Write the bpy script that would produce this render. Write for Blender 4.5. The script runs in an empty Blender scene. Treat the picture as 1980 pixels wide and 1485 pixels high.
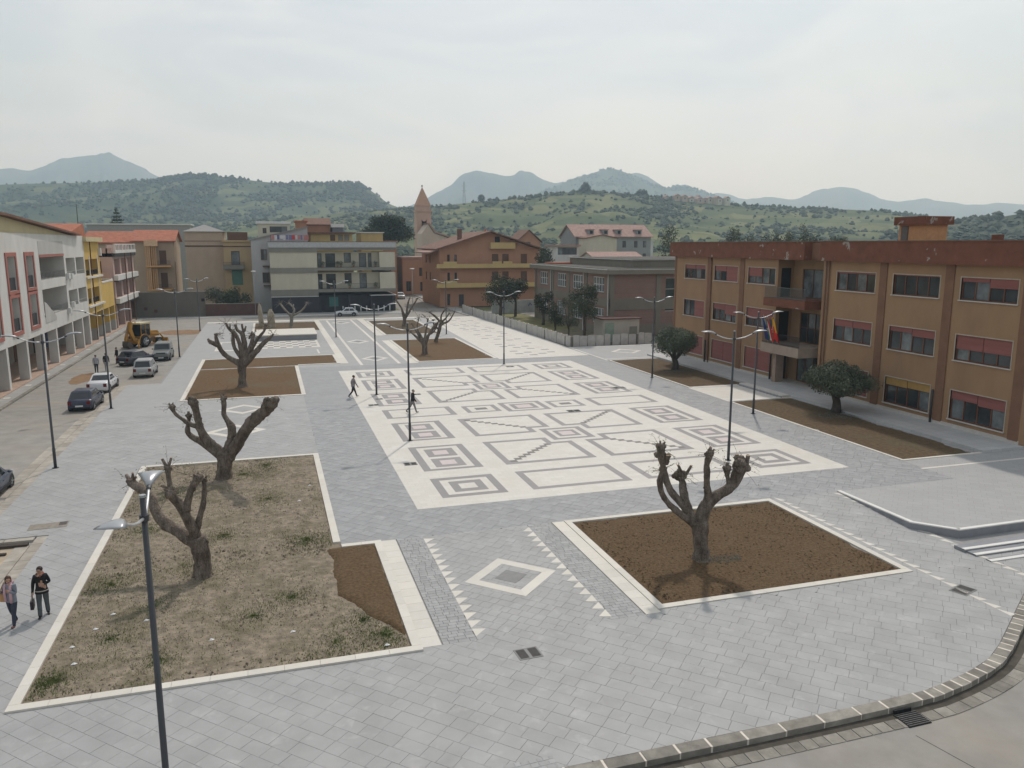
import bpy, bmesh, math, random
from mathutils import Vector, Matrix, noise
R = math.radians
PI = math.pi
scene = bpy.context.scene
C = scene.collection
random.seed(7)

# ------------------------------------------------------------------ camera, sky, sun, exposure
cd = bpy.data.cameras.new('camera'); cam = bpy.data.objects.new('camera', cd); C.objects.link(cam)
cam.location = (0, 0, 12); cam.rotation_euler = (R(90 - 10.05), 0, R(-17.08))
cd.sensor_width = 36; cd.lens = 36 * 1527 / 1980; cd.clip_end = 40000; cd.clip_start = 0.1
scene.camera = cam
SUN_EL, SUN_AZ = R(52), R(29)          # azimuth measured from +Y towards +X
world = bpy.data.worlds.new('World'); scene.world = world; world.use_nodes = True
nt = world.node_tree; nt.nodes.clear()
def N(t, kind, **kw):
    n = t.nodes.new(kind)
    for k, v in kw.items():
        if k.startswith('i_'):
            n.inputs[k[2:].replace('_', ' ')].default_value = v
        else:
            setattr(n, k, v)
    return n
wo = N(nt, 'ShaderNodeOutputWorld'); bg = N(nt, 'ShaderNodeBackground'); bg.inputs['Strength'].default_value = 0.10
sky = N(nt, 'ShaderNodeTexSky', sky_type='NISHITA', sun_disc=False, sun_elevation=SUN_EL, sun_rotation=SUN_AZ,
        air_density=1.6, dust_density=3.0, ozone_density=1.5, altitude=50)
# thin high veil of cloud over the whole sky, with soft streaks
tc = N(nt, 'ShaderNodeTexCoord'); mp = N(nt, 'ShaderNodeMapping'); mp.inputs['Scale'].default_value = (1.3, 2.6, 6.0)
mp.inputs['Rotation'].default_value = (0, 0, R(-25))
nz = N(nt, 'ShaderNodeTexNoise', i_Scale=1.3, i_Detail=7.0, i_Roughness=0.58, i_Distortion=0.6)
cr = N(nt, 'ShaderNodeMapRange'); cr.inputs['From Min'].default_value = 0.34; cr.inputs['From Max'].default_value = 0.68
cr.inputs['To Min'].default_value = 0.45; cr.inputs['To Max'].default_value = 1.0
mx = N(nt, 'ShaderNodeMix', data_type='RGBA'); mx.inputs['B'].default_value = (7.1, 7.45, 7.85, 1)
nt.links.new(tc.outputs['Generated'], mp.inputs['Vector']); nt.links.new(mp.outputs['Vector'], nz.inputs['Vector'])
nt.links.new(nz.outputs['Fac'], cr.inputs['Value']); nt.links.new(cr.outputs['Result'], mx.inputs['Factor'])
nt.links.new(sky.outputs['Color'], mx.inputs['A']); nt.links.new(mx.outputs['Result'], bg.inputs['Color'])
nz2 = N(nt, 'ShaderNodeTexNoise', i_Scale=2.0, i_Detail=6.0, i_Roughness=0.5, i_Distortion=1.2); nt.links.new(mp.outputs['Vector'], nz2.inputs['Vector'])
cr2 = N(nt, 'ShaderNodeMapRange'); cr2.inputs['From Min'].default_value = 0.35; cr2.inputs['From Max'].default_value = 0.65; nt.links.new(nz2.outputs['Fac'], cr2.inputs['Value'])
vm = N(nt, 'ShaderNodeMix', data_type='RGBA'); vm.inputs['A'].default_value = (6.1, 6.6, 7.2, 1); vm.inputs['B'].default_value = (7.7, 7.9, 8.05, 1)
nt.links.new(cr2.outputs['Result'], vm.inputs['Factor']); nt.links.new(vm.outputs['Result'], mx.inputs['B'])
nt.links.new(bg.outputs['Background'], wo.inputs['Surface'])
sd = bpy.data.lights.new('sun', 'SUN'); sd.energy = 2.1; sd.angle = R(2.0); sd.color = (1.0, 0.96, 0.90)
sun = bpy.data.objects.new('sun', sd); C.objects.link(sun)
sdir = Vector((math.sin(SUN_AZ) * math.cos(SUN_EL), math.cos(SUN_AZ) * math.cos(SUN_EL), math.sin(SUN_EL)))
sun.rotation_euler = (-sdir).to_track_quat('-Z', 'Y').to_euler(); sun.location = (20, 60, 80)
vs = scene.view_settings; vs.view_transform = 'Standard'; vs.look = 'None'; vs.exposure = 0.0; vs.gamma = 1.0
vs.use_curve_mapping = False
cy = scene.cycles; cy.use_denoising = True; cy.max_bounces = 8; cy.diffuse_bounces = 3; cy.glossy_bounces = 2
cy.transmission_bounces = 2; cy.volume_bounces = 4; cy.caustics_reflective = False; cy.caustics_refractive = False
cy.use_adaptive_sampling = True

# ------------------------------------------------------------------ materials
MATS = {}
def mat(name, col, rough=0.8, var=0.12, scale=3.0, bump=0.0, bscale=40.0, stain=0.0, stain_col=(0.1, 0.09, 0.08), stain_scale=0.35,
        spec=0.3, metal=0.0, stretch=None, tone=None, obj=False, srange=(0.48, 0.72)):
    """procedural material: base colour broken by fine noise, large stains, optional bump; tone = attribute / object random tint"""
    if name in MATS: return MATS[name]
    m = bpy.data.materials.new(name); m.use_nodes = True; t = m.node_tree
    b = t.nodes['Principled BSDF']
    b.inputs['Roughness'].default_value = rough; b.inputs['Metallic'].default_value = metal
    b.inputs['Specular IOR Level'].default_value = spec
    L = t.links.new
    if obj:
        pos = N(t, 'ShaderNodeTexCoord').outputs['Object']
    else:
        pos = N(t, 'ShaderNodeNewGeometry').outputs['Position']
    if stretch:
        mpn = N(t, 'ShaderNodeMapping'); mpn.inputs['Scale'].default_value = stretch; L(pos, mpn.inputs['Vector']); pos = mpn.outputs['Vector']
    n1 = N(t, 'ShaderNodeTexNoise', i_Scale=scale, i_Detail=5.0, i_Roughness=0.6); L(pos, n1.inputs['Vector'])
    hi = tuple(min(1, c * (1 + var)) for c in col) + (1,); lo = tuple(c * (1 - var) for c in col) + (1,)
    r1 = N(t, 'ShaderNodeMapRange'); r1.inputs['From Min'].default_value = 0.3; r1.inputs['From Max'].default_value = 0.7
    L(n1.outputs['Fac'], r1.inputs['Value'])
    mx = N(t, 'ShaderNodeMix', data_type='RGBA'); mx.inputs['A'].default_value = lo; mx.inputs['B'].default_value = hi
    L(r1.outputs['Result'], mx.inputs['Factor']); out = mx.outputs['Result']
    if stain > 0:
        n2 = N(t, 'ShaderNodeTexNoise', i_Scale=stain_scale, i_Detail=7.0, i_Roughness=0.62, i_Distortion=0.4); L(pos, n2.inputs['Vector'])
        r2 = N(t, 'ShaderNodeMapRange'); r2.inputs['From Min'].default_value = srange[0]; r2.inputs['From Max'].default_value = srange[1]
        r2.inputs['To Max'].default_value = stain; L(n2.outputs['Fac'], r2.inputs['Value'])
        m2 = N(t, 'ShaderNodeMix', data_type='RGBA'); m2.inputs['B'].default_value = tuple(stain_col) + (1,)
        L(r2.outputs['Result'], m2.inputs['Factor']); L(out, m2.inputs['A']); out = m2.outputs['Result']
    if tone:
        if tone[0] == 'obj': src = N(t, 'ShaderNodeObjectInfo').outputs['Random']
        else: src = N(t, 'ShaderNodeAttribute', attribute_name='tone').outputs['Fac']
        r3 = N(t, 'ShaderNodeMapRange'); r3.inputs['To Min'].default_value = 1 - tone[1]; r3.inputs['To Max'].default_value = 1 + tone[1]
        L(src, r3.inputs['Value'])
        m3 = N(t, 'ShaderNodeVectorMath', operation='SCALE'); L(out, m3.inputs[0]); L(r3.outputs['Result'], m3.inputs['Scale']); out = m3.outputs['Vector']
    L(out, b.inputs['Base Color'])
    if bump > 0:
        n3 = N(t, 'ShaderNodeTexNoise', i_Scale=bscale, i_Detail=4.0, i_Roughness=0.6); L(pos, n3.inputs['Vector'])
        bn = N(t, 'ShaderNodeBump'); bn.inputs['Strength'].default_value = bump; bn.inputs['Distance'].default_value = 0.05
        L(n3.outputs['Fac'], bn.inputs['Height']); L(bn.outputs['Normal'], b.inputs['Normal'])
    MATS[name] = m
    return m

def brickmat(name, c1, c2, cm, bw, bh, mortar=0.01, rot=45, offs=0.5, rough=0.75, axis=None, squash=1.0, stain=0.25, stain_col=(0.5, 0.5, 0.5)):
    """slabs or bricks too far off to pick apart"""
    m = bpy.data.materials.new(name); m.use_nodes = True; t = m.node_tree; L = t.links.new
    b = t.nodes['Principled BSDF']; b.inputs['Roughness'].default_value = rough; b.inputs['Specular IOR Level'].default_value = 0.3
    pos = N(t, 'ShaderNodeTexCoord').outputs['Object'] if axis else N(t, 'ShaderNodeNewGeometry').outputs['Position']
    mp = N(t, 'ShaderNodeMapping')
    mp.inputs['Rotation'].default_value = axis if axis else (0, 0, R(rot))
    L(pos, mp.inputs['Vector'])
    br = N(t, 'ShaderNodeTexBrick', offset=offs, squash=squash)
    br.inputs['Color1'].default_value = c1 + (1,); br.inputs['Color2'].default_value = c2 + (1,); br.inputs['Mortar'].default_value = cm + (1,)
    br.inputs['Scale'].default_value = 1.0; br.inputs['Mortar Size'].default_value = mortar; br.inputs['Brick Width'].default_value = bw
    br.inputs['Row Height'].default_value = bh; br.inputs['Bias'].default_value = 0.0
    L(mp.outputs['Vector'], br.inputs['Vector'])
    n2 = N(t, 'ShaderNodeTexNoise', i_Scale=0.5, i_Detail=6.0, i_Roughness=0.65); L(pos, n2.inputs['Vector'])
    r2 = N(t, 'ShaderNodeMapRange'); r2.inputs['From Min'].default_value = 0.45; r2.inputs['From Max'].default_value = 0.75
    r2.inputs['To Max'].default_value = stain; L(n2.outputs['Fac'], r2.inputs['Value'])
    m2 = N(t, 'ShaderNodeMix', data_type='RGBA'); m2.inputs['B'].default_value = stain_col + (1,)
    L(r2.outputs['Result'], m2.inputs['Factor']); L(br.outputs['Color'], m2.inputs['A']); L(m2.outputs['Result'], b.inputs['Base Color'])
    MATS[name] = m
    return m

def glassy(name, col, rough=0.08):
    if name in MATS: return MATS[name]
    m = mat(name, col, rough=rough, var=0.3, scale=0.8, spec=0.6)
    return m

# ------------------------------------------------------------------ mesh helpers
class MB:
    def __init__(s): s.v = []; s.f = []; s.m = []
    def add(s, verts, faces, mi=0):
        o = len(s.v); s.v += [tuple(p) for p in verts]; s.f += [tuple(i + o for i in f) for f in faces]; s.m += [mi] * len(faces); return s
    def box(s, x0, x1, y0, y1, z0, z1, mi=0):
        return s.add([(x0, y0, z0), (x1, y0, z0), (x1, y1, z0), (x0, y1, z0), (x0, y0, z1), (x1, y0, z1), (x1, y1, z1), (x0, y1, z1)],
                     [(0, 3, 2, 1), (4, 5, 6, 7), (0, 1, 5, 4), (1, 2, 6, 5), (2, 3, 7, 6), (3, 0, 4, 7)], mi)
    def prism(s, poly, z0, z1, mi=0, bottom=False):
        n = len(poly)
        f = [tuple(range(n, 2 * n))] + [(i, (i + 1) % n, n + (i + 1) % n, n + i) for i in range(n)]
        if bottom: f.append(tuple(range(n - 1, -1, -1)))
        return s.add([(p[0], p[1], z0) for p in poly] + [(p[0], p[1], z1) for p in poly], f, mi)
    def extr(s, poly, axis, a, b, mi=0):
        """polygon in the plane across `axis` ('x': (y,z) pairs; 'y': (x,z) pairs), extruded from a to b, closed"""
        n = len(poly)
        P = (lambda p, t: (t, p[0], p[1])) if axis == 'x' else (lambda p, t: (p[0], t, p[1]))
        f = [tuple(range(n - 1, -1, -1)), tuple(range(n, 2 * n))] + [(i, (i + 1) % n, n + (i + 1) % n, n + i) for i in range(n)]
        return s.add([P(p, a) for p in poly] + [P(p, b) for p in poly], f, mi)
    def tube(s, pts, rads, n=8, mi=0, cap=True, wob=0.0, seed=0, flat=1.0):
        pts = [Vector(p) for p in pts]; k = len(pts); rnd = random.Random(seed)
        if not hasattr(rads, '__len__'): rads = [rads] * k
        up = Vector((0, 0, 1)); d0 = (pts[1] - pts[0]).normalized()
        a = d0.cross(up)
        if a.length < 1e-3: a = Vector((1, 0, 0))
        a.normalize(); V = []; F = []
        for i in range(k):
            d = (pts[min(i + 1, k - 1)] - pts[max(i - 1, 0)])
            if d.length < 1e-9: d = Vector((0, 0, 1))
            d.normalize(); a = (a - d * a.dot(d))
            if a.length < 1e-4: a = d.orthogonal()
            a.normalize(); b = d.cross(a)
            for j in range(n):
                an = 2 * PI * j / n; r = rads[i] * (1 + wob * (rnd.random() * 2 - 1))
                V.append(pts[i] + a * (math.cos(an) * r) + b * (math.sin(an) * r * flat))
        for i in range(k - 1):
            for j in range(n):
                F.append((i * n + j, i * n + (j + 1) % n, (i + 1) * n + (j + 1) % n, (i + 1) * n + j))
        if cap: F.append(tuple(range(n - 1, -1, -1))); F.append(tuple((k - 1) * n + j for j in range(n)))
        return s.add(V, F, mi)
    def cyl(s, c, r, h, n=12, axis='z', mi=0):
        c = Vector(c); d = {'x': Vector((1, 0, 0)), 'y': Vector((0, 1, 0)), 'z': Vector((0, 0, 1))}[axis]
        return s.tube([c - d * h / 2, c + d * h / 2], r, n, mi)
    def ell(s, c, rx, ry, rz, nu=10, nv=6, mi=0):
        V = [(c[0], c[1], c[2] - rz)]
        for i in range(1, nv):
            a = -PI / 2 + PI * i / nv
            for j in range(nu):
                b = 2 * PI * j / nu
                V.append((c[0] + rx * math.cos(a) * math.cos(b), c[1] + ry * math.cos(a) * math.sin(b), c[2] + rz * math.sin(a)))
        V.append((c[0], c[1], c[2] + rz)); F = []
        for j in range(nu):
            F.append((0, 1 + (j + 1) % nu, 1 + j)); F.append((len(V) - 1, 1 + (nv - 2) * nu + j, 1 + (nv - 2) * nu + (j + 1) % nu))
        for i in range(nv - 2):
            for j in range(nu):
                F.append((1 + i * nu + j, 1 + i * nu + (j + 1) % nu, 1 + (i + 1) * nu + (j + 1) % nu, 1 + (i + 1) * nu + j))
        return s.add(V, F, mi)
    def mesh(s, name):
        me = bpy.data.meshes.new(name); me.from_pydata(s.v, [], s.f)
        if any(s.m): me.polygons.foreach_set('material_index', s.m)
        me.update(); return me
    def obj(s, name, mats, parent=None, smooth=False, loc=None):
        me = s.mesh(name)
        for m in (mats if isinstance(mats, (list, tuple)) else [mats]): me.materials.append(m)
        if smooth: me.polygons.foreach_set('use_smooth', [True] * len(me.polygons))
        return link(name, me, parent, loc)
def link(name, me, parent=None, loc=None):
    o = bpy.data.objects.new(name, me); C.objects.link(o)
    if parent is not None: o.parent = parent
    if loc is not None: o.location = loc
    return o
def tag(o, label, cat, group=None):
    o['label'] = label; o['category'] = cat
    if group: o['group'] = group
    return o
def struct(o): o['kind'] = 'structure'; return o
def stuff(o): o['kind'] = 'stuff'; return o
def thing(name, label, cat, loc=(0, 0, 0), rotz=0.0, group=None):
    o = bpy.data.objects.new(name, None); C.objects.link(o); o.location = loc; o.rotation_euler = (0, 0, rotz); o.empty_display_size = 0.3
    return tag(o, label, cat, group)
def copy_tree(o, parent=None):
    kids = [c for c in KIDS.get(o.name, o.children)]
    c = o.copy(); C.objects.link(c); c.parent = parent
    for ch in kids: copy_tree(ch, c)
    return c
KIDS = {}
def rect(x0, x1, y0, y1): return [(x0, y0), (x1, y0), (x1, y1), (x0, y1)]
def clip(poly, nx, ny, d):
    """keep the part of a convex polygon where nx*x + ny*y >= d"""
    out = []; n = len(poly)
    for i in range(n):
        a, b = poly[i], poly[(i + 1) % n]
        da, db = nx * a[0] + ny * a[1] - d, nx * b[0] + ny * b[1] - d
        if da >= 0: out.append(a)
        if (da >= 0) != (db >= 0):
            t = da / (da - db); out.append((a[0] + (b[0] - a[0]) * t, a[1] + (b[1] - a[1]) * t))
    return out
def cliprect(poly, x0, x1, y0, y1):
    for a in ((1, 0, x0), (-1, 0, -x1), (0, 1, y0), (0, -1, -y1)):
        poly = clip(poly, *a)
        if len(poly) < 3: return []
    return poly
def area(p): return abs(sum(p[i][0] * p[(i + 1) % len(p)][1] - p[(i + 1) % len(p)][0] * p[i][1] for i in range(len(p)))) / 2
def rects_minus(big, holes):
    """cut a rectangle minus rectangles into rectangles"""
    ys = sorted({big[2], big[3]} | {min(max(h[k], big[2]), big[3]) for h in holes for k in (2, 3)}); out = []
    for y0, y1 in zip(ys, ys[1:]):
        if y1 - y0 < 1e-6: continue
        iv = [(big[0], big[1])]
        for h in holes:
            if h[2] < y1 - 1e-6 and h[3] > y0 + 1e-6:
                nv = []
                for a, b in iv:
                    if h[0] > a: nv.append((a, min(b, h[0])))
                    if h[1] < b: nv.append((max(a, h[1]), b))
                iv = [(a, b) for a, b in nv if b - a > 1e-6]
        out += [(a, b, y0, y1) for a, b in iv]
    return out
# ------------------------------------------------------------------ the square: ground, street, paving
M_joint = mat('paving_joint', (0.298, 0.293, 0.283), 0.95)
M_tile = mat('paving_stone', (0.328, 0.328, 0.323), 0.62, 0.10, 0.8, 0.05, 60, 0.5, (0.46, 0.455, 0.44), 1.7, tone=('attr', 0.035), srange=(0.57, 0.72))
M_tileo = mat('paving_stone_piece', (0.328, 0.328, 0.323), 0.62, 0.10, 0.8, 0.05, 60, 0.5, (0.46, 0.455, 0.44), 1.7, tone=('obj', 0.035), srange=(0.57, 0.72))
M_tiled = mat('paving_stone_blue', (0.287, 0.29, 0.294), 0.62, 0.08, 2.0, 0.05, 60, 0.7, (0.39, 0.388, 0.38), 1.9, tone=('attr', 0.07), srange=(0.54, 0.72))
M_cob = mat('paving_small_block', (0.32, 0.322, 0.318), 0.7, 0.08, 4, 0.05, 60, 0.25, (0.5, 0.5, 0.48), 1.0, tone=('attr', 0.10))
M_cream = mat('cream_limestone', (0.60, 0.57, 0.51), 0.6, 0.04, 1.6, 0.03, 60, 0.35, (0.64, 0.56, 0.46), 0.35, tone=('obj', 0.05))
M_far = brickmat('paving_far', (0.325, 0.325, 0.32), (0.352, 0.352, 0.346), (0.28, 0.28, 0.275), 0.62, 0.45, 0.012, 45, 0.37, 0.65, stain=0.35, stain_col=(0.40, 0.40, 0.39))
M_fard = brickmat('paving_far_blue', (0.275, 0.278, 0.283), (0.305, 0.308, 0.31), (0.24, 0.24, 0.24), 0.62, 0.45, 0.012, 45, 0.37, 0.65, stain=0.35, stain_col=(0.36, 0.36, 0.355))
M_creamslab = brickmat('cream_slabs', (0.575, 0.55, 0.495), (0.625, 0.60, 0.55), (0.48, 0.455, 0.405), 0.6, 0.4, 0.006, 0, 0.5, 0.55, stain=0.4, stain_col=(0.56, 0.49, 0.40))
M_street = mat('dusty_asphalt', (0.275, 0.262, 0.24), 0.9, 0.14, 0.9, 0.12, 30, 0.6, (0.335, 0.285, 0.225), 0.13)
M_dirt = mat('street_dirt', (0.24, 0.15, 0.085), 0.95, 0.2, 2, 0.3, 12)
M_earth = mat('far_ground', (0.16, 0.17, 0.08), 0.95, 0.3, 0.01)
M_grey = mat('inlay_grey', (0.26, 0.248, 0.246), 0.6, 0.05, 2.5, tone=('obj', 0.04))
M_pink = mat('inlay_pink', (0.56, 0.48, 0.462), 0.6, 0.06, 3)
M_dark = mat('inlay_dark', (0.17, 0.16, 0.15), 0.6, 0.1, 3)
M_iron = mat('cast_iron', (0.085, 0.083, 0.08), 0.6, 0.3, 8)
M_kerb = mat('kerb_stone_grey', (0.24, 0.225, 0.195), 0.85, 0.28, 2.5, 0.3, 25, 0.4, (0.16, 0.14, 0.11), 1.2, tone=('obj', 0.22))
M_mortar = mat('kerb_mortar', (0.66, 0.60, 0.52), 0.9, 0.1, 4)

g = struct(MB().box(-14000, 14000, -500, 26000, -1.2, -0.16).obj('ground', M_earth))
st = MB(); st.add([(-40, -30, -0.14), (75, -30, -0.14), (75, 140.2, -0.14), (-40, 140.2, -0.14)], [(0, 1, 2, 3)])
st.add([(23.0, 140.2, -0.14), (32.2, 140.2, -0.14), (36.5, 260, -0.14), (27.5, 260, -0.14)], [(0, 1, 2, 3)])
struct(st.obj('street', M_street))
for (x, y, rx, ry, sd_) in ((-11.6, 118.5, 3.4, 3.6, 1), (-14.8, 106.5, 1.8, 1.6, 2), (-16.6, 80, 1.0, 3.2, 3)):
    rnd = random.Random(sd_); n = 22
    pl = [(x + rx * (0.8 + 0.35 * rnd.random()) * math.cos(2 * PI * k / n), y + ry * (0.8 + 0.35 * rnd.random()) * math.sin(2 * PI * k / n)) for k in range(n)]
    struct(MB().prism(pl, -0.14, -0.128).obj('dirt_patch', M_dirt))

KERB = [(-14, 15.4), (6.8, 15.45), (12.0, 15.46), (16.4, 15.54), (17.5, 15.74), (18.6, 16.0), (19.7, 16.37), (20.75, 16.95), (21.8, 17.62), (24.2, 19.15), (27.0, 20.95), (31.0, 23.6)]
LEFT = [(-9.3, 15.1), (-9.3, 35.8), (-12.0, 35.8), (-12.0, 73.9), (-9.5, 73.9), (-9.3, 129.5)]
FARY = 129.5
outline = [(-9.3, 15.42)] + KERB[1:] + [(31, 31), (42.3, 31), (42.3, 80), (38, 86.8), (23.6, 86.8), (23.4, FARY)] + LEFT[::-1][:-1]
base = MB(); n = len(outline)
base.add([(p[0], p[1], -0.03) for p in outline] + [(p[0], p[1], -0.16) for p in outline], [tuple(range(n))] + [(i, n + i, n + (i + 1) % n, (i + 1) % n) for i in range(n)])
plaza = struct(base.obj('plaza_paving', M_joint))

BEDS = {  # name: list of rectangles (x0, x1, y0, y1) of the whole bed with its border
 'a': [(-7.1, 2.3, 31.0, 45.8), (-7.1, 3.9, 21.7, 31.0)], 'b': [(11.9, 22.4, 22.1, 31.0)],
 'c': [(33.6, 39.3, 34.6, 52.4)], 'd': [(33.7, 39.7, 58.6, 75.3)],
 'e': [(-7.0, 2.5, 64.8, 81.35), (-7.0, 6.7, 81.35, 88.2)], 'f': [(14.3, 23.0, 80.0, 99.6)], 'g': [(14.5, 22.4, 105.4, 126.2)], 'h': [(-2.4, 7.0, 114.2, 127.6)]}
PANEL = (6.05, 29.85, 34.45, 76.4)
WALK = (4.5, 11.35, 21.9, 31.0)                 # walkway with the diamond between the two front beds
holes = [r for b in BEDS.values() for r in b] + [PANEL, (3.9, 11.9, 21.9, 31.0), (23.1, 33.6, 79.6, 129.5), (33.6, 42.4, 31.0, 80.0), (6.7, 7.5, 81.35, 129.5), (13.4, 14.4, 79.5, 129.5), (26.3, 45, 15, 31.0)]
kerbn = []
for (x0, y0), (x1, y1) in zip(KERB, KERB[1:]):
    nx, ny = -(y1 - y0), (x1 - x0); l = math.hypot(nx, ny); kerbn.append((nx / l, ny / l, (nx * x0 + ny * y0) / l + 0.02))
def plazaclip(p, r):
    p = cliprect(p, *r)
    if len(p) < 3: return []
    if r[2] < 26:
        for k in kerbn:
            p = clip(p, *k)
            if len(p) < 3: return []
    return p
NEAR = 60.0
def ring(x, y): return (2.3 < x < 33.6) and 31.0 < y < 79.5
pieces_light = rects_minus((-9.3, 33.6, 15, 31.0), holes) + rects_minus((-12.0, 2.3, 35.8, NEAR), holes) + rects_minus((-9.3, 2.3, 31.0, 35.8), holes) + [(26.3, 31, 15, 23.0)]
pieces_ring = rects_minus((2.3, 33.6, 31.0, NEAR), holes)
far_light = rects_minus((-12, 2.3, NEAR, 73.9), holes) + rects_minus((-9.3, 23.1, 73.9, FARY), holes + [(2.3, 33.6, 60, 79.5)])
far_ring = rects_minus((2.3, 33.6, NEAR, 79.5), holes)
def lay(pieces, ang, w, l, gap, zt, rnd):
    """clipped slabs laid at an angle over a set of rectangles: list of (polygon, tone, whole?)"""
    out = []; ca, sa = math.cos(ang), math.sin(ang)
    xs = [c for p in pieces for c in ((p[0], p[2]), (p[1], p[2]), (p[1], p[3]), (p[0], p[3]))]
    U = [x * ca + y * sa for x, y in xs]; V = [-x * sa + y * ca for x, y in xs]
    v = min(V) - w; row = 0
    while v < max(V) + w:
        u = min(U) - l - rnd.random() * l
        while u < max(U) + l:
            L_ = l * rnd.choice((0.75, 1, 1, 1.25))
            q = [(u + gap, v + gap), (u + L_ - gap, v + gap), (u + L_ - gap, v + w - gap), (u + gap, v + w - gap)]
            q = [(a * ca - b * sa, a * sa + b * ca) for a, b in q]
            bx = (min(a for a, b in q), max(a for a, b in q), min(b for a, b in q), max(b for a, b in q)); tone = rnd.random()
            for p in pieces:
                if bx[0] < p[1] and bx[1] > p[0] and bx[2] < p[3] and bx[3] > p[2]:
                    c = plazaclip(q, p)
                    if len(c) >= 3 and area(c) > 0.004: out.append((c, tone, area(c) > area(q) - 1e-4))
            u += L_
        v += w; row += 1
    return out
def tiles_mesh(tiles, name, m, parent):
    b = MB(); tn = []
    for c, t, _ in tiles:
        k = len(b.f); z = (t - 0.5) * 0.004
        b.prism(c, -0.03, z); tn += [t] * (len(b.f) - k)
    o = b.obj(name, m, parent); at = o.data.attributes.new('tone', 'FLOAT', 'FACE'); at.data.foreach_set('value', tn)
    return stuff(o)
rnd = random.Random(3)
tl = lay(pieces_light, R(-45), 0.45, 0.62, 0.004, 0, rnd)
tl.sort(key=lambda t: (sum(p[1] for p in t[0]) / len(t[0])) + 0.25 * abs(sum(p[0] for p in t[0]) / len(t[0]) - 5))
k300 = 0; rest = []
for c, t, whole in tl:
    cx = sum(p[0] for p in c) / len(c); cy_ = sum(p[1] for p in c) / len(c)
    if k300 < 290 and area(c) > 0.08 and cy_ > 15.6:
        bb = MB().prism([(p[0] - cx, p[1] - cy_) for p in c], -0.03, (t - 0.5) * 0.004)
        bb.obj('paving_slab', M_tileo, plaza, loc=(cx, cy_, 0)); k300 += 1
    else: rest.append((c, t, whole))
tiles_mesh(rest, 'paving_slabs', M_tile, plaza)
tiles_mesh(lay(pieces_ring, R(-45), 0.45, 0.62, 0.005, 0, rnd), 'paving_slabs', M_tiled, plaza)
tiles_mesh(lay([(5.62, 10.2, 21.9, 31.0)], R(-45), 0.40, 0.40, 0.0045, 0, rnd), 'paving_slabs', M_tile, plaza)
tiles_mesh(lay([(4.55, 5.62, 21.9, 31.0), (10.2, 11.3, 21.9, 31.0)], 0, 0.19, 0.29, 0.006, 0, rnd), 'small_paving_blocks', M_cob, plaza)
tiles_mesh([([(p[0], p[1]) for p in c], t, w) for c, t, w in lay([(4.2, 5.9, 15.5, 15.95)], R(3), 0.17, 0.2, 0.008, 0, rnd)], 'small_paving_blocks', M_cob, plaza).location.z = 0.006
b = MB()
for r in far_light: b.prism(rect(*r), -0.03, 0.0)
b.obj('far_paving', M_far, plaza)
b = MB()
for r in far_ring: b.prism(rect(*r), -0.03, 0.0)
b.obj('far_paving', M_fard, plaza)
# edges of the walkways: rows of cream stones
def stones(x0, x1, y0, y1, parent, m, ln=0.9, z=0.004, gap=0.004, name='border_stone', zb=-0.03):
    lx, ly = x1 - x0, y1 - y0
    k = max(1, round(max(lx, ly) / ln))
    for i in range(k):
        a, c = i / k, (i + 1) / k
        q = (x0 + lx * a + gap, x0 + lx * c - gap, y0 + gap, y1 - gap) if lx > ly else (x0 + gap, x1 - gap, y0 + ly * a + gap, y0 + ly * c - gap)
        cx, cyy = (q[0] + q[1]) / 2, (q[2] + q[3]) / 2
        MB().box(q[0] - cx, q[1] - cx, q[2] - cyy, q[3] - cyy, zb, z).obj(name, m, parent, loc=(cx, cyy, 0))
stones(3.9, 4.5, 21.9, 31.0, plaza, M_cream, 0.6, name='cream_slab'); stones(11.35, 11.9, 21.9, 31.0, plaza, M_cream, 0.6, name='cream_slab')
stones(6.7, 7.5, 81.35, FARY, plaza, M_cream, 4.0, name='cream_slab'); stones(13.4, 14.4, 79.5, 99.6, plaza, M_cream, 4.0, name='cream_slab'); stones(13.5, 14.5, 105.4, FARY, plaza, M_cream, 4.0, name='cream_slab')
MB().box(13.4, 14.4, 99.6, 105.4, -0.03, 0.001).obj('far_paving', M_far, plaza)
for xx in (8.5, 12.3): stones(xx, xx + 0.32, 79.6, 128.8, plaza, M_cream, 8.0, 0.004, name='cream_slab')
def tri(p, parent, z=0.005, m=None):
    cx, cyy = sum(q[0] for q in p) / 3, sum(q[1] for q in p) / 3
    MB().prism([(q[0] - cx, q[1] - cyy) for q in p], -0.01, z).obj('cream_triangle', m or M_cream, parent, loc=(cx, cyy, 0))
for i in range(15):
    y = 22.1 + i * 0.58
    tri([(5.62, y), (6.05, y + 0.42), (5.62, y + 0.52)], plaza); tri([(10.2, y), (10.2, y + 0.52), (9.8, y + 0.12)], plaza)
for i in range(22):
    y = 18.3 + i * 0.585
    tri([(22.72, y), (23.02, y), (22.72, y + 0.56)], plaza)
for i in range(18):
    y = 20.3 + i * 0.585
    tri([(26.2, y), (26.2, y + 0.56), (25.9, y + 0.56)], plaza)
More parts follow.
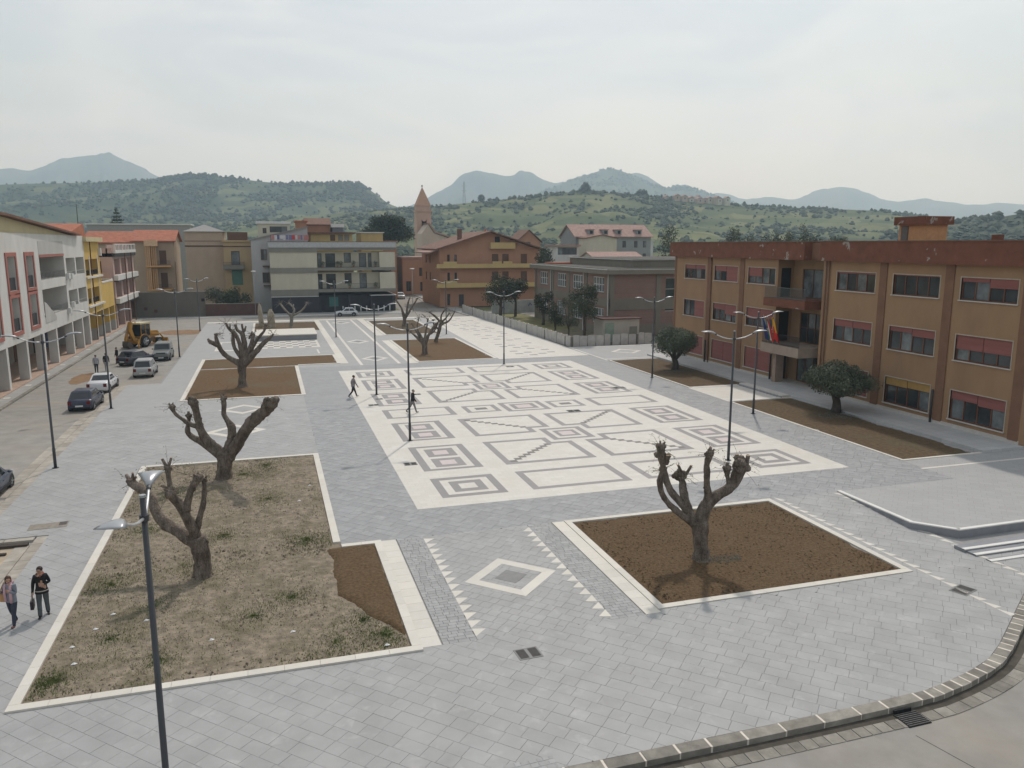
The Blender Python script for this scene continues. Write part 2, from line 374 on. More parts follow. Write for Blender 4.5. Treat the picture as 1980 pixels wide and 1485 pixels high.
def diamond(cx, cyy, r, ri, rc, ysc=1.0):
    o = [(cx + r, cyy), (cx, cyy + r * ysc), (cx - r, cyy), (cx, cyy - r * ysc)]; i_ = [(cx + ri, cyy), (cx, cyy + ri * ysc), (cx - ri, cyy), (cx, cyy - ri * ysc)]
    for k in range(4):
        a, b2 = k, (k + 1) % 4
        MB().prism([o[a], o[b2], i_[b2], i_[a]], -0.01, 0.006).obj('diamond_band', M_cream, plaza)
    if rc: MB().prism([(cx + rc, cyy), (cx, cyy + rc * ysc), (cx - rc, cyy), (cx, cyy - rc * ysc)], -0.01, 0.005).obj('diamond_centre', M_dark if rc < 0.5 else mat('inlay_mid', (0.2, 0.2, 0.196), 0.6), plaza)
diamond(7.98, 26.1, 1.75, 1.2, 0.62)
for (x, y, r, ys) in ((-2.2, 60.4, 1.75, 1.0), (-2.5, 53.2, 1.95, 1.0), (10.5, 84, 1.45, 1.4), (10.4, 99.5, 1.45, 1.4), (10.5, 124.5, 1.45, 1.5)): diamond(x, y, r, r * 0.68, 0.0 if x < 5 else r * 0.35, ys)

# drain grates, each set in its own frame
def grate(x, y, w, d, rot, label):
    t = thing('drain_grate', label, 'drain grate', (x, y, 0), rot, 'drain grates in the paving')
    f = MB()
    for q in ((-w, w, -d, -d + 0.05), (-w, w, d - 0.05, d), (-w, -w + 0.05, -d + 0.05, d - 0.05), (w - 0.05, w, -d + 0.05, d - 0.05), (-0.05, 0.05, -d + 0.05, d - 0.05)): f.box(q[0], q[1], q[2], q[3], -0.01, 0.012)
    f.obj('frame', mat('grate_grey', (0.19, 0.19, 0.185), 0.6), t)
    MB().box(-w + .05, w - .05, -d + .05, d - .05, -0.012, 0.004).obj('pit', mat('grate_dark', (0.05, 0.048, 0.045), 0.9) if w > 0.3 else mat('black_pit', (0.015, 0.015, 0.015), 0.9), t)
    k = 9
    for s in (-1, 1):
        for i in range(k):
            yy = -d + 0.07 + (2 * d - 0.14) * i / (k - 1)
            MB().box(min(s * 0.05, s * (w - 0.05)), max(s * 0.05, s * (w - 0.05)), yy - 0.012, yy + 0.012, -0.005, 0.010).obj('bar', M_iron, t)
grate(6.85, 20.65, 0.37, 0.31, R(3), 'iron drain grate in grey paving in front of the diamond')
grate(22.85, 20.3, 0.42, 0.3, R(20), 'dark grate lying across the row of cream triangles at lower right')
grate(7.05, 42.1, 0.36, 0.3, 0, 'iron grate on the cream panel near the front left double square')
grate(7.2, 59.05, 0.4, 0.28, 0, 'small grate on the left margin of the cream panel by the lamp post')
grate(11.1, 62.4, 0.32, 0.26, 0, 'small grate on the cream panel behind the walking man in black')
grate(7.9, 61.3, 0.3, 0.22, 0, 'small grate at the foot of the lamp post near the walking man in grey')
grate(22.6, 74.2, 0.4, 0.3, 0, 'small grate at the back edge of the cream panel')
grate(28.0, 60.3, 0.55, 0.4, 0, 'dark grate in the right row of double squares on the panel')
mh = thing('manhole_cover', 'brownish flat cover in the left paving behind the two women', 'manhole cover', (-9.6, 37.0, 0), R(4)); MB().box(-0.75, 0.75, -0.38, 0.38, -0.02, 0.01).obj('lid', mat('rusty_lid', (0.24, 0.215, 0.18), 0.8, 0.2, 4), mh); MB().box(0.4, 0.7, -0.08, 0.34, 0.0, 0.016).obj('hatch', mat('dark_lid', (0.09, 0.08, 0.075), 0.8), mh)
grate(20.9, 52.6, 0.5, 0.4, 0, 'grate just right of the centre of the cream panel')

# ------------------------------------------------------------------ the inlaid cream panel
panel = struct(MB().prism(rect(*PANEL), -0.03, 0.002).obj('cream_panel', M_creamslab))
PX, PY = 17.95, 55.4
def ringf(x0, x1, y0, y1, wx, wy, m=M_grey, name='inlay_frame', z=0.006):
    cx, cyy = (x0 + x1) / 2, (y0 + y1) / 2; a, b2 = (x1 - x0) / 2, (y1 - y0) / 2
    mb = MB()
    for q in ((-a, a, -b2, -b2 + wy), (-a, a, b2 - wy, b2), (-a, -a + wx, -b2 + wy, b2 - wy), (a - wx, a, -b2 + wy, b2 - wy)): mb.prism(rect(*q), -0.01, z)
    mb.obj(name, m, panel, loc=(cx, cyy, 0))
def slab(x0, x1, y0, y1, m, name, z=0.005):
    cx, cyy = (x0 + x1) / 2, (y0 + y1) / 2
    MB().prism(rect(x0 - cx, x1 - cx, y0 - cyy, y1 - cyy), -0.01, z).obj(name, m, panel, loc=(cx, cyy, 0))
for sx in (-1, 1):
    for sy in (-1, 1):
        X = lambda d: PX + sx * d
        Y = lambda d: PY + sy * d
        def rr(d0, d1, e0, e1): return (min(X(d0), X(d1)), max(X(d0), X(d1)), min(Y(e0), Y(e1)), max(Y(e0), Y(e1)))
        ringf(*rr(7.15, 10.45, 16.45, 19.7), 0.4, 0.4); ringf(*rr(7.95, 9.65, 17.2, 18.95), 0.42, 0.45)     # corner squares
        for e0, e1 in ((9.75, 15.0), (3.0, 8.2)):                                                           # double squares with pink centres
            ringf(*rr(7.15, 10.45, e0, e1), 0.42, 0.32)
            for q in (0.75, 2.9):
                ringf(*rr(7.95, 9.65, e0 + q, e0 + q + 1.75), 0.42, 0.42); slab(*rr(8.38, 9.22, e0 + q + 0.43, e0 + q + 1.32), M_pink, 'pink_square')
        ringf(*rr(0.45, 5.85, 16.45, 19.7), 0.38, 0.36)                                                     # plain rectangles front and back
        for e0, e1, no in ((9.75, 15.0, 0), (3.0, 8.2, 1)):                                                 # large frames with a stepped corner
            w = 0.38; yi0, yi1 = e0, e1
            # notch at the corner next to the small square (inner x, and the side towards the pair's middle)
            ny0 = e0 if no == 0 else e1; sgn = 1 if no == 0 else -1
            def pt(dx, e): return (X(dx), Y(e))
            o = [(5.85, ny0), (1.75, ny0), (1.75, ny0 + sgn * 1.2), (0.45, ny0 + sgn * 1.2), (0.45, e1 if no == 0 else e0), (5.85, e1 if no == 0 else e0)]
            i_ = [(5.85 - w, ny0 + sgn * w), (1.75 + w, ny0 + sgn * w), (1.75 + w, ny0 + sgn * (1.2 + w)), (0.45 + w, ny0 + sgn * (1.2 + w)), (0.45 + w, (e1 if no == 0 else e0) - sgn * w), (5.85 - w, (e1 if no == 0 else e0) - sgn * w)]
            mb = MB()
            for k in range(6):
                q = [pt(*o[k]), pt(*o[(k + 1) % 6]), pt(*i_[(k + 1) % 6]), pt(*i_[k])]
                s_ = sum(q[j][0] * q[(j + 1) % 4][1] - q[(j + 1) % 4][0] * q[j][1] for j in range(4))
                mb.prism(q if s_ > 0 else q[::-1], -0.01, 0.006)
            mb.obj('inlay_frame', M_grey, panel)
            a0 = (5.85 - w - 0.2, (e1 if no == 0 else e0) - sgn * (w + 0.2)); a1 = (1.75 + w + 0.05, ny0 + sgn * (1.2 + w + 0.05))
            for k in range(9):                                                                              # chain of small dark stones
                t_ = k / 8; cx, cyy = a0[0] + (a1[0] - a0[0]) * t_, a0[1] + (a1[1] - a0[1]) * t_
                slab(*rr(cx - 0.22, cx + 0.22, cyy - 0.19, cyy + 0.19), M_dark, 'chain_stone')
for sy in (-1, 1):
    cyy = PY + sy * 8.98
    ringf(PX - 1.4, PX + 1.4, cyy - 1.5, cyy + 1.5, 0.4, 0.34); ringf(PX - 0.72, PX + 0.72, cyy - 0.78, cyy + 0.78, 0.27, 0.3); slab(PX - 0.44, PX + 0.44, cyy - 0.47, cyy + 0.47, M_pink, 'pink_square')
for sx in (-1, 1):
    a, b2 = sorted((PX + sx * 5.45, PX + sx * 10.45)); ringf(a, b2, PY - 1.5, PY + 1.5, 0.42, 0.3)
    a, b2 = sorted((PX + sx * 2.05, PX + sx * 4.6)); ringf(a, b2, PY - 1.2, PY + 1.2, 0.36, 0.3); slab((a + b2) / 2 - 0.45, (a + b2) / 2 + 0.45, PY - 0.35, PY + 0.35, M_dark, 'dark_square')
ringf(PX - 1.65, PX + 1.65, PY - 1.6, PY + 1.6, 0.4, 0.34); ringf(PX - 0.95, PX + 0.95, PY - 0.9, PY + 0.9, 0.36, 0.34); slab(PX - 0.58, PX + 0.58, PY - 0.55, PY + 0.55, M_pink, 'pink_square')

# cream walk along the school fence, with its lines of small dark stones
walk = struct(MB().prism([(23.1, 79.6), (33.3, 79.6), (32.6, 129.5), (24.6, 129.5)], -0.03, 0.001).obj('cream_walk', M_creamslab))
for i in range(22):
    y = 80.8 + i * 2.15
    for j, (x, dy) in enumerate(((26.3, 0), (27.6, 0.9), (28.9, 1.7), (30.2, 0.4))):
        if (i + j) % 4 != 3:
            mb = MB().prism(rect(-0.45, 0.45, -0.28, 0.28), -0.01, 0.005); mb.obj('dark_stone', M_grey if (i + j) % 3 else M_pink, walk, loc=(x + 0.02 * i, y + dy, 0))
MB().prism([(23.1, 79.6), (24.6, 129.5), (23.1, 129.5)], -0.03, 0.0).obj('far_paving', M_far, plaza)
MB().prism([(33.3, 79.6), (33.6, 79.6), (33.6, 129.5), (32.6, 129.5)], -0.03, 0.0).obj('far_paving', M_far, plaza)
MB().prism(rect(33.6, 39.7, 75.3, 86.8), -0.03, -0.001).obj('far_paving', M_far, plaza)
MB().prism(rect(39.7, 44.5, 75.3, 86.8), -0.03, -0.002).obj('far_paving', M_far, plaza)
stones(33.55, 33.75, 75.3, 86.6, plaza, M_cream, 3.0, name='cream_slab'); stones(33.8, 42.0, 85.9, 86.3, plaza, M_cream, 3.0, name='cream_slab')
stones(33.8, 42.0, 76.2, 76.45, plaza, M_cream, 3.0, name='cream_slab')
diamond(38.6, 81.4, 1.9, 1.35, 0.0, 1.0)

# ------------------------------------------------------------------ planting beds
M_soil = mat('dark_soil', (0.112, 0.07, 0.034), 0.95, 0.45, 9.0, 1.0, 22, 0.5, (0.135, 0.095, 0.055), 1.1)
M_soil2 = mat('orange_soil', (0.125, 0.072, 0.032), 0.95, 0.30, 4.0, 0.7, 16, 0.75, (0.115, 0.10, 0.06), 0.22)
M_soil3 = mat('grassy_soil', (0.105, 0.070, 0.037), 0.95, 0.35, 4.0, 0.9, 16, 0.7, (0.095, 0.085, 0.048), 0.3)
def drysoil():
    m = mat('dry_soil', (0.232, 0.192, 0.143), 0.95, 0.38, 3.4, 1.0, 11, 0.75, (0.12, 0.105, 0.062), 0.75, srange=(0.47, 0.68))
    return m
def soil(rects, m, amp, res, label, inset=0.32, seed=0, z0=0.0):
    """one bumpy sheet of earth over the bed's rectangles"""
    V = {}; F = []; b = MB(); ix = {}
    x0 = min(r[0] for r in rects); x1 = max(r[1] for r in rects); y0 = min(r[2] for r in rects); y1 = max(r[3] for r in rects)
    xs = sorted({round(x0 + inset * 0.5 + i * (x1 - x0 - inset) / max(1, int((x1 - x0) / res)), 3) for i in range(int((x1 - x0) / res) + 1)} | {round(r[k], 3) for r in rects for k in (0, 1) if x0 < r[k] < x1})
    ys = sorted({round(y0 + inset * 0.5 + i * (y1 - y0 - inset) / max(1, int((y1 - y0) / res)), 3) for i in range(int((y1 - y0) / res) + 1)} | {round(r[k], 3) for r in rects for k in (2, 3) if y0 < r[k] < y1})
    def vid(i, j):
        if (i, j) not in ix:
            x, y = xs[i], ys[j]; ix[(i, j)] = len(b.v)
            edge = min(1.0, min(min(x - r[0], r[1] - x, y - r[2], r[3] - y) for r in rects if r[0] - .01 <= x <= r[1] + .01 and r[2] - .01 <= y <= r[3] + .01) / 1.0)
            p = Vector((x * 0.55, y * 0.55, seed)); q = Vector((x * 2.3, y * 2.3, seed + 5)); s = Vector((x * 6.5, y * 6.5, seed + 9))
            h = noise.noise(p) * 1.0 + noise.noise(q) * 0.55 + noise.noise(s) * 0.35
            b.v.append((x, y, z0 - 0.02 + h * amp * (0.25 + 0.75 * max(0, edge)) + 0.05 * max(0, edge)))
        return ix[(i, j)]
    for i in range(len(xs) - 1):
        for j in range(len(ys) - 1):
            cx, cyy = (xs[i] + xs[i + 1]) / 2, (ys[j] + ys[j + 1]) / 2
            if any(r[0] < cx < r[1] and r[2] < cyy < r[3] for r in rects):
                b.f.append((vid(i, j), vid(i + 1, j), vid(i + 1, j + 1), vid(i, j + 1))); b.m.append(0)
    o = b.obj('planting_bed', m, smooth=True); struct(o); o['label'] = label
    return o
def border(rects, parent, w=0.30, z=0.05, ln=1.0, poly=None, skip=()):
    """border stones along the outline of the bed (axis-aligned outline polygon, counter-clockwise)"""
    n = len(poly)
    for i in range(n):
        if i in skip: continue
        (xa, ya), (xb, yb) = poly[i], poly[(i + 1) % n]
        if abs(ya - yb) < 1e-6:
            s = 1 if xb > xa else -1                      # going +x: bed is above
            stones(min(xa, xb), max(xa, xb), *((ya, ya + w) if s > 0 else (ya - w, ya)), parent, M_cream, ln, z, zb=-0.06)
        else:
            s = 1 if yb > ya else -1                      # going +y: bed is to the left
            stones(*((xa - w, xa) if s > 0 else (xa, xa + w)), min(ya, yb) + w * 0.0 + (w if True else 0), max(ya, yb) - w, parent, M_cream, ln, z, zb=-0.06)
border_z = 0.055
bedA = soil(BEDS['a'], drysoil(), 0.055, 0.16, 'dry patchy earth with weeds in the large front left bed', seed=1, z0=0.005)
border(None, bedA, 0.30, 0.06, 1.0, [(-7.1, 21.7), (3.9, 21.7), (3.9, 31.0), (2.3, 31.0), (2.3, 45.8), (-7.1, 45.8)])
bedB = soil(BEDS['b'], M_soil, 0.03, 0.2, 'dark raked soil in the front right bed', seed=2, z0=-0.02)
border(None, bedB, 0.28, 0.035, 1.0, [(11.9, 22.1), (22.4, 22.1), (22.4, 31.0), (11.9, 31.0)])
bedC = soil(BEDS['c'], M_soil3, 0.03, 0.3, 'brown soil in the bed before the right half of the town hall', seed=3, z0=-0.02)
border(None, bedC, 0.2, 0.035, 1.5, [(33.6, 34.6), (39.3, 34.6), (39.3, 52.4), (33.6, 52.4)], skip=(1,))
bedD = soil(BEDS['d'], M_soil3, 0.03, 0.3, 'brown soil in the bed before the left half of the town hall', seed=4, z0=-0.02)
border(None, bedD, 0.2, 0.035, 1.5, [(33.7, 58.6), (39.7, 58.6), (39.7, 75.3), (33.7, 75.3)], skip=(1,))
bedE = soil(BEDS['e'], M_soil2, 0.03, 0.3, 'reddish soil in the stepped bed behind the front left one', seed=5, z0=-0.02)
border(None, bedE, 0.34, 0.04, 2.0, [(-7, 64.8), (2.5, 64.8), (2.5, 81.35), (6.7, 81.35), (6.7, 88.2), (-7, 88.2)])
bedF = soil(BEDS['f'], M_soil2, 0.03, 0.4, 'reddish soil in the bed with two bare trees beside the cream walk', seed=6, z0=-0.02)
border(None, bedF, 0.34, 0.04, 3.0, [(14.3, 80), (23, 80), (23, 99.6), (14.3, 99.6)])
bedG = soil(BEDS['g'], M_soil3, 0.03, 0.5, 'olive brown soil in the farthest bed beside the cream walk', seed=7, z0=-0.02)
border(None, bedG, 0.4, 0.04, 4.0, [(14.5, 105.4), (22.4, 105.4), (22.4, 126.2), (14.5, 126.2)])
bedH = soil(BEDS['h'], M_soil3, 0.03, 0.5, 'olive brown soil in the far bed behind the stone stage', seed=8, z0=-0.02)
border(None, bedH, 0.3, 0.04, 4.0, [(-2.4, 114.2), (7, 114.2), (7, 127.6), (-2.4, 127.6)])
# ------------------------------------------------------------------ kerbs, raised walk, steps
def along(poly, ds):
    """points along a polyline at given arc lengths: (point, direction)"""
    seg = []; s = 0
    for a, b in zip(poly, poly[1:]):
        l = math.hypot(b[0] - a[0], b[1] - a[1]); seg.append((s, l, a, b)); s += l
    out = []
    for d in ds:
        for s0, l, a, b in seg:
            if d <= s0 + l + 1e-9: break
        t = (d - s0) / l; out.append(((a[0] + (b[0] - a[0]) * t, a[1] + (b[1] - a[1]) * t), ((b[0] - a[0]) / l, (b[1] - a[1]) / l)))
    return out, s
def smooth_poly(p, it=2):
    for _ in range(it):
        q = [p[0]]
        for a, b in zip(p, p[1:]): q += [(a[0] * .75 + b[0] * .25, a[1] * .75 + b[1] * .25), (a[0] * .25 + b[0] * .75, a[1] * .25 + b[1] * .75)]
        p = q + [p[-1]]
    return p
KS = smooth_poly([(2.0, 15.44)] + KERB[1:], 1)
kerb = thing('kerb', 'x', 'x'); del kerb['label']; del kerb['category']; struct(kerb)
rk = random.Random(5)
_, tot = along(KS, [0])
d = 0.0
def kstone(d0, d1, o0, o1, z0, z1, name, m):
    (pa, da), (pb, db) = along(KS, [d0, d1])[0]
    q = [(pa[0] + da[1] * o0, pa[1] - da[0] * o0), (pb[0] + db[1] * o0, pb[1] - db[0] * o0), (pb[0] + db[1] * o1, pb[1] - db[0] * o1), (pa[0] + da[1] * o1, pa[1] - da[0] * o1)]
    s_ = sum(q[j][0] * q[(j + 1) % 4][1] - q[(j + 1) % 4][0] * q[j][1] for j in range(4))
    if s_ < 0: q = q[::-1]
    cx, cyy = sum(p[0] for p in q) / 4, sum(p[1] for p in q) / 4
    MB().prism([(p[0] - cx, p[1] - cyy) for p in q], z0, z1).obj(name, m, kerb, loc=(cx, cyy, 0))
while d < tot - 0.5:
    straight = d < 14.1
    l = rk.uniform(0.8, 1.15) if straight else rk.uniform(0.36, 0.5)
    zt = 0.012 + rk.uniform(-0.008, 0.012)
    kstone(d + 0.022, d + l - 0.022, 0.0, 0.36 + rk.uniform(-0.01, 0.015), -0.2, zt, 'kerb_stone', M_kerb)
    kstone(d + l - 0.03, d + l + 0.03, 0.005, 0.352, -0.2, zt + 0.003, 'mortar_joint', M_mortar)
    d += l
d = 0.0
while d < tot - 0.5:
    l = rk.uniform(0.3, 0.55)
    kstone(d + 0.012, d + l - 0.012, 0.62, 0.98, -0.2, -0.122 + rk.uniform(-0.004, 0.004), 'gutter_stone', M_kerb); d += l
for i in range(int(tot) - 1): kstone(i + 0.0, i + 1.0, 0.372, 0.62, -0.2, -0.132, 'gutter_bed', mat('gutter_dirt_shade', (0.075, 0.066, 0.054), 0.95, 0.3, 3))  # near-black strip: gutter dirt plus the kerb's shade, both painted into its colour
# street crack line, orange hose, gully
t = thing('street_gully', 'black iron gully under the kerb at lower right', 'street gully', (15.4, 14.78, -0.122), R(1))
MB().box(-0.36, 0.36, -0.28, 0.28, -0.05, 0.004).obj('pit', mat('black_pit', (0.015, 0.015, 0.015), 0.9), t)
for i in range(8): MB().box(-0.34, 0.34, -0.26 + i * 0.07, -0.235 + i * 0.07, 0.0, 0.02).obj('bar', M_iron, t)
MB().box(-0.3, 0.25, 0.29, 0.33, 0.0, 0.10).obj('kerb_inlet', mat('black_pit', (0.015, 0.015, 0.015), 0.9), t)
hz = MB().tube([(14.6, 11.9, -0.11), (15.5, 12.15, -0.11), (17, 12.45, -0.11), (19, 12.9, -0.11), (22, 13.6, -0.11)], 0.022, 6)
tag(hz.obj('hose', mat('orange_hose', (0.16, 0.055, 0.03), 0.5), smooth=True), 'thin dark orange hose lying on the street at bottom right corner', 'hose')
hz = MB(); hz.add([(14.95, 14.2, -0.1375), (14.97, 14.2, -0.1375), (15.9, 10.5, -0.1375), (15.88, 10.5, -0.1375)], [(0, 3, 2, 1)])
struct(hz.obj('pavement_crack', mat('black_pit', (0.015, 0.015, 0.015), 0.9)))
# left edge of the square: strip of stones and the sunken bay
le = thing('edge_strip', 'x', 'x'); del le['label']; del le['category']; struct(le)
M_strip = mat('strip_stone', (0.36, 0.33, 0.285), 0.85, 0.2, 2, 0.2, 25, 0.5, (0.25, 0.2, 0.15), 0.8, tone=('obj', 0.14))
stones(-12.55, -12.0, 35.8, 73.9, le, M_strip, 1.1, -0.04, 0.012, 'edge_stone', -0.2); stones(-9.75, -9.3, 15.1, 35.8, le, M_strip, 0.9, -0.03, 0.012, 'edge_stone', -0.2)
stones(-13.2, -12.62, 35.8, 73.9, le, M_strip, 1.6, -0.115, 0.012, 'edge_stone', -0.2); stones(-10.35, -9.82, 15.1, 35.0, le, M_strip, 1.6, -0.11, 0.012, 'edge_stone', -0.2)
stones(-12.0, -9.8, 35.45, 35.8, le, M_strip, 0.9, -0.03, 0.012, 'edge_stone', -0.2); stones(-11.9, -9.5, 73.9, 74.3, le, M_strip, 0.9, -0.03, 0.012, 'edge_stone', -0.2)
struct(MB().box(-14, -10.35, 15, 35.2, -0.145, -0.132).obj('sunken_bay', mat('bay_dust', (0.40, 0.325, 0.235), 0.95, 0.25, 1.0, 0.4, 10, 0.6, (0.3, 0.26, 0.2), 0.5)))
tag(MB().box(-13.5, -9.9, 34.92, 35.2, -0.13, -0.02).obj('formwork_beam', mat('dark_timber', (0.06, 0.05, 0.042), 0.9, 0.3, 3)), 'long dark timber beam lying in the sunken bay behind the two women', 'timber beam')
tag(MB().box(-13.5, -10.45, 34.1, 34.26, -0.13, -0.05).obj('formwork_beam', mat('dark_timber', (0.06, 0.05, 0.042), 0.9, 0.3, 3)), 'shorter thinner timber beam lying in the sunken bay, nearer to the women', 'timber beam')

# raised paved walk at right with its low white-capped wall, and steps
M_rise = mat('grey_facing', (0.24, 0.245, 0.26), 0.7, 0.1, 2)
M_white = mat('white_cap', (0.68, 0.665, 0.63), 0.6, 0.05, 2)
rw = [(26.25, 31.0), (25.75, 25.8), (26.85, 24.3), (42.3, 24.35), (42.3, 31.0)]
zt = lambda y: 0.015 + 0.045 * (31.0 - y)
b = MB(); k = len(rw)
b.add([(x, y, zt(y)) for x, y in rw] + [(x, y, -0.15) for x, y in rw], [tuple(range(k))] + [(k + i, k + (i + 1) % k, (i + 1) % k, i) for i in range(k)][0:0], 0)
b.add([(x, y, zt(y)) for x, y in rw] + [(x, y, -0.15) for x, y in rw], [(i, k + i, k + (i + 1) % k, (i + 1) % k) for i in range(k)], 1)
raised = struct(b.obj('raised_walk', [M_far, M_rise]))
def capstone(a, c, w=0.2):
    dx, dy = c[0] - a[0], c[1] - a[1]; l = math.hypot(dx, dy); nx, ny = -dy / l * w, dx / l * w
    q = [a, c, (c[0] + nx, c[1] + ny), (a[0] + nx, a[1] + ny)]
    mb = MB(); mb.add([(p[0], p[1], zt(p[1]) + 0.002) for p in q] + [(p[0], p[1], zt(p[1]) + 0.05) for p in q], [(4, 5, 6, 7), (0, 1, 5, 4), (1, 2, 6, 5), (2, 3, 7, 6), (3, 0, 4, 7)])
    mb.obj('cap_stone', M_white, raised)
for a, c in zip(rw[:3], rw[1:4]):
    m_ = 1 if math.hypot(c[0] - a[0], c[1] - a[1]) < 3 else 5
    for i in range(m_): capstone((a[0] + (c[0] - a[0]) * i / m_, a[1] + (c[1] - a[1]) * i / m_), (a[0] + (c[0] - a[0]) * (i + 0.995) / m_, a[1] + (c[1] - a[1]) * (i + 0.995) / m_))
for i, (y0, y1, z) in enumerate(((23.0, 23.5, 0.13), (22.55, 23.0, 0.07), (21.95, 22.2, 0.035))):
    s_ = struct(MB().box(25.75 + 0.1 * i, 34, y0, y1, -0.1, z).obj('step', M_rise)); MB().box(25.75 + 0.1 * i, 34, y0 - 0.012, y0 + 0.16, z - 0.03, z + 0.006).obj('step_nosing', M_white, s_)
# paving beyond, in front of the town hall: cream line, walkway, entrance floor
b = MB().box(33.6, 42.4, 31.0, 34.6, -0.03, 0.0); b.obj('far_paving', M_far, plaza)
stones(33.4, 44, 32.95, 33.15, plaza, M_cream, 2.0, 0.006, name='cream_slab')
MB().box(42.4, 58, 26, 34.6, -0.15, -0.001).obj('far_paving', M_far, plaza)
hw = struct(MB().box(39.32, 42.45, 34.6, 77.6, -0.1, 0.16).obj('town_hall_walkway', brickmat('grey_walk_slabs', (0.40, 0.40, 0.395), (0.45, 0.45, 0.44), (0.3, 0.3, 0.29), 0.8, 0.8, 0.012, 0, 0.0, 0.6)))
MB().box(38.6, 39.319, 52.6, 58.6, -0.1, 0.158).obj('entrance_landing', M_creamslab, hw); MB().box(38.35, 38.6, 52.6, 58.6, -0.1, 0.08).obj('entrance_step', M_rise, hw)
MB().box(33.6, 38.35, 52.4, 58.6, -0.06, 0.004).obj('entrance_paving', M_creamslab, hw)
stones(33.9, 38.4, 52.45, 52.75, hw, M_white, 1.5, 0.04, name='edge_stone'); stones(33.9, 38.4, 58.3, 58.58, hw, M_white, 1.5, 0.03, name='edge_stone')
# sidewalk and arcade floor at left, far sidewalk
sw = struct(MB().box(-20.6, -19.6, 30, 146, -0.15, -0.02).obj('sidewalk', mat('sidewalk_concrete', (0.33, 0.325, 0.31), 0.85, 0.12, 1.5, 0, 0, 0.4, (0.24, 0.22, 0.19), 0.4)))
stones(-19.6, -19.3, 40, 146, sw, M_kerb, 2.2, 0.0, 0.01, 'kerb_stone', -0.15)
MB().box(-26, -20.6, 30, 146, -0.15, 0.06).obj('arcade_floor', mat('red_floor_tile', (0.42, 0.30, 0.23), 0.7, 0.15, 2, 0, 0, 0.4, (0.3, 0.24, 0.2), 0.5), sw)
for i in range(11): MB().box(-20.45, -20.0, 58 + i * 6.1, 58.5 + i * 6.1, -0.02, -0.012).obj('manhole_lid', M_cream, sw)
fs = struct(MB().box(-22, 23.4, 140.2, 144.4, -0.15, 0.02).obj('far_sidewalk', mat('sidewalk_concrete', (0.33, 0.325, 0.31)))); MB().box(-22, 23.4, 139.9, 140.2, -0.15, 0.04).obj('kerb_stone', M_white, fs)
struct(MB().box(-9.2, 23.4, 129.5, 131.0, -0.15, 0.005).obj('far_plaza_edge', M_cream))
struct(MB().prism([(32.6, 129.5), (33.5, 129.5), (34.2, 87), (36.5, 262), (35.2, 262), (32.2, 140)], -0.15, 0.0).obj('school_sidewalk', mat('sidewalk_concrete', (0.33, 0.325, 0.31))))

# ------------------------------------------------------------------ stage, checker floor and standing stones at the far left
M_lightgrey = mat('light_grey_stone', (0.5, 0.5, 0.49), 0.6)
t = thing('stone_stage', 'low long stone stage with pale top in front of the far bed', 'stage', (1.9, 106.5, 0))
MB().box(-3.6, 3.75, -3.2, 4.0, -0.02, 0.62).obj('base', mat('grey_facing', (0.24, 0.245, 0.26)), t); MB().box(-3.7, 3.85, -3.3, 4.1, 0.62, 0.74).obj('top_slab', M_cream, t)
ck = struct(MB().box(-2.2, 5.6, 95.5, 102.9, -0.03, 0.006).obj('checker_floor', M_cream))
for i in range(10):
    for j in range(6):
        if (i + j) % 2 == 0: MB().box(-0.34, 0.34, -0.52, 0.52, -0.005, 0.004).obj('grey_square', M_grey, ck, loc=(-1.5 + i * 0.72, 96.3 + j * 1.15, 0.008))
for q in ((-6.2, -2.9, 95.0, 95.6), (-6.2, -5.7, 95.6, 103.0), (-6.0, -3.0, 103.0, 103.6)): MB().prism(rect(*q), -0.02, 0.006).obj('cream_slab', M_cream, plaza)
for (x, y) in ((5.0, 89.8),): MB().prism(rect(x, x + 0.2, y, y + 3.6), -0.02, 0.006).obj('cream_slab', M_cream, plaza)
M_menhir = mat('standing_stone', (0.36, 0.31, 0.235), 0.9, 0.25, 2, 0.6, 6, 0.4, (0.2, 0.17, 0.13), 0.9)
def menhir(x, y, w, h, lean, label, seed):
    rr_ = random.Random(seed); pts = []; rad = []
    for k in range(7): pts.append((lean * k / 6, 0.05 * rr_.random(), h * k / 6)); rad.append(w * (1.0, 1.0, 0.97, 0.95, 0.88, 0.7, 0.3)[k])
    o = MB().tube(pts, rad, 9, wob=0.1, seed=seed, flat=0.55).obj('standing_stone', M_menhir, loc=(x, y, 0)); tag(o, label, 'standing stone', 'standing stones')
menhir(-1.2, 122, 0.62, 3.4, -0.15, 'taller leaning pale standing stone in the far bed', 4); menhir(0.25, 120, 0.6, 2.7, -0.1, 'shorter rounded standing stone right of the tall one', 8)

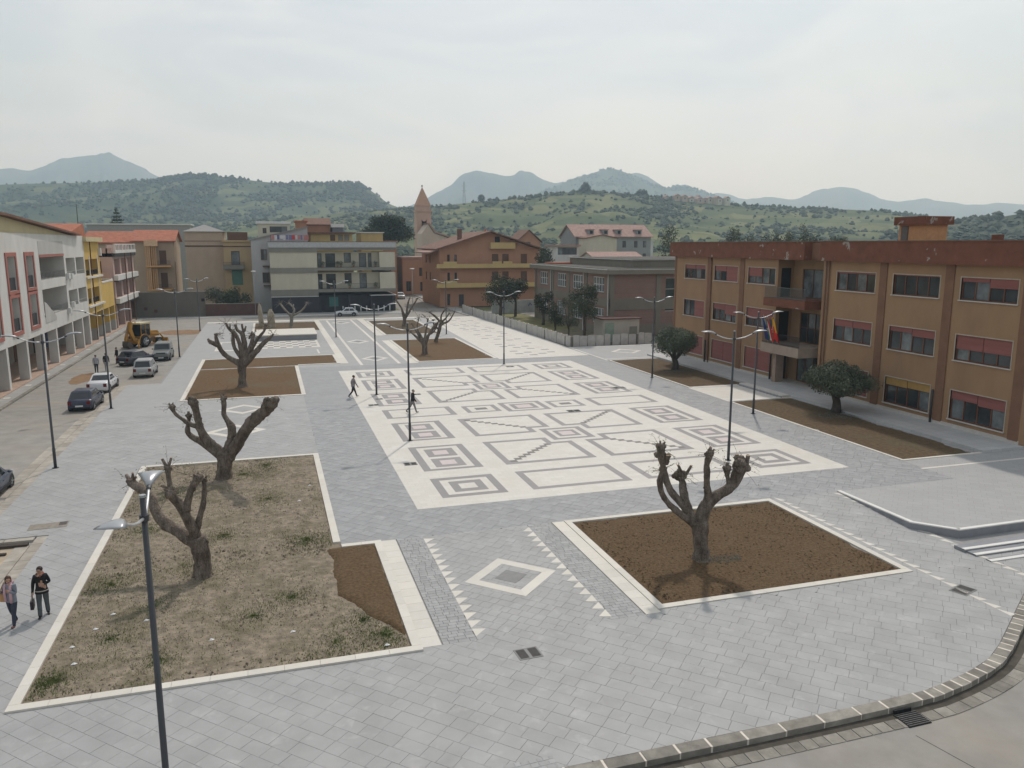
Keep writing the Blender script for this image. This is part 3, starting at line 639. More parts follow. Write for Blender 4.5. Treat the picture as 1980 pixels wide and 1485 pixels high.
# ------------------------------------------------------------------ street lamps
M_pole = mat('lamp_post_paint', (0.062, 0.064, 0.07), 0.45, 0.1, 2, metal=0.2)
M_arm = mat('lamp_arm_metal', (0.5, 0.51, 0.52), 0.35, 0.08, 2, metal=0.5)
M_lum = mat('luminaire_shell', (0.36, 0.37, 0.38), 0.35, 0.05, 3, metal=0.3)
M_lens = mat('luminaire_lens', (0.35, 0.36, 0.36), 0.2, 0.05)
def lamp(x, y, angs, label, h=7.3, reach=1.85):
    t = thing('street_lamp', label, 'street lamp', (x, y, 0), 0, 'curved double-armed lamps of the square')
    MB().tube([(0, 0, -0.03), (0, 0, 1.1), (0, 0, 1.12), (0, 0, h)], [0.08, 0.08, 0.066, 0.053], 10).obj('post', M_pole, t, True)
    MB().cyl((0, 0, h + 0.01), 0.062, 0.05, 10).obj('post_cap', M_lum, t); MB().cyl((0, 0, h - 0.42), 0.09, 0.12, 10).obj('collar', M_pole, t)
    MB().cyl((0, 0, 0.01), 0.17, 0.03, 12).obj('base_plate', M_pole, t)
    for a in angs:
        ca, sa = math.cos(a), math.sin(a); z = h - 0.42
        P_ = lambda d, dz: (ca * d, sa * d, z + dz)
        am = MB().tube([P_(0.05, 0), P_(0.35, 0.02), P_(0.65, 0.09), P_(0.95, 0.21), P_(1.15, 0.30)], [0.032, 0.03, 0.028, 0.028, 0.03], 7).obj('arm', M_arm, t, True)
        s = MB(); k = 0
        prof = [(1.1, 0.05, 0.30, 0.05), (1.2, 0.09, 0.345, 0.07), (1.4, 0.17, 0.40, 0.075), (1.6, 0.24, 0.425, 0.06), (reach - 0.03, 0.27, 0.425, 0.03), (reach, 0.25, 0.42, 0.015)]
        V = []; F = []
        for (d, w, dz, th) in prof:
            for (q, e) in ((-1, 0), (-0.6, 0.7), (0, 1), (0.6, 0.7), (1, 0), (0.5, -0.35), (-0.5, -0.35)):
                V.append((ca * d - sa * w * q, sa * d + ca * w * q, z + dz + th * e))
        for i in range(len(prof) - 1):
            for j in range(7): F.append((i * 7 + j, i * 7 + (j + 1) % 7, (i + 1) * 7 + (j + 1) % 7, (i + 1) * 7 + j))
        F.append(tuple(range(6, -1, -1))); F.append(tuple(range(len(V) - 7, len(V))))
        hd = s.add(V, F).obj('luminaire', M_lum, t, True)
        MB().add([(ca * d - sa * w * q, sa * d + ca * w * q, z + dz - th * 0.36 - 0.012) for (d, w, dz, th) in prof[2:5] for q in (-0.5, 0.5)], [(0, 1, 3, 2), (2, 3, 5, 4)]).obj('lens', M_lens, hd)
        MB().tube([P_(1.04, 0.255), P_(1.14, 0.30)], [0.048, 0.055], 8).obj('neck_ring', M_pole, hd)
    return t
lamp(-2.47, 15.75, (R(92), R(261)), 'nearest lamp, cut by the bottom edge, before the dry bed', reach=1.75)
for x, y, a, lb in ((-11.55, 47.0, 8, 'lamp post on the left paving edge ahead of the blue car cut by the frame'), (-11.56, 63.5, 8, 'lamp post at the left paving edge beside the dark blue hatchback'),
    (-9.5, 91.3, 5, 'lamp post at the left paving edge beside the pickup facing the square'), (-9.4, 118.3, 40, 'farthest left lamp post near the brown dirt patch of the street'),
    (8.2, 105.0, 5, 'lamp post on the diamond walkway right of the stone stage'), (7.96, 63.2, 6, 'lamp post on the cream panel beside the walking man in grey'),
    (7.94, 47.35, 4, 'lamp post on the left of the cream panel, the nearer of its two'), (22.5, 76.0, 5, 'lamp post at the back edge of the cream panel'),
    (22.76, 104.3, 5, 'far lamp post beside the cream walk and bare trees'), (33.1, 64.2, 2, 'lamp post at the left town hall bed by the round olive tree'),
    (32.85, 47.95, -5, 'lamp post before the town hall entrance, at the near bed edge'), (24.3, 37.6, -7, 'lamp post rising behind the bare tree of the front right bed')):
    lamp(x, y, (R(a), R(a + 180)), lb)
def old_lamp(x, y, h, label):
    t = thing('globe_lamp', label, 'street lamp', (x, y, 0), 0, 'plain old street lamps by the far street')
    MB().tube([(0, 0, 0), (0, 0, h)], [0.07, 0.045], 8).obj('post', mat('old_post_grey', (0.3, 0.3, 0.3), 0.5, metal=0.3), t, True)
    MB().tube([(0, 0, h - 0.05), (0, 0, h + 0.02), (0, 0, h + 0.12), (0, 0, h + 0.16)], [0.1, 0.42, 0.4, 0.12], 12).obj('lamp_head', mat('old_lamp_white', (0.75, 0.74, 0.7), 0.4), t, True)
old_lamp(-2.2, 141.5, 7.4, 'thin old street lamp with a flat head before the red garden wall'); old_lamp(24.8, 141.5, 7.6, 'thin old street lamp with a flat head at the mouth of the far street')

# ------------------------------------------------------------------ bare pollarded trees
M_bark = mat('grey_bark', (0.175, 0.142, 0.115), 0.95, 0.45, 7, 1.0, 18, 0.85, (0.06, 0.048, 0.04), 2.2, srange=(0.45, 0.65))
M_barkp = mat('pale_bark', (0.26, 0.235, 0.195), 0.95, 0.3, 4, 0.8, 10, 0.4, (0.14, 0.12, 0.1), 1.2)
M_cut = mat('sawn_wood', (0.40, 0.30, 0.21), 0.9, 0.2, 6)
M_leafdry = mat('sprout_leaf', (0.13, 0.13, 0.065), 0.8, 0.4, 8)
TREES = {
  'front_right': ((15.51, 25.49), [[[0.0,-0.0,-0.04,0.341],[-0.05,0.02,0.6,0.279],[-0.12,0.04,1.23,0.31],[-0.18,0.05,1.57,0.326]],[[-0.27,0.08,1.4,0.209],[-0.81,0.11,1.78,0.157],[-1.26,0.12,2.16,0.135],[-1.64,0.1,2.57,0.121],[-1.85,0.02,2.94,0.112],[-1.96,-0.08,3.35,0.119],[-1.94,-0.22,3.67,0.119],[-1.99,-0.34,4.06,0.118],[-2.12,-0.44,4.42,0.171],[-2.21,-0.55,4.74,0.154]],[[-0.39,0.12,1.65,0.208],[-0.69,0.35,2.11,0.166],[-0.94,0.57,2.44,0.158],[-1.12,0.76,2.78,0.149],[-1.18,0.92,3.07,0.149],[-1.22,1.07,3.37,0.141]],[[-0.35,0.11,1.53,0.23],[-0.55,0.27,2.04,0.187],[-0.63,0.4,2.42,0.174],[-0.65,0.52,2.81,0.158],[-0.62,0.62,3.02,0.141],[-0.7,0.74,3.2,0.216]],[[-0.54,0.7,3.2,0.067],[-0.83,0.62,3.66,0.049]],[[-0.46,0.67,3.2,0.067],[-0.26,0.61,3.59,0.058]],[[-0.09,0.03,1.65,0.292],[0.11,-0.05,2.2,0.249],[0.36,-0.15,2.5,0.228],[0.71,-0.28,2.75,0.208],[0.99,-0.38,3.05,0.207],[1.12,-0.44,3.46,0.227],[1.2,-0.49,3.76,0.297]],[[1.09,-0.45,3.8,0.099],[1.1,-0.35,4.17,0.078]],[[1.24,-0.5,3.8,0.099],[1.29,-0.32,4.09,0.083]],[[1.39,-0.55,3.76,0.107],[1.3,-0.79,4.23,0.074]],[[0.11,-0.05,2.33,0.187],[0.01,-0.21,2.72,0.156],[-0.14,-0.36,3.18,0.122],[-0.25,-0.51,3.68,0.129],[-0.36,-0.67,4.02,0.112],[-0.38,-0.85,4.44,0.146]],[[-0.36,-0.86,4.54,0.063],[-0.24,-0.67,4.64,0.052]],[[0.85,-0.34,2.97,0.116],[0.74,-0.34,3.35,0.082],[0.7,-0.36,3.64,0.14]],[[-2.28,-0.39,4.38,0.078],[-2.24,-0.22,4.43,0.086]],[[-1.86,-0.38,4.06,0.071],[-1.96,-0.68,4.47,0.101]]]),
  'front_left': ((-2.84, 29.33), [[[-0.0,0.0,-0.08,0.331],[0.04,-0.01,0.61,0.275],[-0.01,0.0,1.17,0.305],[-0.11,0.03,1.53,0.315]],[[-0.15,0.04,1.28,0.263],[-0.69,0.39,1.67,0.223],[-1.15,0.7,1.91,0.214],[-1.43,0.96,2.2,0.205],[-1.59,1.19,2.5,0.195],[-1.7,1.4,2.8,0.163],[-2.17,1.71,3.11,0.175],[-2.38,1.95,3.23,0.165]],[[-2.4,1.96,3.26,0.077],[-2.61,2.32,3.44,0.067]],[[-2.3,1.93,3.31,0.05],[-2.28,1.62,3.69,0.044]],[[-0.12,0.04,1.63,0.236],[-0.26,-0.1,2.14,0.208],[-0.43,-0.22,2.65,0.186],[-0.61,-0.33,3.05,0.164],[-0.79,-0.45,3.39,0.183]],[[-0.79,-0.45,3.39,0.102],[-0.81,-0.29,3.59,0.092],[-0.85,-0.14,3.98,0.097],[-0.86,0.02,4.18,0.123]],[[-0.9,0.03,4.23,0.062],[-1.05,0.24,4.48,0.052]],[[-0.83,0.01,4.27,0.061],[-0.74,0.1,4.55,0.051]],[[-0.88,-0.27,3.54,0.051],[-1.1,-0.33,3.68,0.041]],[[-0.34,-0.24,2.65,0.154],[-0.22,-0.23,3.17,0.133],[-0.06,-0.23,3.55,0.133],[0.11,-0.24,3.8,0.163]],[[-0.09,0.03,1.78,0.147],[0.08,0.02,2.37,0.114],[0.23,0.02,2.85,0.114],[0.3,0.04,3.43,0.093],[0.29,0.09,3.62,0.103]],[[0.18,-0.06,1.38,0.126],[0.24,-0.02,1.41,0.136]]]),
  'middle_left': ((-2.65, 42.17), [[[-0.04,0.01,-0.11,0.457],[0.03,-0.01,0.6,0.367],[0.09,-0.03,1.03,0.38],[0.09,-0.03,1.45,0.423]],[[-0.05,0.02,1.31,0.322],[-0.66,0.1,1.97,0.263],[-0.94,0.08,2.48,0.219],[-1.06,0.01,3.06,0.196],[-1.14,-0.07,3.63,0.181],[-1.27,-0.14,4.17,0.23]],[[-0.92,0.18,1.94,0.19],[-1.36,0.33,2.18,0.162],[-1.61,0.42,2.38,0.147],[-1.67,0.46,2.66,0.132],[-1.56,0.45,3.07,0.088],[-1.55,0.46,3.33,0.139]],[[-1.04,0.0,2.85,0.16],[-1.48,0.08,2.97,0.131],[-1.9,0.16,3.29,0.102],[-2.19,0.19,3.61,0.095],[-2.29,0.17,3.9,0.138]],[[0.15,-0.05,1.45,0.277],[0.41,-0.09,2.01,0.24],[0.51,-0.08,2.63,0.232],[0.31,0.03,3.04,0.159],[0.16,0.11,3.38,0.13],[0.18,0.15,3.72,0.13],[0.18,0.19,4.21,0.145]],[[0.52,-0.08,2.7,0.145],[0.62,-0.02,2.82,0.116]],[[0.27,-0.08,1.24,0.365],[0.84,-0.43,2.06,0.324],[1.28,-0.74,2.79,0.32],[1.83,-1.08,3.38,0.338],[2.3,-1.4,3.83,0.293],[2.5,-1.64,4.13,0.318]],[[2.5,-1.64,4.13,0.235],[2.77,-2.05,4.45,0.192]],[[2.17,-1.37,3.89,0.209],[2.18,-1.14,4.02,0.21]]]),
  'bed_middle': ((-2.52, 70.18), [[[-0.0,0.0,-0.09,0.377],[0.06,-0.02,1.0,0.301],[0.06,-0.02,1.72,0.357],[0.13,-0.04,2.16,0.45]],[[-0.01,0.0,1.98,0.394],[-0.99,0.19,2.54,0.235],[-1.54,0.25,3.18,0.216],[-1.82,0.23,3.9,0.207],[-1.86,0.13,4.53,0.122]],[[-1.76,0.21,3.63,0.235],[-2.39,0.14,3.97,0.188]],[[-2.39,0.14,3.93,0.15],[-2.5,0.1,4.2,0.113]],[[0.18,-0.06,2.34,0.281],[-0.43,-0.0,3.34,0.169],[-0.51,-0.12,4.07,0.159],[-0.51,-0.26,4.7,0.13],[-0.82,-0.3,5.07,0.13],[-0.96,-0.4,5.47,0.093]],[[0.28,-0.09,2.7,0.374],[0.01,-0.2,3.7,0.205],[-0.27,-0.3,4.52,0.186],[-0.5,-0.43,4.85,0.149]],[[0.37,-0.12,2.79,0.299],[0.36,-0.15,4.04,0.224],[0.22,-0.15,4.58,0.186],[-0.1,-0.09,4.85,0.14],[-0.24,-0.09,5.25,0.121]],[[0.38,-0.2,4.4,0.13],[0.26,0.12,5.34,0.093]],[[0.44,-0.22,4.75,0.112],[0.57,-0.06,5.18,0.084]],[[0.53,-0.16,2.52,0.337],[0.93,-0.15,3.67,0.205],[1.14,-0.08,4.45,0.131]],[[0.6,-0.19,2.34,0.355],[1.41,-0.55,3.16,0.26],[1.95,-0.83,3.8,0.222],[2.39,-1.08,4.17,0.166],[2.74,-1.31,4.53,0.073]],[[0.9,-0.14,3.22,0.205],[1.46,-0.3,4.11,0.14],[2.0,-0.45,4.73,0.111],[2.2,-0.49,5.26,0.13]],[[0.79,-0.28,4.13,0.093],[1.08,-0.52,4.77,0.065]],[[-0.7,-0.34,4.98,0.093],[-0.65,-0.57,5.31,0.074]]]),
  'walk_near': ((16.17, 85.47), [[[0.0,-0.0,-0.12,0.325],[0.04,-0.01,0.93,0.278],[-0.05,0.02,1.51,0.348]],[[-0.08,0.02,1.28,0.302],[-0.61,0.24,1.73,0.186],[-1.03,0.43,2.13,0.139],[-1.46,0.61,2.53,0.093]],[[0.03,-0.01,1.39,0.278],[0.51,-0.05,2.19,0.185],[0.98,-0.08,2.87,0.209],[1.33,-0.09,3.32,0.151]],[[-0.08,0.02,1.51,0.185],[-0.58,0.31,2.53,0.116],[-0.66,0.47,3.21,0.081],[-0.45,0.53,4.01,0.058]],[[0.03,-0.01,1.51,0.185],[0.2,0.14,2.53,0.116],[0.41,0.27,3.32,0.093],[0.51,0.43,3.82,0.105]],[[-0.29,0.09,1.62,0.162],[-0.81,0.37,2.53,0.104],[-1.21,0.61,3.33,0.07]],[[0.51,-0.05,2.19,0.116],[1.1,-0.02,2.51,0.093],[1.6,0.04,3.53,0.081]]]),
  'walk_far': ((19.63, 96.28), [[[0.0,-0.0,-0.07,0.223],[0.4,-0.12,1.31,0.222],[0.69,-0.21,2.48,0.209]],[[0.69,-0.21,2.35,0.183],[0.02,0.14,3.18,0.157],[-0.62,0.49,3.68,0.105]],[[0.78,-0.24,2.22,0.183],[1.62,-0.36,2.59,0.131],[2.03,-0.34,3.1,0.091],[2.38,-0.3,3.71,0.065]],[[0.79,-0.24,2.48,0.17],[1.35,-0.42,3.06,0.104],[1.67,-0.53,3.58,0.078]],[[0.69,-0.21,2.48,0.157],[0.72,-0.34,3.39,0.104],[1.19,-0.61,4.05,0.065]],[[0.4,-0.12,1.57,0.131],[-0.2,-0.19,2.11,0.104],[-0.36,-0.39,2.78,0.117]]]),
  'far_bed': ((19.01, 116.41), [[[-0.0,0.0,-0.08,0.267],[0.14,-0.04,1.09,0.266],[0.38,-0.12,1.78,0.282]],[[0.15,-0.05,1.4,0.219],[-0.42,0.04,2.87,0.141],[-1.07,0.15,3.87,0.125]],[[0.38,-0.12,1.71,0.219],[0.61,-0.36,3.41,0.141],[0.82,-0.6,4.12,0.109]],[[0.45,-0.14,1.55,0.204],[1.38,-0.35,3.09,0.141],[2.0,-0.46,4.08,0.109]],[[-0.01,0.0,1.09,0.141],[-0.32,-0.19,2.35,0.094]]]),
  'stage_bed': ((2.91, 119.03), [[[-0.0,0.0,-0.11,0.253],[0.13,-0.04,1.14,0.237],[0.24,-0.07,1.98,0.269]],[[0.15,-0.05,1.6,0.205],[-0.75,0.09,2.67,0.174],[-1.29,0.12,3.46,0.142]],[[0.3,-0.09,1.83,0.19],[0.57,0.06,2.72,0.158],[-0.11,0.5,3.53,0.127]],[[0.3,-0.09,1.75,0.19],[1.41,-0.6,2.37,0.157],[2.01,-0.95,2.99,0.141],[2.35,-1.22,3.68,0.109]],[[0.42,0.1,2.64,0.142],[0.49,0.22,3.39,0.095]]]),
}
LABEL = {'front_right': 'bare pollarded tree with knobbly fists in the dark front right bed', 'front_left': 'leaning bare pollarded tree behind the nearest lamp', 'middle_left': 'bare pollarded tree at the back of the dry front left bed',
 'bed_middle': 'many-branched bare tree in the reddish stepped bed', 'walk_near': 'bare tree at the front of the bed beside the cream walk', 'walk_far': 'slender bare tree leaning right behind the one beside the cream walk',
 'far_bed': 'bare upright tree in the farthest bed by the cream walk', 'stage_bed': 'small pale bare tree with three arms in the far bed before the dark shop front'}
def barkmat(name, a, b_, crack):
    m = bpy.data.materials.new(name); m.use_nodes = True; t = m.node_tree; L = t.links.new; p = t.nodes['Principled BSDF']; p.inputs['Roughness'].default_value = 0.95; p.inputs['Specular IOR Level'].default_value = 0.15
    pos = N(t, 'ShaderNodeNewGeometry').outputs['Position']; mp = N(t, 'ShaderNodeMapping'); mp.inputs['Scale'].default_value = (1, 1, 0.45); L(pos, mp.inputs['Vector'])
    n1 = N(t, 'ShaderNodeTexNoise', i_Scale=4.0, i_Detail=6.0, i_Roughness=0.65); L(mp.outputs['Vector'], n1.inputs['Vector'])
    vo = N(t, 'ShaderNodeTexVoronoi', feature='DISTANCE_TO_EDGE', i_Scale=13.0); L(mp.outputs['Vector'], vo.inputs['Vector'])
    r1 = N(t, 'ShaderNodeMapRange'); r1.inputs['From Min'].default_value = 0.36; r1.inputs['From Max'].default_value = 0.64; L(n1.outputs['Fac'], r1.inputs['Value'])
    m1 = N(t, 'ShaderNodeMix', data_type='RGBA'); m1.inputs['A'].default_value = a + (1,); m1.inputs['B'].default_value = b_ + (1,); L(r1.outputs['Result'], m1.inputs['Factor'])
    r2 = N(t, 'ShaderNodeMapRange'); r2.inputs['From Min'].default_value = 0.0; r2.inputs['From Max'].default_value = 0.07; r2.inputs['To Min'].default_value = 0.75; r2.inputs['To Max'].default_value = 0.0; L(vo.outputs['Distance'], r2.inputs['Value'])
    m2 = N(t, 'ShaderNodeMix', data_type='RGBA'); m2.inputs['B'].default_value = crack + (1,); L(r2.outputs['Result'], m2.inputs['Factor']); L(m1.outputs['Result'], m2.inputs['A']); L(m2.outputs['Result'], p.inputs['Base Color'])
    bn = N(t, 'ShaderNodeBump'); bn.inputs['Strength'].default_value = 0.9; bn.inputs['Distance'].default_value = 0.03; L(vo.outputs['Distance'], bn.inputs['Height']); L(bn.outputs['Normal'], p.inputs['Normal']); return m
M_bark = barkmat('cracked_bark', (0.095, 0.075, 0.06), (0.235, 0.195, 0.16), (0.045, 0.036, 0.03))
def resample(br, step):
    pts = [Vector(p[:3]) for p in br]; rad = [p[3] for p in br]; out = []; ro = []
    n = len(pts)
    for i in range(n - 1):
        p0 = pts[max(i - 1, 0)]; p1 = pts[i]; p2 = pts[i + 1]; p3 = pts[min(i + 2, n - 1)]
        m = max(2, int((p2 - p1).length / step))
        for k in range(m):
            t = k / m; t2 = t * t; t3 = t2 * t
            out.append(0.5 * ((2 * p1) + (-p0 + p2) * t + (2 * p0 - 5 * p1 + 4 * p2 - p3) * t2 + (-p0 + 3 * p1 - 3 * p2 + p3) * t3)); ro.append(rad[i] + (rad[i + 1] - rad[i]) * t)
    return out + [pts[-1]], ro + [rad[-1]]
for ti, (key, (pos, brs)) in enumerate(TREES.items()):
    t = thing('pollarded_tree', LABEL[key], 'tree', (pos[0], pos[1], 0), 0, 'bare pollarded trees in the beds')
    big = key in ('front_right', 'front_left', 'middle_left'); rt = random.Random(ti); bark = M_barkp if key == 'stage_bed' else M_bark
    ends = []
    for bi, br in enumerate(brs):
        p, r_ = resample(br, 0.12 if big else 0.3); r_ = [q * (1.0 if bi == 0 else 0.9) for q in r_]
        if bi == 0: trunk_p, trunk_r = p, r_
        elif len(br) > 2 and (p[0] - trunk_p[-1]).length < trunk_r[-1] * 3.2:
            kk = max(0, len(trunk_p) - 1 - max(2, int(0.45 / (0.12 if big else 0.3)))); p = [trunk_p[kk], trunk_p[kk].lerp(p[0], 0.55)] + p; r_ = [trunk_r[kk] * 0.62, max(r_[0], trunk_r[kk] * 0.62)] + r_
        if bi == 0: r_[0] *= 1.35; p = [p[0] - Vector((0, 0, 0.15))] + p; r_ = [r_[0] * 1.15] + r_
        m = MB(); nn = 16 if big else 8; base_n = len(m.v)
        m.tube(p, r_, nn, 0, True, 0.04, ti * 31 + bi)
        for q in range(len(m.v)):                                     # gnarls and ridges in the wood
            v = Vector(m.v[q]); i = min(q // nn, len(p) - 1); rad_ = v - p[i]
            an_ = 2 * PI * (q % nn) / nn; k = noise.noise(v * 4.2 + Vector((ti * 7, 0, 0))) * 0.24 + noise.noise(v * 9) * 0.16 + 0.13 * noise.noise(Vector((math.cos(an_) * 3.2, math.sin(an_) * 3.2, i * 0.1 + bi * 5)))
            m.v[q] = tuple(p[i] + rad_ * (1 + k))
        stub = len(br) == 2 and br[0][3] < 0.12
        if len(br) > 2 and bi > 0 and r_[-1] > 0.05:                  # swollen fist where the limb was cut
            e = p[-1]; R0 = r_[-1]
            m.ell(e, R0 * 1.22, R0 * 1.22, R0 * 1.1, 9, 6)
            for q in range(5 if big else 2):
                dv = Vector((rt.uniform(-1, 1), rt.uniform(-1, 1), rt.uniform(-0.3, 1))).normalized(); m.ell(e + dv * R0 * 1.0, R0 * 0.6, R0 * 0.6, R0 * 0.55, 7, 5)
            ends.append((e, R0))
            if big:
                for q in range(3):                                    # old pruning knobs along the limb and short stubs on the fist
                    i = rt.randrange(len(p) // 3, len(p) - 1); dv = Vector((rt.uniform(-1, 1), rt.uniform(-1, 1), rt.uniform(-0.2, 0.6))).normalized(); m.ell(p[i] + dv * r_[i] * 0.75, r_[i] * 0.55, r_[i] * 0.5, r_[i] * 0.5, 7, 5)
                for q in range(2):
                    dv = Vector((rt.uniform(-0.8, 0.8), rt.uniform(-0.8, 0.8), 1)).normalized(); m.tube([e + dv * R0 * 0.6, e + dv * (R0 * 1.2 + 0.1)], [R0 * 0.34, R0 * 0.26], 7)
        o = m.obj('trunk' if bi == 0 else ('stub' if stub else 'limb'), bark, t, True)
        if stub and big: MB().cyl(p[-1], r_[-1] * 1.02, 0.025, 9).obj('sawn_end', M_cut, o) 
    tw = MB(); lf = MB()
    for e, R0 in ends:                                               # thin shoots with a few leaves round the fists
        for q in range(15 if big else 8):
            dv = Vector((rt.uniform(-1, 1), rt.uniform(-1, 1), rt.uniform(-0.5, 0.8))).normalized(); L_ = rt.uniform(0.25, 0.75) * (1.25 if key == 'front_right' and e.x > 0.8 else 1) * (1.3 if not big else 1)
            b1 = e + dv * (R0 + L_ * 0.5) + Vector((0, 0, rt.uniform(-0.05, 0.08))); b2 = e + dv * (R0 + L_) + Vector((0, 0, rt.uniform(-0.18, 0.12)))
            tw.tube([e + dv * R0 * 0.8, b1, b2], [0.007, 0.0045, 0.003] if big else [0.02, 0.014, 0.008], 4)
            for w in range(4):
                c = b1 + (b2 - b1) * rt.uniform(-0.3, 1.1) + Vector((rt.uniform(-1, 1), rt.uniform(-1, 1), rt.uniform(-1, 1))) * 0.07; s_ = rt.uniform(0.02, 0.04) * (1 if big else 1.7)
                u = Vector((rt.uniform(-1, 1), rt.uniform(-1, 1), rt.uniform(-1, 1))).normalized(); v = u.orthogonal().normalized()
                lf.add([c - u * s_, c + v * s_ * 0.5, c + u * s_, c - v * s_ * 0.5], [(0, 1, 2, 3)])
    if tw.v: stuff(tw.obj('shoots', bark, t)); stuff(lf.obj('sprouting_leaves', M_leafdry, t))

# ------------------------------------------------------------------ olive trees and other leafy trees
def leafmat(name, col, var=0.35):
    m = mat(name, col, 0.75, var, 1.3, tone=('attr', 0.45), spec=0.2); return m
M_olive = leafmat('olive_leaf', (0.102, 0.118, 0.078))
M_leafdark = leafmat('dark_leaf', (0.045, 0.058, 0.03))
M_leafgrey = leafmat('grey_green_leaf', (0.085, 0.095, 0.06))
M_leafgreen = leafmat('green_leaf', (0.075, 0.105, 0.042))
M_leafpine = leafmat('pine_leaf', (0.032, 0.045, 0.025))
M_oltrunk = mat('olive_trunk', (0.075, 0.062, 0.05), 0.95, 0.35, 5, 0.9, 12)
def crown(parent, lobes, n, size, m, seed, name='crown', shell=0.55, thin=0.35):
    """leaf-sized faces scattered through overlapping lobes, denser towards each lobe's skin"""
    rn = random.Random(seed); b = MB(); tn = []
    tot = sum(l[3] * l[4] * l[5] for l in lobes) ** 1.0
    for (cx, cyy, cz, rx, ry, rz) in lobes:
        k = int(n * rx * ry * rz / tot)
        lt = rn.uniform(0.25, 0.75)
        for _ in range(k):
            u = rn.uniform(-1, 1); a = rn.uniform(0, 2 * PI); s = math.sqrt(1 - u * u); d = Vector((s * math.cos(a), s * math.sin(a), u))
            r_ = 1 - shell * rn.random() ** 2.0
            r_ *= 1 + 0.22 * noise.noise(d * 2.6 + Vector((cx, cyy, cz)) * 1.7)
            c = Vector((cx + d.x * rx * r_, cyy + d.y * ry * r_, cz + d.z * rz * r_))
            uu = Vector((rn.uniform(-1, 1), rn.uniform(-1, 1), rn.uniform(-1, 1))).normalized(); vv = uu.cross(d)
            if vv.length < 0.1: vv = uu.orthogonal()
            vv.normalize(); s_ = size * rn.uniform(0.6, 1.4)
            b.add([c - uu * s_, c + vv * s_ * thin, c + uu * s_, c - vv * s_ * thin], [(0, 1, 2, 3)]); tn.append(min(1, max(0, lt + rn.uniform(-0.25, 0.25))))
    o = b.obj(name, m, parent); at = o.data.attributes.new('tone', 'FLOAT', 'FACE'); at.data.foreach_set('value', tn); return o
def olive(x, y, r, h, label, seed, forked):
    t = thing('olive_tree', label, 'tree', (x, y, 0)); rn = random.Random(seed)
    b = MB(); b.tube([(0, 0, -0.1), (0.05, 0, 0.35), (-0.02, 0, 0.8), (-0.2, 0, 1.25)], [0.42, 0.32, 0.27, 0.24], 10, 0, True, 0.12, seed).obj('trunk', M_oltrunk, t, True)
    for k in range(5):
        a = 2 * PI * k / 5 + 0.3; b = MB().tube([(-0.1, 0, 0.95), (math.cos(a) * 0.5, math.sin(a) * 0.5, 1.55), (math.cos(a) * r * 0.55, math.sin(a) * r * 0.55, h * 0.62)], [0.16, 0.11, 0.05], 7, 0, True, 0.1, seed + k); b.obj('limb', M_oltrunk, t, True)
    lobes = [(0, 0, h * 0.64, r * 0.78, r * 0.78, h * 0.33)]
    for k in range(11):
        a = 2 * PI * k / 11 + rn.uniform(-.2, .2); q = r * rn.uniform(0.5, 0.68); lobes.append((q * math.cos(a), q * math.sin(a), h * rn.uniform(0.5, 0.76), r * rn.uniform(0.34, 0.46), r * rn.uniform(0.34, 0.46), h * rn.uniform(0.16, 0.23)))
    for k in range(4): lobes.append((rn.uniform(-.45, .45) * r, rn.uniform(-.45, .45) * r, h * rn.uniform(0.78, 0.86), r * 0.38, r * 0.38, h * 0.13))
    crown(t, lobes, 17000, 0.085, M_olive, seed)
olive(37.3, 67.6, 2.25, 4.3, 'round olive tree in the bed before the left half of the town hall', 3, True)
olive(38.95, 46.7, 2.7, 3.75, 'wide grey olive tree in the bed before the right half of the town hall', 4, False)
for x, y, r_, sd_ in ((38.9, 45.6, 1.5, 1), (37.2, 66.9, 1.2, 2), (16.3, 25.2, 0.5, 3)):
    rn = random.Random(sd_); b = MB()
    for _ in range(900 if r_ > 1 else 260):
        a = rn.uniform(0, 2 * PI); q = r_ * math.sqrt(rn.random()); c = Vector((x + q * math.cos(a) * 1.5, y + q * math.sin(a) * 0.8, rn.uniform(0, 0.05))); u = Vector((rn.uniform(-1, 1), rn.uniform(-1, 1), rn.uniform(0, 0.9))).normalized() * rn.uniform(0.03, 0.09); v = u.orthogonal().normalized() * 0.02
        b.add([c - v, c + v, c + u + v * .3, c + u - v * .3], [(0, 1, 2, 3)])
    o = stuff(b.obj('ground_cover', mat('weed_grey', (0.14, 0.14, 0.11), 0.9, 0.3, 4))); o['label'] = 'dull grey weeds round a tree foot'
# weeds and rubbish on the dry bed
rn = random.Random(12); b = MB(); tn = []
def bed_h(x, y): return 0.055 * (noise.noise(Vector((x * 0.55, y * 0.55, 1))) + 0.55 * noise.noise(Vector((x * 2.3, y * 2.3, 6))) + 0.35 * noise.noise(Vector((x * 6.5, y * 6.5, 10))))
patches = [(-4.2, 27.3, 1.3), (-3.0, 29.8, 1.4), (-5.2, 25.2, 1.0), (-1.7, 42.6, 1.3), (-0.6, 44.0, 1.2), (1.4, 22.9, 1.1), (2.4, 24.2, 0.9), (-3.6, 23.4, 1.1), (-1.0, 25.5, 1.0), (-5.9, 29.5, 1.0), (0.2, 26.6, 0.9), (-2.3, 33.5, 0.9), (-0.5, 38, 1.3), (-5.5, 35, 0.8), (1.0, 32.0, 0.8), (2.9, 23.0, 0.8), (-6.2, 23.0, 0.6), (-5.0, 40, 0.9)]
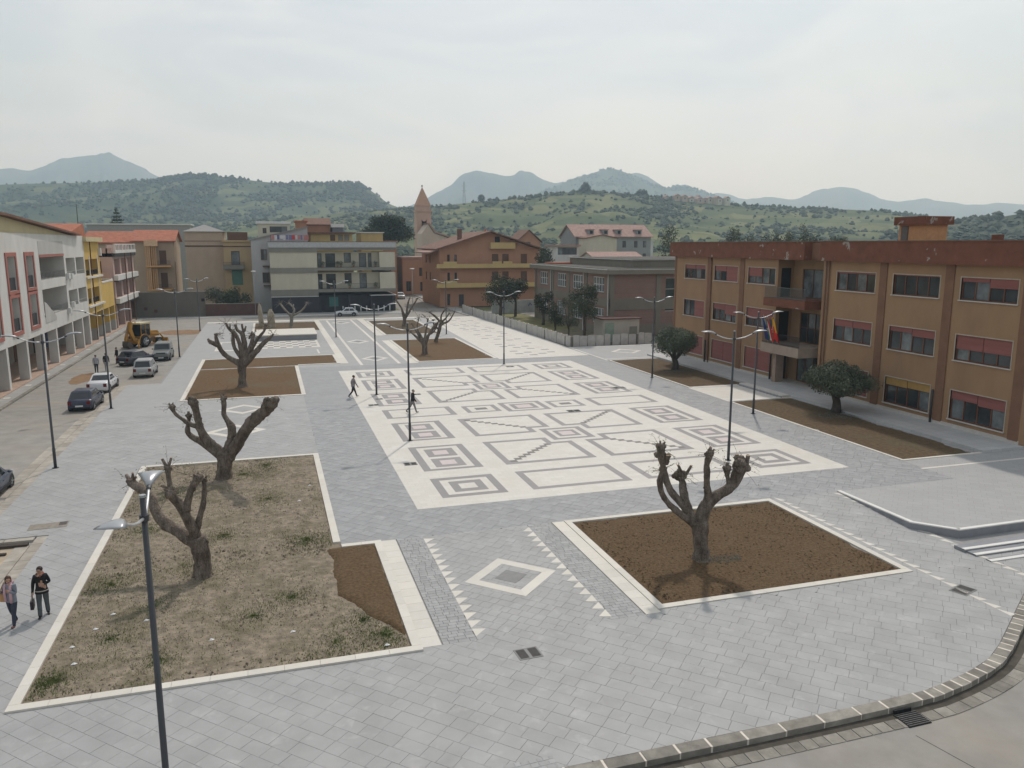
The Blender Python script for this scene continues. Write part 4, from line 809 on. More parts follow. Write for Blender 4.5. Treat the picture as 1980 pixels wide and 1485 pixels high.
for i in range(42000):
    if i % 3:
        px, py, pr = rn.choice(patches); a = rn.uniform(0, 2 * PI); q = pr * 1.5 * rn.gauss(0, 0.6); x, y = px + q * math.cos(a), py + q * math.sin(a)
    else: x, y = rn.uniform(-6.7, 3.5), rn.uniform(22.1, 45.4)
    if not (-6.75 < x < (3.55 if y < 30.6 else 1.95) and 22.05 < y < 45.45): continue
    nn_ = noise.noise(Vector((x * 0.9, y * 0.9, 3)))
    if i % 3 == 0 and nn_ < 0.0: continue
    if x > 1.7 + max(0.0, (26.2 - y) * 0.5) and y < 31 and rn.random() < 0.8: continue
    h = rn.uniform(0.04, 0.11); u = Vector((rn.uniform(-.7, .7), rn.uniform(-.7, .7), 1)).normalized() * h; v = Vector((rn.uniform(-1, 1), rn.uniform(-1, 1), 0)).normalized() * 0.016
    c = Vector((x, y, 0.01 + bed_h(x, y))); b.add([c - v, c + v, c + u], [(0, 1, 2)]); tn.append(rn.random())
o = b.obj('weeds', mat('weed_green', (0.125, 0.165, 0.05), 0.85, 0.35, 1.0, stain=0.6, stain_col=(0.19, 0.17, 0.09), stain_scale=0.6, tone=('attr', 0.4))); at = o.data.attributes.new('tone', 'FLOAT', 'FACE'); at.data.foreach_set('value', tn); stuff(o); o['label'] = 'patchy weeds growing over the dry front left bed'
b = MB(); tn = []
for i in range(7000):                                            # clods and pebbles
    x, y = rn.uniform(-6.7, 3.5), rn.uniform(22.1, 45.4)
    if noise.noise(Vector((x * 0.7, y * 0.7, 8))) < rn.uniform(-0.5, 0.25): continue
    if not (x < (3.5 if y < 30.6 else 1.9)) or (x > 1.6 + max(0.0, (26.2 - y) * 0.5)) : continue
    s_ = rn.uniform(0.01, 0.042) * (1.4 if rn.random() < 0.1 else 1); c = Vector((x, y, bed_h(x, y) + 0.025)); k = [Vector((rn.uniform(-1, 1), rn.uniform(-1, 1), rn.uniform(-.2, .4))) * s_ * 0.3 for _ in range(5)]
    b.add([c + Vector((-s_, -s_, 0)) + k[0], c + Vector((s_, -s_, 0)) + k[1], c + Vector((s_, s_, 0)) + k[2], c + Vector((-s_, s_, 0)) + k[3], c + Vector((0, 0, s_ * 1.1)) + k[4]], [(0, 1, 4), (1, 2, 4), (2, 3, 4), (3, 0, 4)]); tn += [rn.random()] * 4
o = b.obj('clods', mat('clod_earth', (0.215, 0.17, 0.12), 0.95, 0.3, 2, tone=('attr', 0.45))); at = o.data.attributes.new('tone', 'FLOAT', 'FACE'); at.data.foreach_set('value', tn); stuff(o); o['label'] = 'clods and pebbles strewn over the dry front left bed'
# dark mounded strip of fresh soil along the inner corner of that bed
b = MB(); xs = [1.55 + 0.0725 * i for i in range(29)]; ys = [22.6 + 0.1162 * j for j in range(71)]
for j, y in enumerate(ys):
    for i, x in enumerate(xs):
        e = min((x - (1.7 + max(0.0, (26.2 - y) * 0.5)) - 0.16 * noise.noise(Vector((y * .8, 1, 0))) - 0.06 * noise.noise(Vector((y * 3, x * 3, 0)))) / 0.35, (3.62 - x) / 0.25, (y - 22.9 - 0.5 * noise.noise(Vector((x * 1.3, 4, 0))) - 0.25 * noise.noise(Vector((x * 4, y * 4, 0)))) / 0.7, (30.75 - y) / 0.3, 1)
        b.v.append((x, y, -0.1 + 0.22 * max(0, min(1, e)) ** 0.45 + 0.025 * noise.noise(Vector((x * 4, y * 4, 2)))))
for j in range(70):
    for i in range(28): b.f.append((j * 29 + i, j * 29 + i + 1, j * 29 + i + 30, j * 29 + i + 29)); b.m.append(0)
o = struct(b.obj('fresh_soil', M_soil, smooth=True))
b = MB(); tn = []
for i in range(4200):                                            # crumbs of soil on the raked bed
    x, y = rn.uniform(12.3, 22.0), rn.uniform(22.5, 30.6)
    if noise.noise(Vector((x * 0.6, y * 0.6, 2))) < rn.uniform(-0.5, 0.35): continue
    s_ = rn.uniform(0.008, 0.038); c = Vector((x, y, 0.03 * (noise.noise(Vector((x * 0.55, y * 0.55, 2))) + 0.55 * noise.noise(Vector((x * 2.3, y * 2.3, 7)))) + 0.005)); k = [Vector((rn.uniform(-1, 1), rn.uniform(-1, 1), rn.uniform(-.2, .4))) * s_ * 0.3 for _ in range(5)]
    b.add([c + Vector((-s_, -s_, 0)) + k[0], c + Vector((s_, -s_, 0)) + k[1], c + Vector((s_, s_, 0)) + k[2], c + Vector((-s_, s_, 0)) + k[3], c + Vector((0, 0, s_ * 1.1)) + k[4]], [(0, 1, 4), (1, 2, 4), (2, 3, 4), (3, 0, 4)]); tn += [rn.random()] * 4
o = b.obj('soil_crumbs', mat('crumb_soil', (0.115, 0.075, 0.04), 0.95, 0.3, 2, tone=('attr', 0.45))); at = o.data.attributes.new('tone', 'FLOAT', 'FACE'); at.data.foreach_set('value', tn); stuff(o); o['label'] = 'crumbs of dark soil on the front right bed'
M_litter = mat('white_litter', (0.7, 0.7, 0.69), 0.6)
for i, (x, y) in enumerate(((-5.75, 26.0), (-5.4, 27.0), (-6.2, 25.0), (-4.3, 26.2), (0.9, 37.2), (1.5, 39.4), (-2.2, 24.2), (-5.9, 23.8), (2.9, 22.3), (0.2, 24.0))):
    tag(MB().add([(-.1, -.03, 0.03), (.02, -.06, 0.05), (.1, .03, 0.03), (-.03, .06, 0.06), (0, 0, 0.09)], [(0, 1, 4), (1, 2, 4), (2, 3, 4), (3, 0, 4)]).obj('litter', M_litter, loc=(x, y, bed_h(x, y))), 'crumpled white scrap of paper lying on the dry earth of the front left bed', 'litter', 'scraps of litter on the dry bed')
# ------------------------------------------------------------------ building kit
class Face:
    def __init__(s, rot, origin): s.rot = rot; s.o = Vector(origin); s.c = math.cos(rot); s.s = math.sin(rot)
    def p(s, u, v, w): return (s.o.x + s.c * u - s.s * v, s.o.y + s.s * u + s.c * v, s.o.z + w)
    def put(s, o, u=0, v=0, w=0): o.location = s.p(u, v, w); o.rotation_euler = (0, 0, s.rot); return o
def wall(mb, face, u0, u1, w0, w1, holes, t=0.3, mi=0, v=0.0):
    us = sorted({u0, u1} | {min(max(h[k], u0), u1) for h in holes for k in (0, 1)}); ws = sorted({w0, w1} | {min(max(h[k], w0), w1) for h in holes for k in (2, 3)})
    for a, b in zip(us, us[1:]):
        run = None
        for c, d in list(zip(ws, ws[1:])) + [(None, None)]:
            solid = c is not None and not any(h[0] < (a + b) / 2 < h[1] and h[2] < (c + d) / 2 < h[3] for h in holes)
            if solid: run = (run[0], d) if run else (c, d)
            elif run:
                mb.add([face.p(a, v, run[0]), face.p(b, v, run[0]), face.p(b, v, run[1]), face.p(a, v, run[1])], [(0, 1, 2, 3)], mi); run = None
            if not solid: run = None
    for h in holes:
        a, b, c, d = h[:4]; t_ = h[4] if len(h) > 4 else t
        q = [(a, c), (b, c), (b, d), (a, d)]
        for i in range(4):
            (x0, z0), (x1, z1) = q[i], q[(i + 1) % 4]
            mb.add([face.p(x0, v, z0), face.p(x0, v + t_, z0), face.p(x1, v + t_, z1), face.p(x1, v, z1)], [(0, 1, 2, 3)], mi)
M_glass = mat('window_glass', (0.035, 0.042, 0.046), 0.08, 0.5, 0.7, spec=0.5)
M_glassl = mat('window_glass_pale', (0.13, 0.145, 0.15), 0.12, 0.6, 0.9, spec=0.5)
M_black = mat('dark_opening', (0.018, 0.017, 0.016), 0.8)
M_brownfr = mat('brown_window_frame', (0.16, 0.06, 0.03), 0.5, 0.15, 3)
M_whitefr = mat('white_window_frame', (0.62, 0.62, 0.6), 0.5, 0.05, 3)
M_sill = mat('stone_sill', (0.50, 0.47, 0.43), 0.7, 0.08, 3)
M_shut = mat('red_roller_shutter', (0.27, 0.10, 0.085), 0.6, 0.12, 1.5, 0.6, 30, stretch=(0.2, 0.2, 3.0))
M_shutb = mat('brown_shutter', (0.12, 0.06, 0.035), 0.6, 0.15, 2)
M_green = mat('green_door_paint', (0.09, 0.19, 0.15), 0.6, 0.1, 2)
M_rail = mat('dark_railing', (0.04, 0.04, 0.042), 0.5)
WC = {}
PR = random.Random(77)
def window(face, parent, u, w, W, H, v=0.0, nx=2, frame=None, glass=None, sill=None, shutter=(), smat=None, inset=0.14, fw=0.07, name='window', ny=1, surround=None):
    """a framed window: frame mesh, one pane per light, sill, roller shutters (fraction closed per half)"""
    frame = frame or M_brownfr; glass = glass or M_glass
    key = (round(W, 2), round(H, 2), nx, ny, frame.name, fw, inset)
    if key not in WC:
        b = MB(); t0, t1 = inset - 0.04, inset + 0.04
        b.box(0, W, t0, t1, 0, fw); b.box(0, W, t0, t1, H - fw, H); b.box(0, fw, t0, t1, fw, H - fw); b.box(W - fw, W, t0, t1, fw, H - fw)
        for i in range(1, nx): b.box(W * i / nx - fw * .5, W * i / nx + fw * .5, t0, t1, fw, H - fw)
        for j in range(1, ny): b.box(fw, W - fw, t0 + 0.01, t1 - 0.01, H * j / ny - fw * .4, H * j / ny + fw * .4)
        me = b.mesh('window'); me.materials.append(frame)
        pw, ph = W / nx - fw, H / ny - fw
        pb = MB(); pb.box(-pw / 2, pw / 2, -0.008, 0.008, -ph / 2, ph / 2); pm = pb.mesh('pane'); pm2 = pb.mesh('pane'); pm2.materials.append(M_glassl); WC[key] = (me, pm, pm2)
    me, pm, pm2 = WC[key]
    o = face.put(link(name, me, parent), u, v, w)
    gm = pm if len(pm.materials) else pm
    if not len(pm.materials): pm.materials.append(glass)
    for i in range(nx):
        for j in range(ny): link('pane', pm2 if glass is M_glass and PR.random() < 0.3 else pm, o, (W * (i + .5) / nx, inset + 0.015, H * (j + .5) / ny))
    bk = MB().box(0, W, inset + 0.12, inset + 0.14, 0, H).obj('dark_room', M_black, o) if False else None
    if sill: MB().box(-0.1, W + 0.1, -0.1, inset - 0.04, -0.07, 0.0).obj('sill', sill, o)
    if surround:
        s_ = 0.07; b = MB().box(-s_, 0, -0.025, inset - 0.04, -0.0, H + s_); b.box(W, W + s_, -0.025, inset - 0.04, 0, H + s_); b.box(0, W, -0.025, inset - 0.04, H, H + s_); b.obj('surround', surround, o)
    k = len(shutter)
    for i, fr in enumerate(shutter):
        if fr > 0: MB().box(W * i / k + fw * .4, W * (i + 1) / k - fw * .4, inset - 0.085, inset - 0.05, H * (1 - fr), H - 0.01).obj('shutter', smat or M_shut, o)
    return o
def rail(parent, face, u0, u1, v, w0, h, m=None, step=0.12, bars=True, name='railing'):
    b = MB(); m = m or M_rail
    def bx(a, c, d, e, f, g_):
        q = [face.p(x, y, z) for z in (f, g_) for (x, y) in ((a, d), (c, d), (c, e), (a, e))]
        b.add(q, [(0, 3, 2, 1), (4, 5, 6, 7), (0, 1, 5, 4), (1, 2, 6, 5), (2, 3, 7, 6), (3, 0, 4, 7)])
    bx(u0, u1, v, v + 0.04, w0 + h - 0.04, w0 + h); bx(u0, u1, v, v + 0.03, w0 + 0.08, w0 + 0.11)
    n = max(2, int((u1 - u0) / step))
    for i in range(n + 1):
        x = u0 + (u1 - u0 - 0.025) * i / n; bx(x, x + 0.025, v + 0.005, v + 0.03, w0, w0 + h - 0.04)
    return b.obj(name, m, parent)
def fbox(face, parent, u0, u1, v0, v1, w0, w1, name, m):
    b = MB(); q = [face.p(x, y, z) for z in (w0, w1) for (x, y) in ((u0, v0), (u1, v0), (u1, v1), (u0, v1))]
    b.add(q, [(0, 3, 2, 1), (4, 5, 6, 7), (0, 1, 5, 4), (1, 2, 6, 5), (2, 3, 7, 6), (3, 0, 4, 7)]); return b.obj(name, m, parent)
def building(name, label, loc, rotz, W, D, H, wm, front=(), left=(), right=(), roof='flat', rm=None, over=0.25, rise=2.0, cat='building', parapet=0.35, group=None, ridge='y', rwin=None):
    """box building in local axes (x along the front, y inwards); openings are dicts of window() arguments"""
    t = thing(name, label, cat, loc, rotz, group)
    F = {'f': Face(0, (0, 0, 0)), 'l': Face(-PI / 2, (0, D, 0)), 'r': Face(PI / 2, (W, 0, 0)), 'b': Face(PI, (W, D, 0))}
    mb = MB()
    for k, L_, ops in (('f', W, front), ('l', D, left), ('r', D, right), ('b', W, ())):
        wall(mb, F[k], 0, L_, 0, H, [(o['u'], o['u'] + o['W'], o['w'], o['w'] + o['H']) for o in ops])
    mb.obj('wall', wm, t)
    for k, ops in (('f', front), ('l', left), ('r', right)):
        for o in ops:
            q = dict(o); window(F[k], t, q.pop('u'), q.pop('w'), q.pop('W'), q.pop('H'), **q)
    rm = rm or mat('flat_roof_grey', (0.3, 0.29, 0.27), 0.9, 0.15, 1)
    if roof == 'flat':
        MB().box(-over, W + over, -over, D + over, H, H + parapet).obj('roof', rm, t)
    elif roof == 'gable':
        th = 0.22
        b = MB()
        if ridge == 'y':      # ridge runs inwards: gable faces the front
            q = [(-over, H - 0.1), (W / 2, H + rise), (W + over, H - 0.1), (W + over, H - 0.1 + th), (W / 2, H + rise + th), (-over, H - 0.1 + th)]
            b.extr(q, 'y', -over * 1.6, D + over); b.obj('roof', rm, t); MB().extr([(0, H), (W, H), (W / 2, H + rise - 0.02)], 'y', 0.0, D).obj('gable_wall', wm, t)
        else:
            q = [(-over, H - 0.1), (D / 2, H + rise), (D + over, H - 0.1), (D + over, H - 0.1 + th), (D / 2, H + rise + th), (-over, H - 0.1 + th)]
            b.extr(q, 'x', -over, W + over); b.obj('roof', rm, t); MB().extr([(0, H), (D, H), (D / 2, H + rise - 0.02)], 'x', 0.0, W).obj('gable_wall', wm, t)
    elif roof == 'hip':
        i = min(W, D) * 0.5; o = over
        top = [(i, i, H + rise), (W - i, i, H + rise), (W - i, D - i, H + rise), (i, D - i, H + rise)]
        if W >= D: top = [(i, D / 2, H + rise), (W - i + 0.01, D / 2, H + rise)]; V = [(-o, -o, H), (W + o, -o, H), (W + o, D + o, H), (-o, D + o, H)] + top; Fc = [(0, 1, 5, 4), (1, 2, 5), (2, 3, 4, 5), (3, 0, 4), (3, 2, 1, 0)]
        else: top = [(W / 2, i, H + rise), (W / 2, D - i + 0.01, H + rise)]; V = [(-o, -o, H), (W + o, -o, H), (W + o, D + o, H), (-o, D + o, H)] + top; Fc = [(0, 1, 4), (1, 2, 5, 4), (2, 3, 5), (3, 0, 4, 5), (3, 2, 1, 0)]
        MB().add(V, Fc).obj('roof', rm, t)
    return t, F
M_tile_roof = mat('terracotta_tiles', (0.36, 0.125, 0.07), 0.85, 0.25, 1.2, 0.5, 9, 0.4, (0.24, 0.13, 0.09), 0.6)
M_tile_pink = mat('faded_pink_tiles', (0.34, 0.215, 0.18), 0.85, 0.2, 1.2, 0.5, 9)
M_tile_dark = mat('brown_tiles', (0.17, 0.09, 0.06), 0.85, 0.25, 1.2, 0.5, 9)
def plaster(name, c, stain=0.35, sc=(0.3, 0.27, 0.23)): return mat(name, c, 0.9, 0.07, 0.8, 0.08, 20, stain, sc, 0.35, stretch=(1, 1, 0.45))

# ------------------------------------------------------------------ town hall (right)
M_thw = plaster('ochre_plaster', (0.325, 0.202, 0.113), 0.6, (0.235, 0.152, 0.095))
M_thc = mat('oxblood_plaster', (0.17, 0.068, 0.04), 0.9, 0.18, 1.5, 0.1, 10, 0.9, (0.34, 0.31, 0.27), 0.9, srange=(0.625, 0.64))
M_thp = mat('brown_pilaster', (0.20, 0.108, 0.066), 0.9, 0.12, 1.5)
t = thing('town_hall', 'long ochre three-storey hall with peeling dark red cornice and flags', 'building', (42.4, 77.6, 0), -PI / 2)
TH = t; F = Face(0, (0, 0, 0)); W_, D_, H_ = 42.6, 13.0, 10.7
FR = Face(PI / 2, (W_, 0, 0)); FL = Face(-PI / 2, (0, D_, 0)); FB = Face(PI, (W_, D_, 0))
rows = ((8.48, 1.42), (4.6, 1.65), (0.72, 1.88)); cols = (2.2, 8.0, 13.8, 25.8, 31.65, 37.45)
hl = [(u, u + 4.1, w, w + h, 0.3) for u in cols for w, h in rows]
mb = MB(); wall(mb, F, 0, W_, 0, H_, hl + [(18.25, 24.15, 0.0, H_, 1.6)])
wall(mb, FR, 0, D_, 0, H_, []); wall(mb, FL, 0, D_, 0, H_, []); wall(mb, FB, 0, W_, 0, H_, [])
wall(mb, F, 18.25, 24.15, 0, H_, [(19.4, 23.6, 0.2, 2.7, 0.2), (19.5, 23.4, 3.6, 6.2, 0.2), (19.5, 23.4, 7.45, 9.9, 0.2)], v=1.6)
mb.obj('wall', M_thw, t)
closed = {(0, 0): (0.3, 0.3), (1, 0): (0.35, 1.0), (2, 0): (0.55, 0), (3, 0): (0.08, 0.08), (4, 0): (0.05, 0.05), (5, 0): (0.18, 0.4), (0, 1): (0, 1.0), (1, 1): (0.35, 0.6), (2, 1): (0.6, 0.5), (3, 1): (0.32, 0.32), (4, 1): (0.2, 0.32), (5, 1): (0.55, 0.55),
          (0, 2): (1, 1), (1, 2): (1, 1), (2, 2): (1, 1), (3, 2): (1, 1), (4, 2): (0.3, 0.28), (5, 2): (0.3, 0.36)}
for ci, u in enumerate(cols):
    for ri, (w, h) in enumerate(rows):
        window(F, t, u, w, 4.1, h, nx=4, shutter=closed[(ci, ri)], sill=M_sill, surround=mat('pale_surround', (0.42, 0.36, 0.29), 0.8), smat=mat('yellow_blind', (0.36, 0.22, 0.07), 0.7) if (ci, ri) == (4, 2) else None)
for u in (0.0, 6.75, 12.5, 30.35, 36.2, 41.9):
    fbox(F, t, u, u + (0.7 if u > 0 else 0.35), -0.07 if u else -0.05, 0.0, 0.35 if u else 0, H_, 'pilaster', M_thp)
for u in (7.5, 24.6, 24.95): MB().tube([F.p(u, -0.1, 0.0), F.p(u, -0.1, H_)], 0.05, 6).obj('downpipe', M_thp, t, True)
for u in (6.95, 18.05, 36.1): MB().tube([F.p(u, -0.14, 0.0), F.p(u, -0.14, 2.4)], 0.075, 6).obj('iron_pipe_foot', M_rail, t, True)
fbox(F, t, 0.0, 18.3, -0.05, -0.002, 0, 0.36, 'plinth', M_sill); fbox(F, t, 24.2, W_ + 0.05, -0.06, -0.002, 0, 0.4, 'plinth', M_sill)
# cornice in two runs with a set-back link over the entrance
fbox(F, t, -0.45, 22.2, -0.45, D_ + 0.4, H_, H_ + 1.45, 'cornice', M_thc); fbox(F, t, 24.2, W_ + 0.5, -0.5, D_ + 0.402, H_, H_ + 1.47, 'cornice', M_thc); fbox(F, t, 22.2, 24.2, 0.3, D_, H_ + 0.01, H_ + 1.4, 'cornice_link', M_thp)
fbox(F, t, -0.5, 22.25, -0.52, D_ + 0.45, H_ + 1.45, H_ + 1.52, 'roof_coping', M_tile_dark); fbox(F, t, 24.15, W_ + 0.55, -0.56, D_ + 0.45, H_ + 1.47, H_ + 1.54, 'roof_coping', M_tile_dark)
# stair tower on the roof, small chimney
fbox(F, t, 24.1, 26.8, 7.1, 9.3, H_ + 1.5, 13.5, 'roof_house', mat('light_ochre', (0.50, 0.27, 0.13), 0.9)); fbox(F, t, 23.8, 27.1, 6.8, 9.6, 13.5, 14.15, 'roof_house_cap', M_thc); fbox(F, t, 24.4, 25.1, 7.03, 7.1, 12.3, 13.4, 'roof_house_door', mat('grey_door', (0.13, 0.12, 0.11)))
fbox(F, t, 36.6, 37.1, 3.0, 3.5, 12.1, 12.6, 'chimney', M_thc)
# entrance bay: balconies, doors, posts
fbox(F, t, 18.0, 23.6, -1.15, 1.6, 6.75, 7.45, 'balcony', M_thc); rail(t, F, 18.05, 23.55, -1.1, 7.45, 0.95, mat('glass_railing_grey', (0.12, 0.13, 0.125), 0.3)); 
fbox(F, t, 18.0, 23.2, -1.2, 1.6, 2.75, 3.55, 'balcony', mat('travertine', (0.34, 0.27, 0.215), 0.8, 0.12, 1.5)); rail(t, F, 18.05, 23.15, -1.1, 3.55, 0.9)
fbox(F, t, 18.25, 24.15, 0.0, 1.6, -0.05, 0.17, 'porch_floor', M_sill)
for (u, w, W2, H2, nx, gm) in ((19.4, 0.2, 4.2, 2.5, 4, 0), (19.5, 3.6, 3.9, 2.6, 4, 1), (19.5, 7.45, 3.9, 2.45, 3, 2)):
    window(F, t, u, w, W2, H2, v=1.6, nx=nx, frame=M_shutb, glass=M_glass, inset=0.1 + 0.01 * gm, ny=2 if gm == 1 else 1, name='window' if gm else 'door')
for w, h in ((0.2, 2.5), (3.6, 2.6), (7.45, 2.5)): fbox(F, t, 18.255, 18.29, 0.35, 1.3, w, w + h, 'side_door', M_black)
fbox(F, t, 19.0, 19.5, -0.6, 0.2, 0.17, 2.75, 'porch_pier', mat('porch_pier_stone', (0.3, 0.22, 0.17), 0.8))
fbox(FR, t, 0.9, 1.0, -0.05, 0, 3.0, 3.9, 'notice_plate', M_whitefr)
# flags on slanting poles over the entrance balcony
def flag(u, cols_, label, seed, h=2.0):
    o = thing('flag', label, 'flag', TH.matrix_basis @ Vector((u, -1.25, 3.9)), -PI / 2, 'flags on the town hall balcony')
    MB().tube([(0, 0, -0.3), (0.18, -0.75, 2.2)], 0.022, 6).obj('pole', mat('flag_pole', (0.3, 0.25, 0.2), 0.5), o); rn = random.Random(seed)
    nc = len(cols_); nx_, nz_ = 3 * nc, 10; b = MB()
    for j in range(nz_ + 1):
        for i in range(nx_ + 1):
            x = -0.1 + (0.62 * i / nx_) * (0.35 + 0.65 * j / nz_); z = 2.1 - j / nz_ * h - 0.25 * (i / nx_); y = -0.7 + 0.5 * j / nz_ * 0.9 + 0.09 * math.sin(i * 1.9 + seed + j * 0.25)
            b.v.append((x, y, z))
    for j in range(nz_):
        for i in range(nx_): b.f.append((j * (nx_ + 1) + i, j * (nx_ + 1) + i + 1, (j + 1) * (nx_ + 1) + i + 1, (j + 1) * (nx_ + 1) + i)); b.m.append(min(nc - 1, i // 3) if not isinstance(cols_, tuple) else (0 if j < nz_ * 0.5 + (i - nx_ / 2) * 0.5 else 1))
    b.obj('cloth', [mat('flag_%s_%d' % (str(c)[:14], q), c, 0.8, 0.1, 2) for q, c in enumerate(cols_)], o, True)
flag(19.15, [(0.02, 0.03, 0.12)], 'drooping dark blue flag on the town hall balcony', 1); flag(19.8, [(0.03, 0.14, 0.06), (0.62, 0.62, 0.6), (0.5, 0.03, 0.03)], 'drooping green, white and red tricolour flag on the balcony', 2); flag(20.6, ((0.65, 0.33, 0.02), (0.55, 0.03, 0.025)), 'drooping yellow and red flag on the town hall balcony', 3)
def bench_lamp(): pass

# ------------------------------------------------------------------ arcaded buildings on the left
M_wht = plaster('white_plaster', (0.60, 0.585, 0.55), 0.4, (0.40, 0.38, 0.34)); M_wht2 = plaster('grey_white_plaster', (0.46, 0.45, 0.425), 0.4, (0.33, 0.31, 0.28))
M_yel = plaster('yellow_plaster', (0.56, 0.38, 0.11), 0.2, (0.5, 0.33, 0.1)); M_yelp = plaster('pale_yellow_plaster', (0.52, 0.45, 0.27), 0.2)
M_pinkp = plaster('pink_plaster', (0.46, 0.33, 0.29), 0.3, (0.36, 0.27, 0.24)); M_pinkfr = mat('salmon_frame', (0.36, 0.14, 0.11), 0.8, 0.08, 2)
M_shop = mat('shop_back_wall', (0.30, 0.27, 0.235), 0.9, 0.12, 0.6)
def arcade(t, u0, u1, pillars, z0, wallm, depth=4.4, fin=0.8, pw=0.5, skirt=None, D=14):
    Fc = Face(0, (0, 0, 0))
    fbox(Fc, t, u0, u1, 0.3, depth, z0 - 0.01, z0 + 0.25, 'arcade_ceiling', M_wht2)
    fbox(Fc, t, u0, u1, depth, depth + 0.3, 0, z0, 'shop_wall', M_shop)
    for k, p in enumerate(pillars):
        fbox(Fc, t, p - pw / 2, p + pw / 2, 0.0, fin, 0.06, z0 + 0.01, 'pillar', wallm)
        if skirt: fbox(Fc, t, p - pw / 2 - 0.02, p + pw / 2 + 0.02, -0.02, fin + 0.02, 0.06, 1.5, 'pillar_skirt', skirt)
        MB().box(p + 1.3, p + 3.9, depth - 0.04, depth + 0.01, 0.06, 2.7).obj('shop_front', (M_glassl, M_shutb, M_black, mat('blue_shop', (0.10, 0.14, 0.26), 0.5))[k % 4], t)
y0 = 58.0
t = thing('arcaded_house', 'white arcaded house with tall salmon-framed windows at the left edge', 'building', (-20.8, y0, 0), PI / 2)
F = Face(0, (0, 0, 0)); U = lambda y: y - y0
L_, D_, z0, H_ = 106.4 - y0, 13.0, 3.55, 12.95
wins = [(U(y) + 0.35, U(y) + 2.75, a, c, 0.75) for y in (64.7, 70.3, 75.85, 81.4) for a, c in ((4.55, 7.45), (8.05, 10.95))]
rec = [(U(86.4), U(96.2), 5.05, 7.65, 2.6), (U(86.4), U(96.2), 8.55, 12.3, 2.6)]
bal = [(U(97.0), U(101.2), 5.25, 7.0, 1.8), (U(101.7), U(105.9), 5.25, 7.0, 1.8), (U(97.0), U(101.2), 8.6, 10.5, 1.8), (U(101.7), U(105.9), 8.6, 10.5, 1.8)]
mb = MB(); wall(mb, F, 0, L_, z0, H_, wins + rec + bal)
wall(mb, Face(PI / 2, (L_, 0, 0)), 0, D_, 0, H_, []); wall(mb, Face(-PI / 2, (0, D_, 0)), 0, D_, 0, H_, []); wall(mb, Face(PI, (L_, D_, 0)), 0, L_, 0, H_, []); mb.obj('wall', M_wht, t)
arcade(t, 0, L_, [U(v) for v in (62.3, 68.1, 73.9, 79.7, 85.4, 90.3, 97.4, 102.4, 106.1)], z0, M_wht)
for (a, b_, c, d, dp) in wins:
    o = fbox(F, t, a, b_, dp, dp + 0.05, c, d, 'window_back', M_wht2); fbox(F, o, a + 0.25, a + 1.2, dp - 0.05, dp - 0.01, c + 0.35, d - 0.3, 'pane', M_black); fbox(F, o, a, b_, 0.12, 0.18, c, c + 1.1, 'balustrade_panel', M_rail)
    fr = MB(); s_ = 0.34
    for q in ((a - s_, a, c - s_, d + s_), (b_, b_ + s_, c - s_, d + s_), (a, b_, c - s_, c), (a, b_, d, d + s_)): fr.box(q[0], q[1], -0.09, -0.002, q[2], q[3])
    fr.obj('window_frame', M_pinkfr, t)
for (a, b_, c, d, dp) in rec:
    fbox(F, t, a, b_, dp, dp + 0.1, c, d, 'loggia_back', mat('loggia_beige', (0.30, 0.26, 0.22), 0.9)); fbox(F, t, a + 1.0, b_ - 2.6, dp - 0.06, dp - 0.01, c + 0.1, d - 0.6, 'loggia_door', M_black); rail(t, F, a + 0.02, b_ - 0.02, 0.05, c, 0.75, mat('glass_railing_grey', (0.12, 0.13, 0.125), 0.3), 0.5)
fbox(F, t, U(86.42), U(96.18), -0.02, 0.3, 11.0, 12.3, 'roller_box', M_wht2); fbox(F, t, U(86.42), U(96.18), -0.05, 0.28, 10.75, 10.98, 'awning_rail', M_pinkfr)
for (a, b_, c, d, dp) in bal:
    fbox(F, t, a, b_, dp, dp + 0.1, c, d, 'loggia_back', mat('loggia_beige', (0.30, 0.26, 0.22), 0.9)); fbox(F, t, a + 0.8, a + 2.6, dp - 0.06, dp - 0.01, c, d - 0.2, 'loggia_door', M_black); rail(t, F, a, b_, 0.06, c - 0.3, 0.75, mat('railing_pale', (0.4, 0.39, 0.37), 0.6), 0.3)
MB().add([F.p(U(86.6), -0.03, 4.4), F.p(U(90.8), -0.03, 4.4), F.p(U(90.8), -0.03, 4.75), F.p(U(87.4), -0.03, 6.3), F.p(U(86.6), -0.03, 6.5)], [(0, 1, 2, 3, 4)]).obj('loggia_awning', M_wht2, t)
for (yy, zz) in ((97.9, 8.2), (96.4, 8.3), (97.6, 5.1), (95.6, 4.6)): fbox(F, t, U(yy), U(yy) + 0.7, -0.32, -0.02, zz, zz + 0.6, 'air_conditioner', M_whitefr)
# low yellow gable strip and tiled roof above
MB().extr([(0, H_), (U(101), H_), (U(76), H_ + 1.35), (0, H_ + 1.6)], 'y', 0.1, D_).obj('attic_wall', M_yelp, t)
MB().extr([(-0.3, H_ + 1.62), (U(76), H_ + 1.37), (U(103), H_ + 0.02), (U(103.5), H_ + 0.16), (U(76), H_ + 1.58), (-0.3, H_ + 1.85)], 'y', -0.5, D_ + 0.3).obj('roof', M_tile_dark, t)
b = MB(); b.add([(U(70), 3, H_ + 1.4), (U(82), 3, H_ + 1.3), (U(86), 12, H_ + 1.1), (U(66), 12, H_ + 1.4), (U(77), 7, H_ + 3.0)], [(0, 1, 4), (1, 2, 4), (2, 3, 4), (3, 0, 4)]).obj('roof_pavilion', M_tile_roof, t)
MB().tube([F.p(U(77), 7, H_ + 2.8), F.p(U(77), 7, H_ + 3.5)], [0.25, 0.2], 8).obj('chimney', M_tile_dark, t)
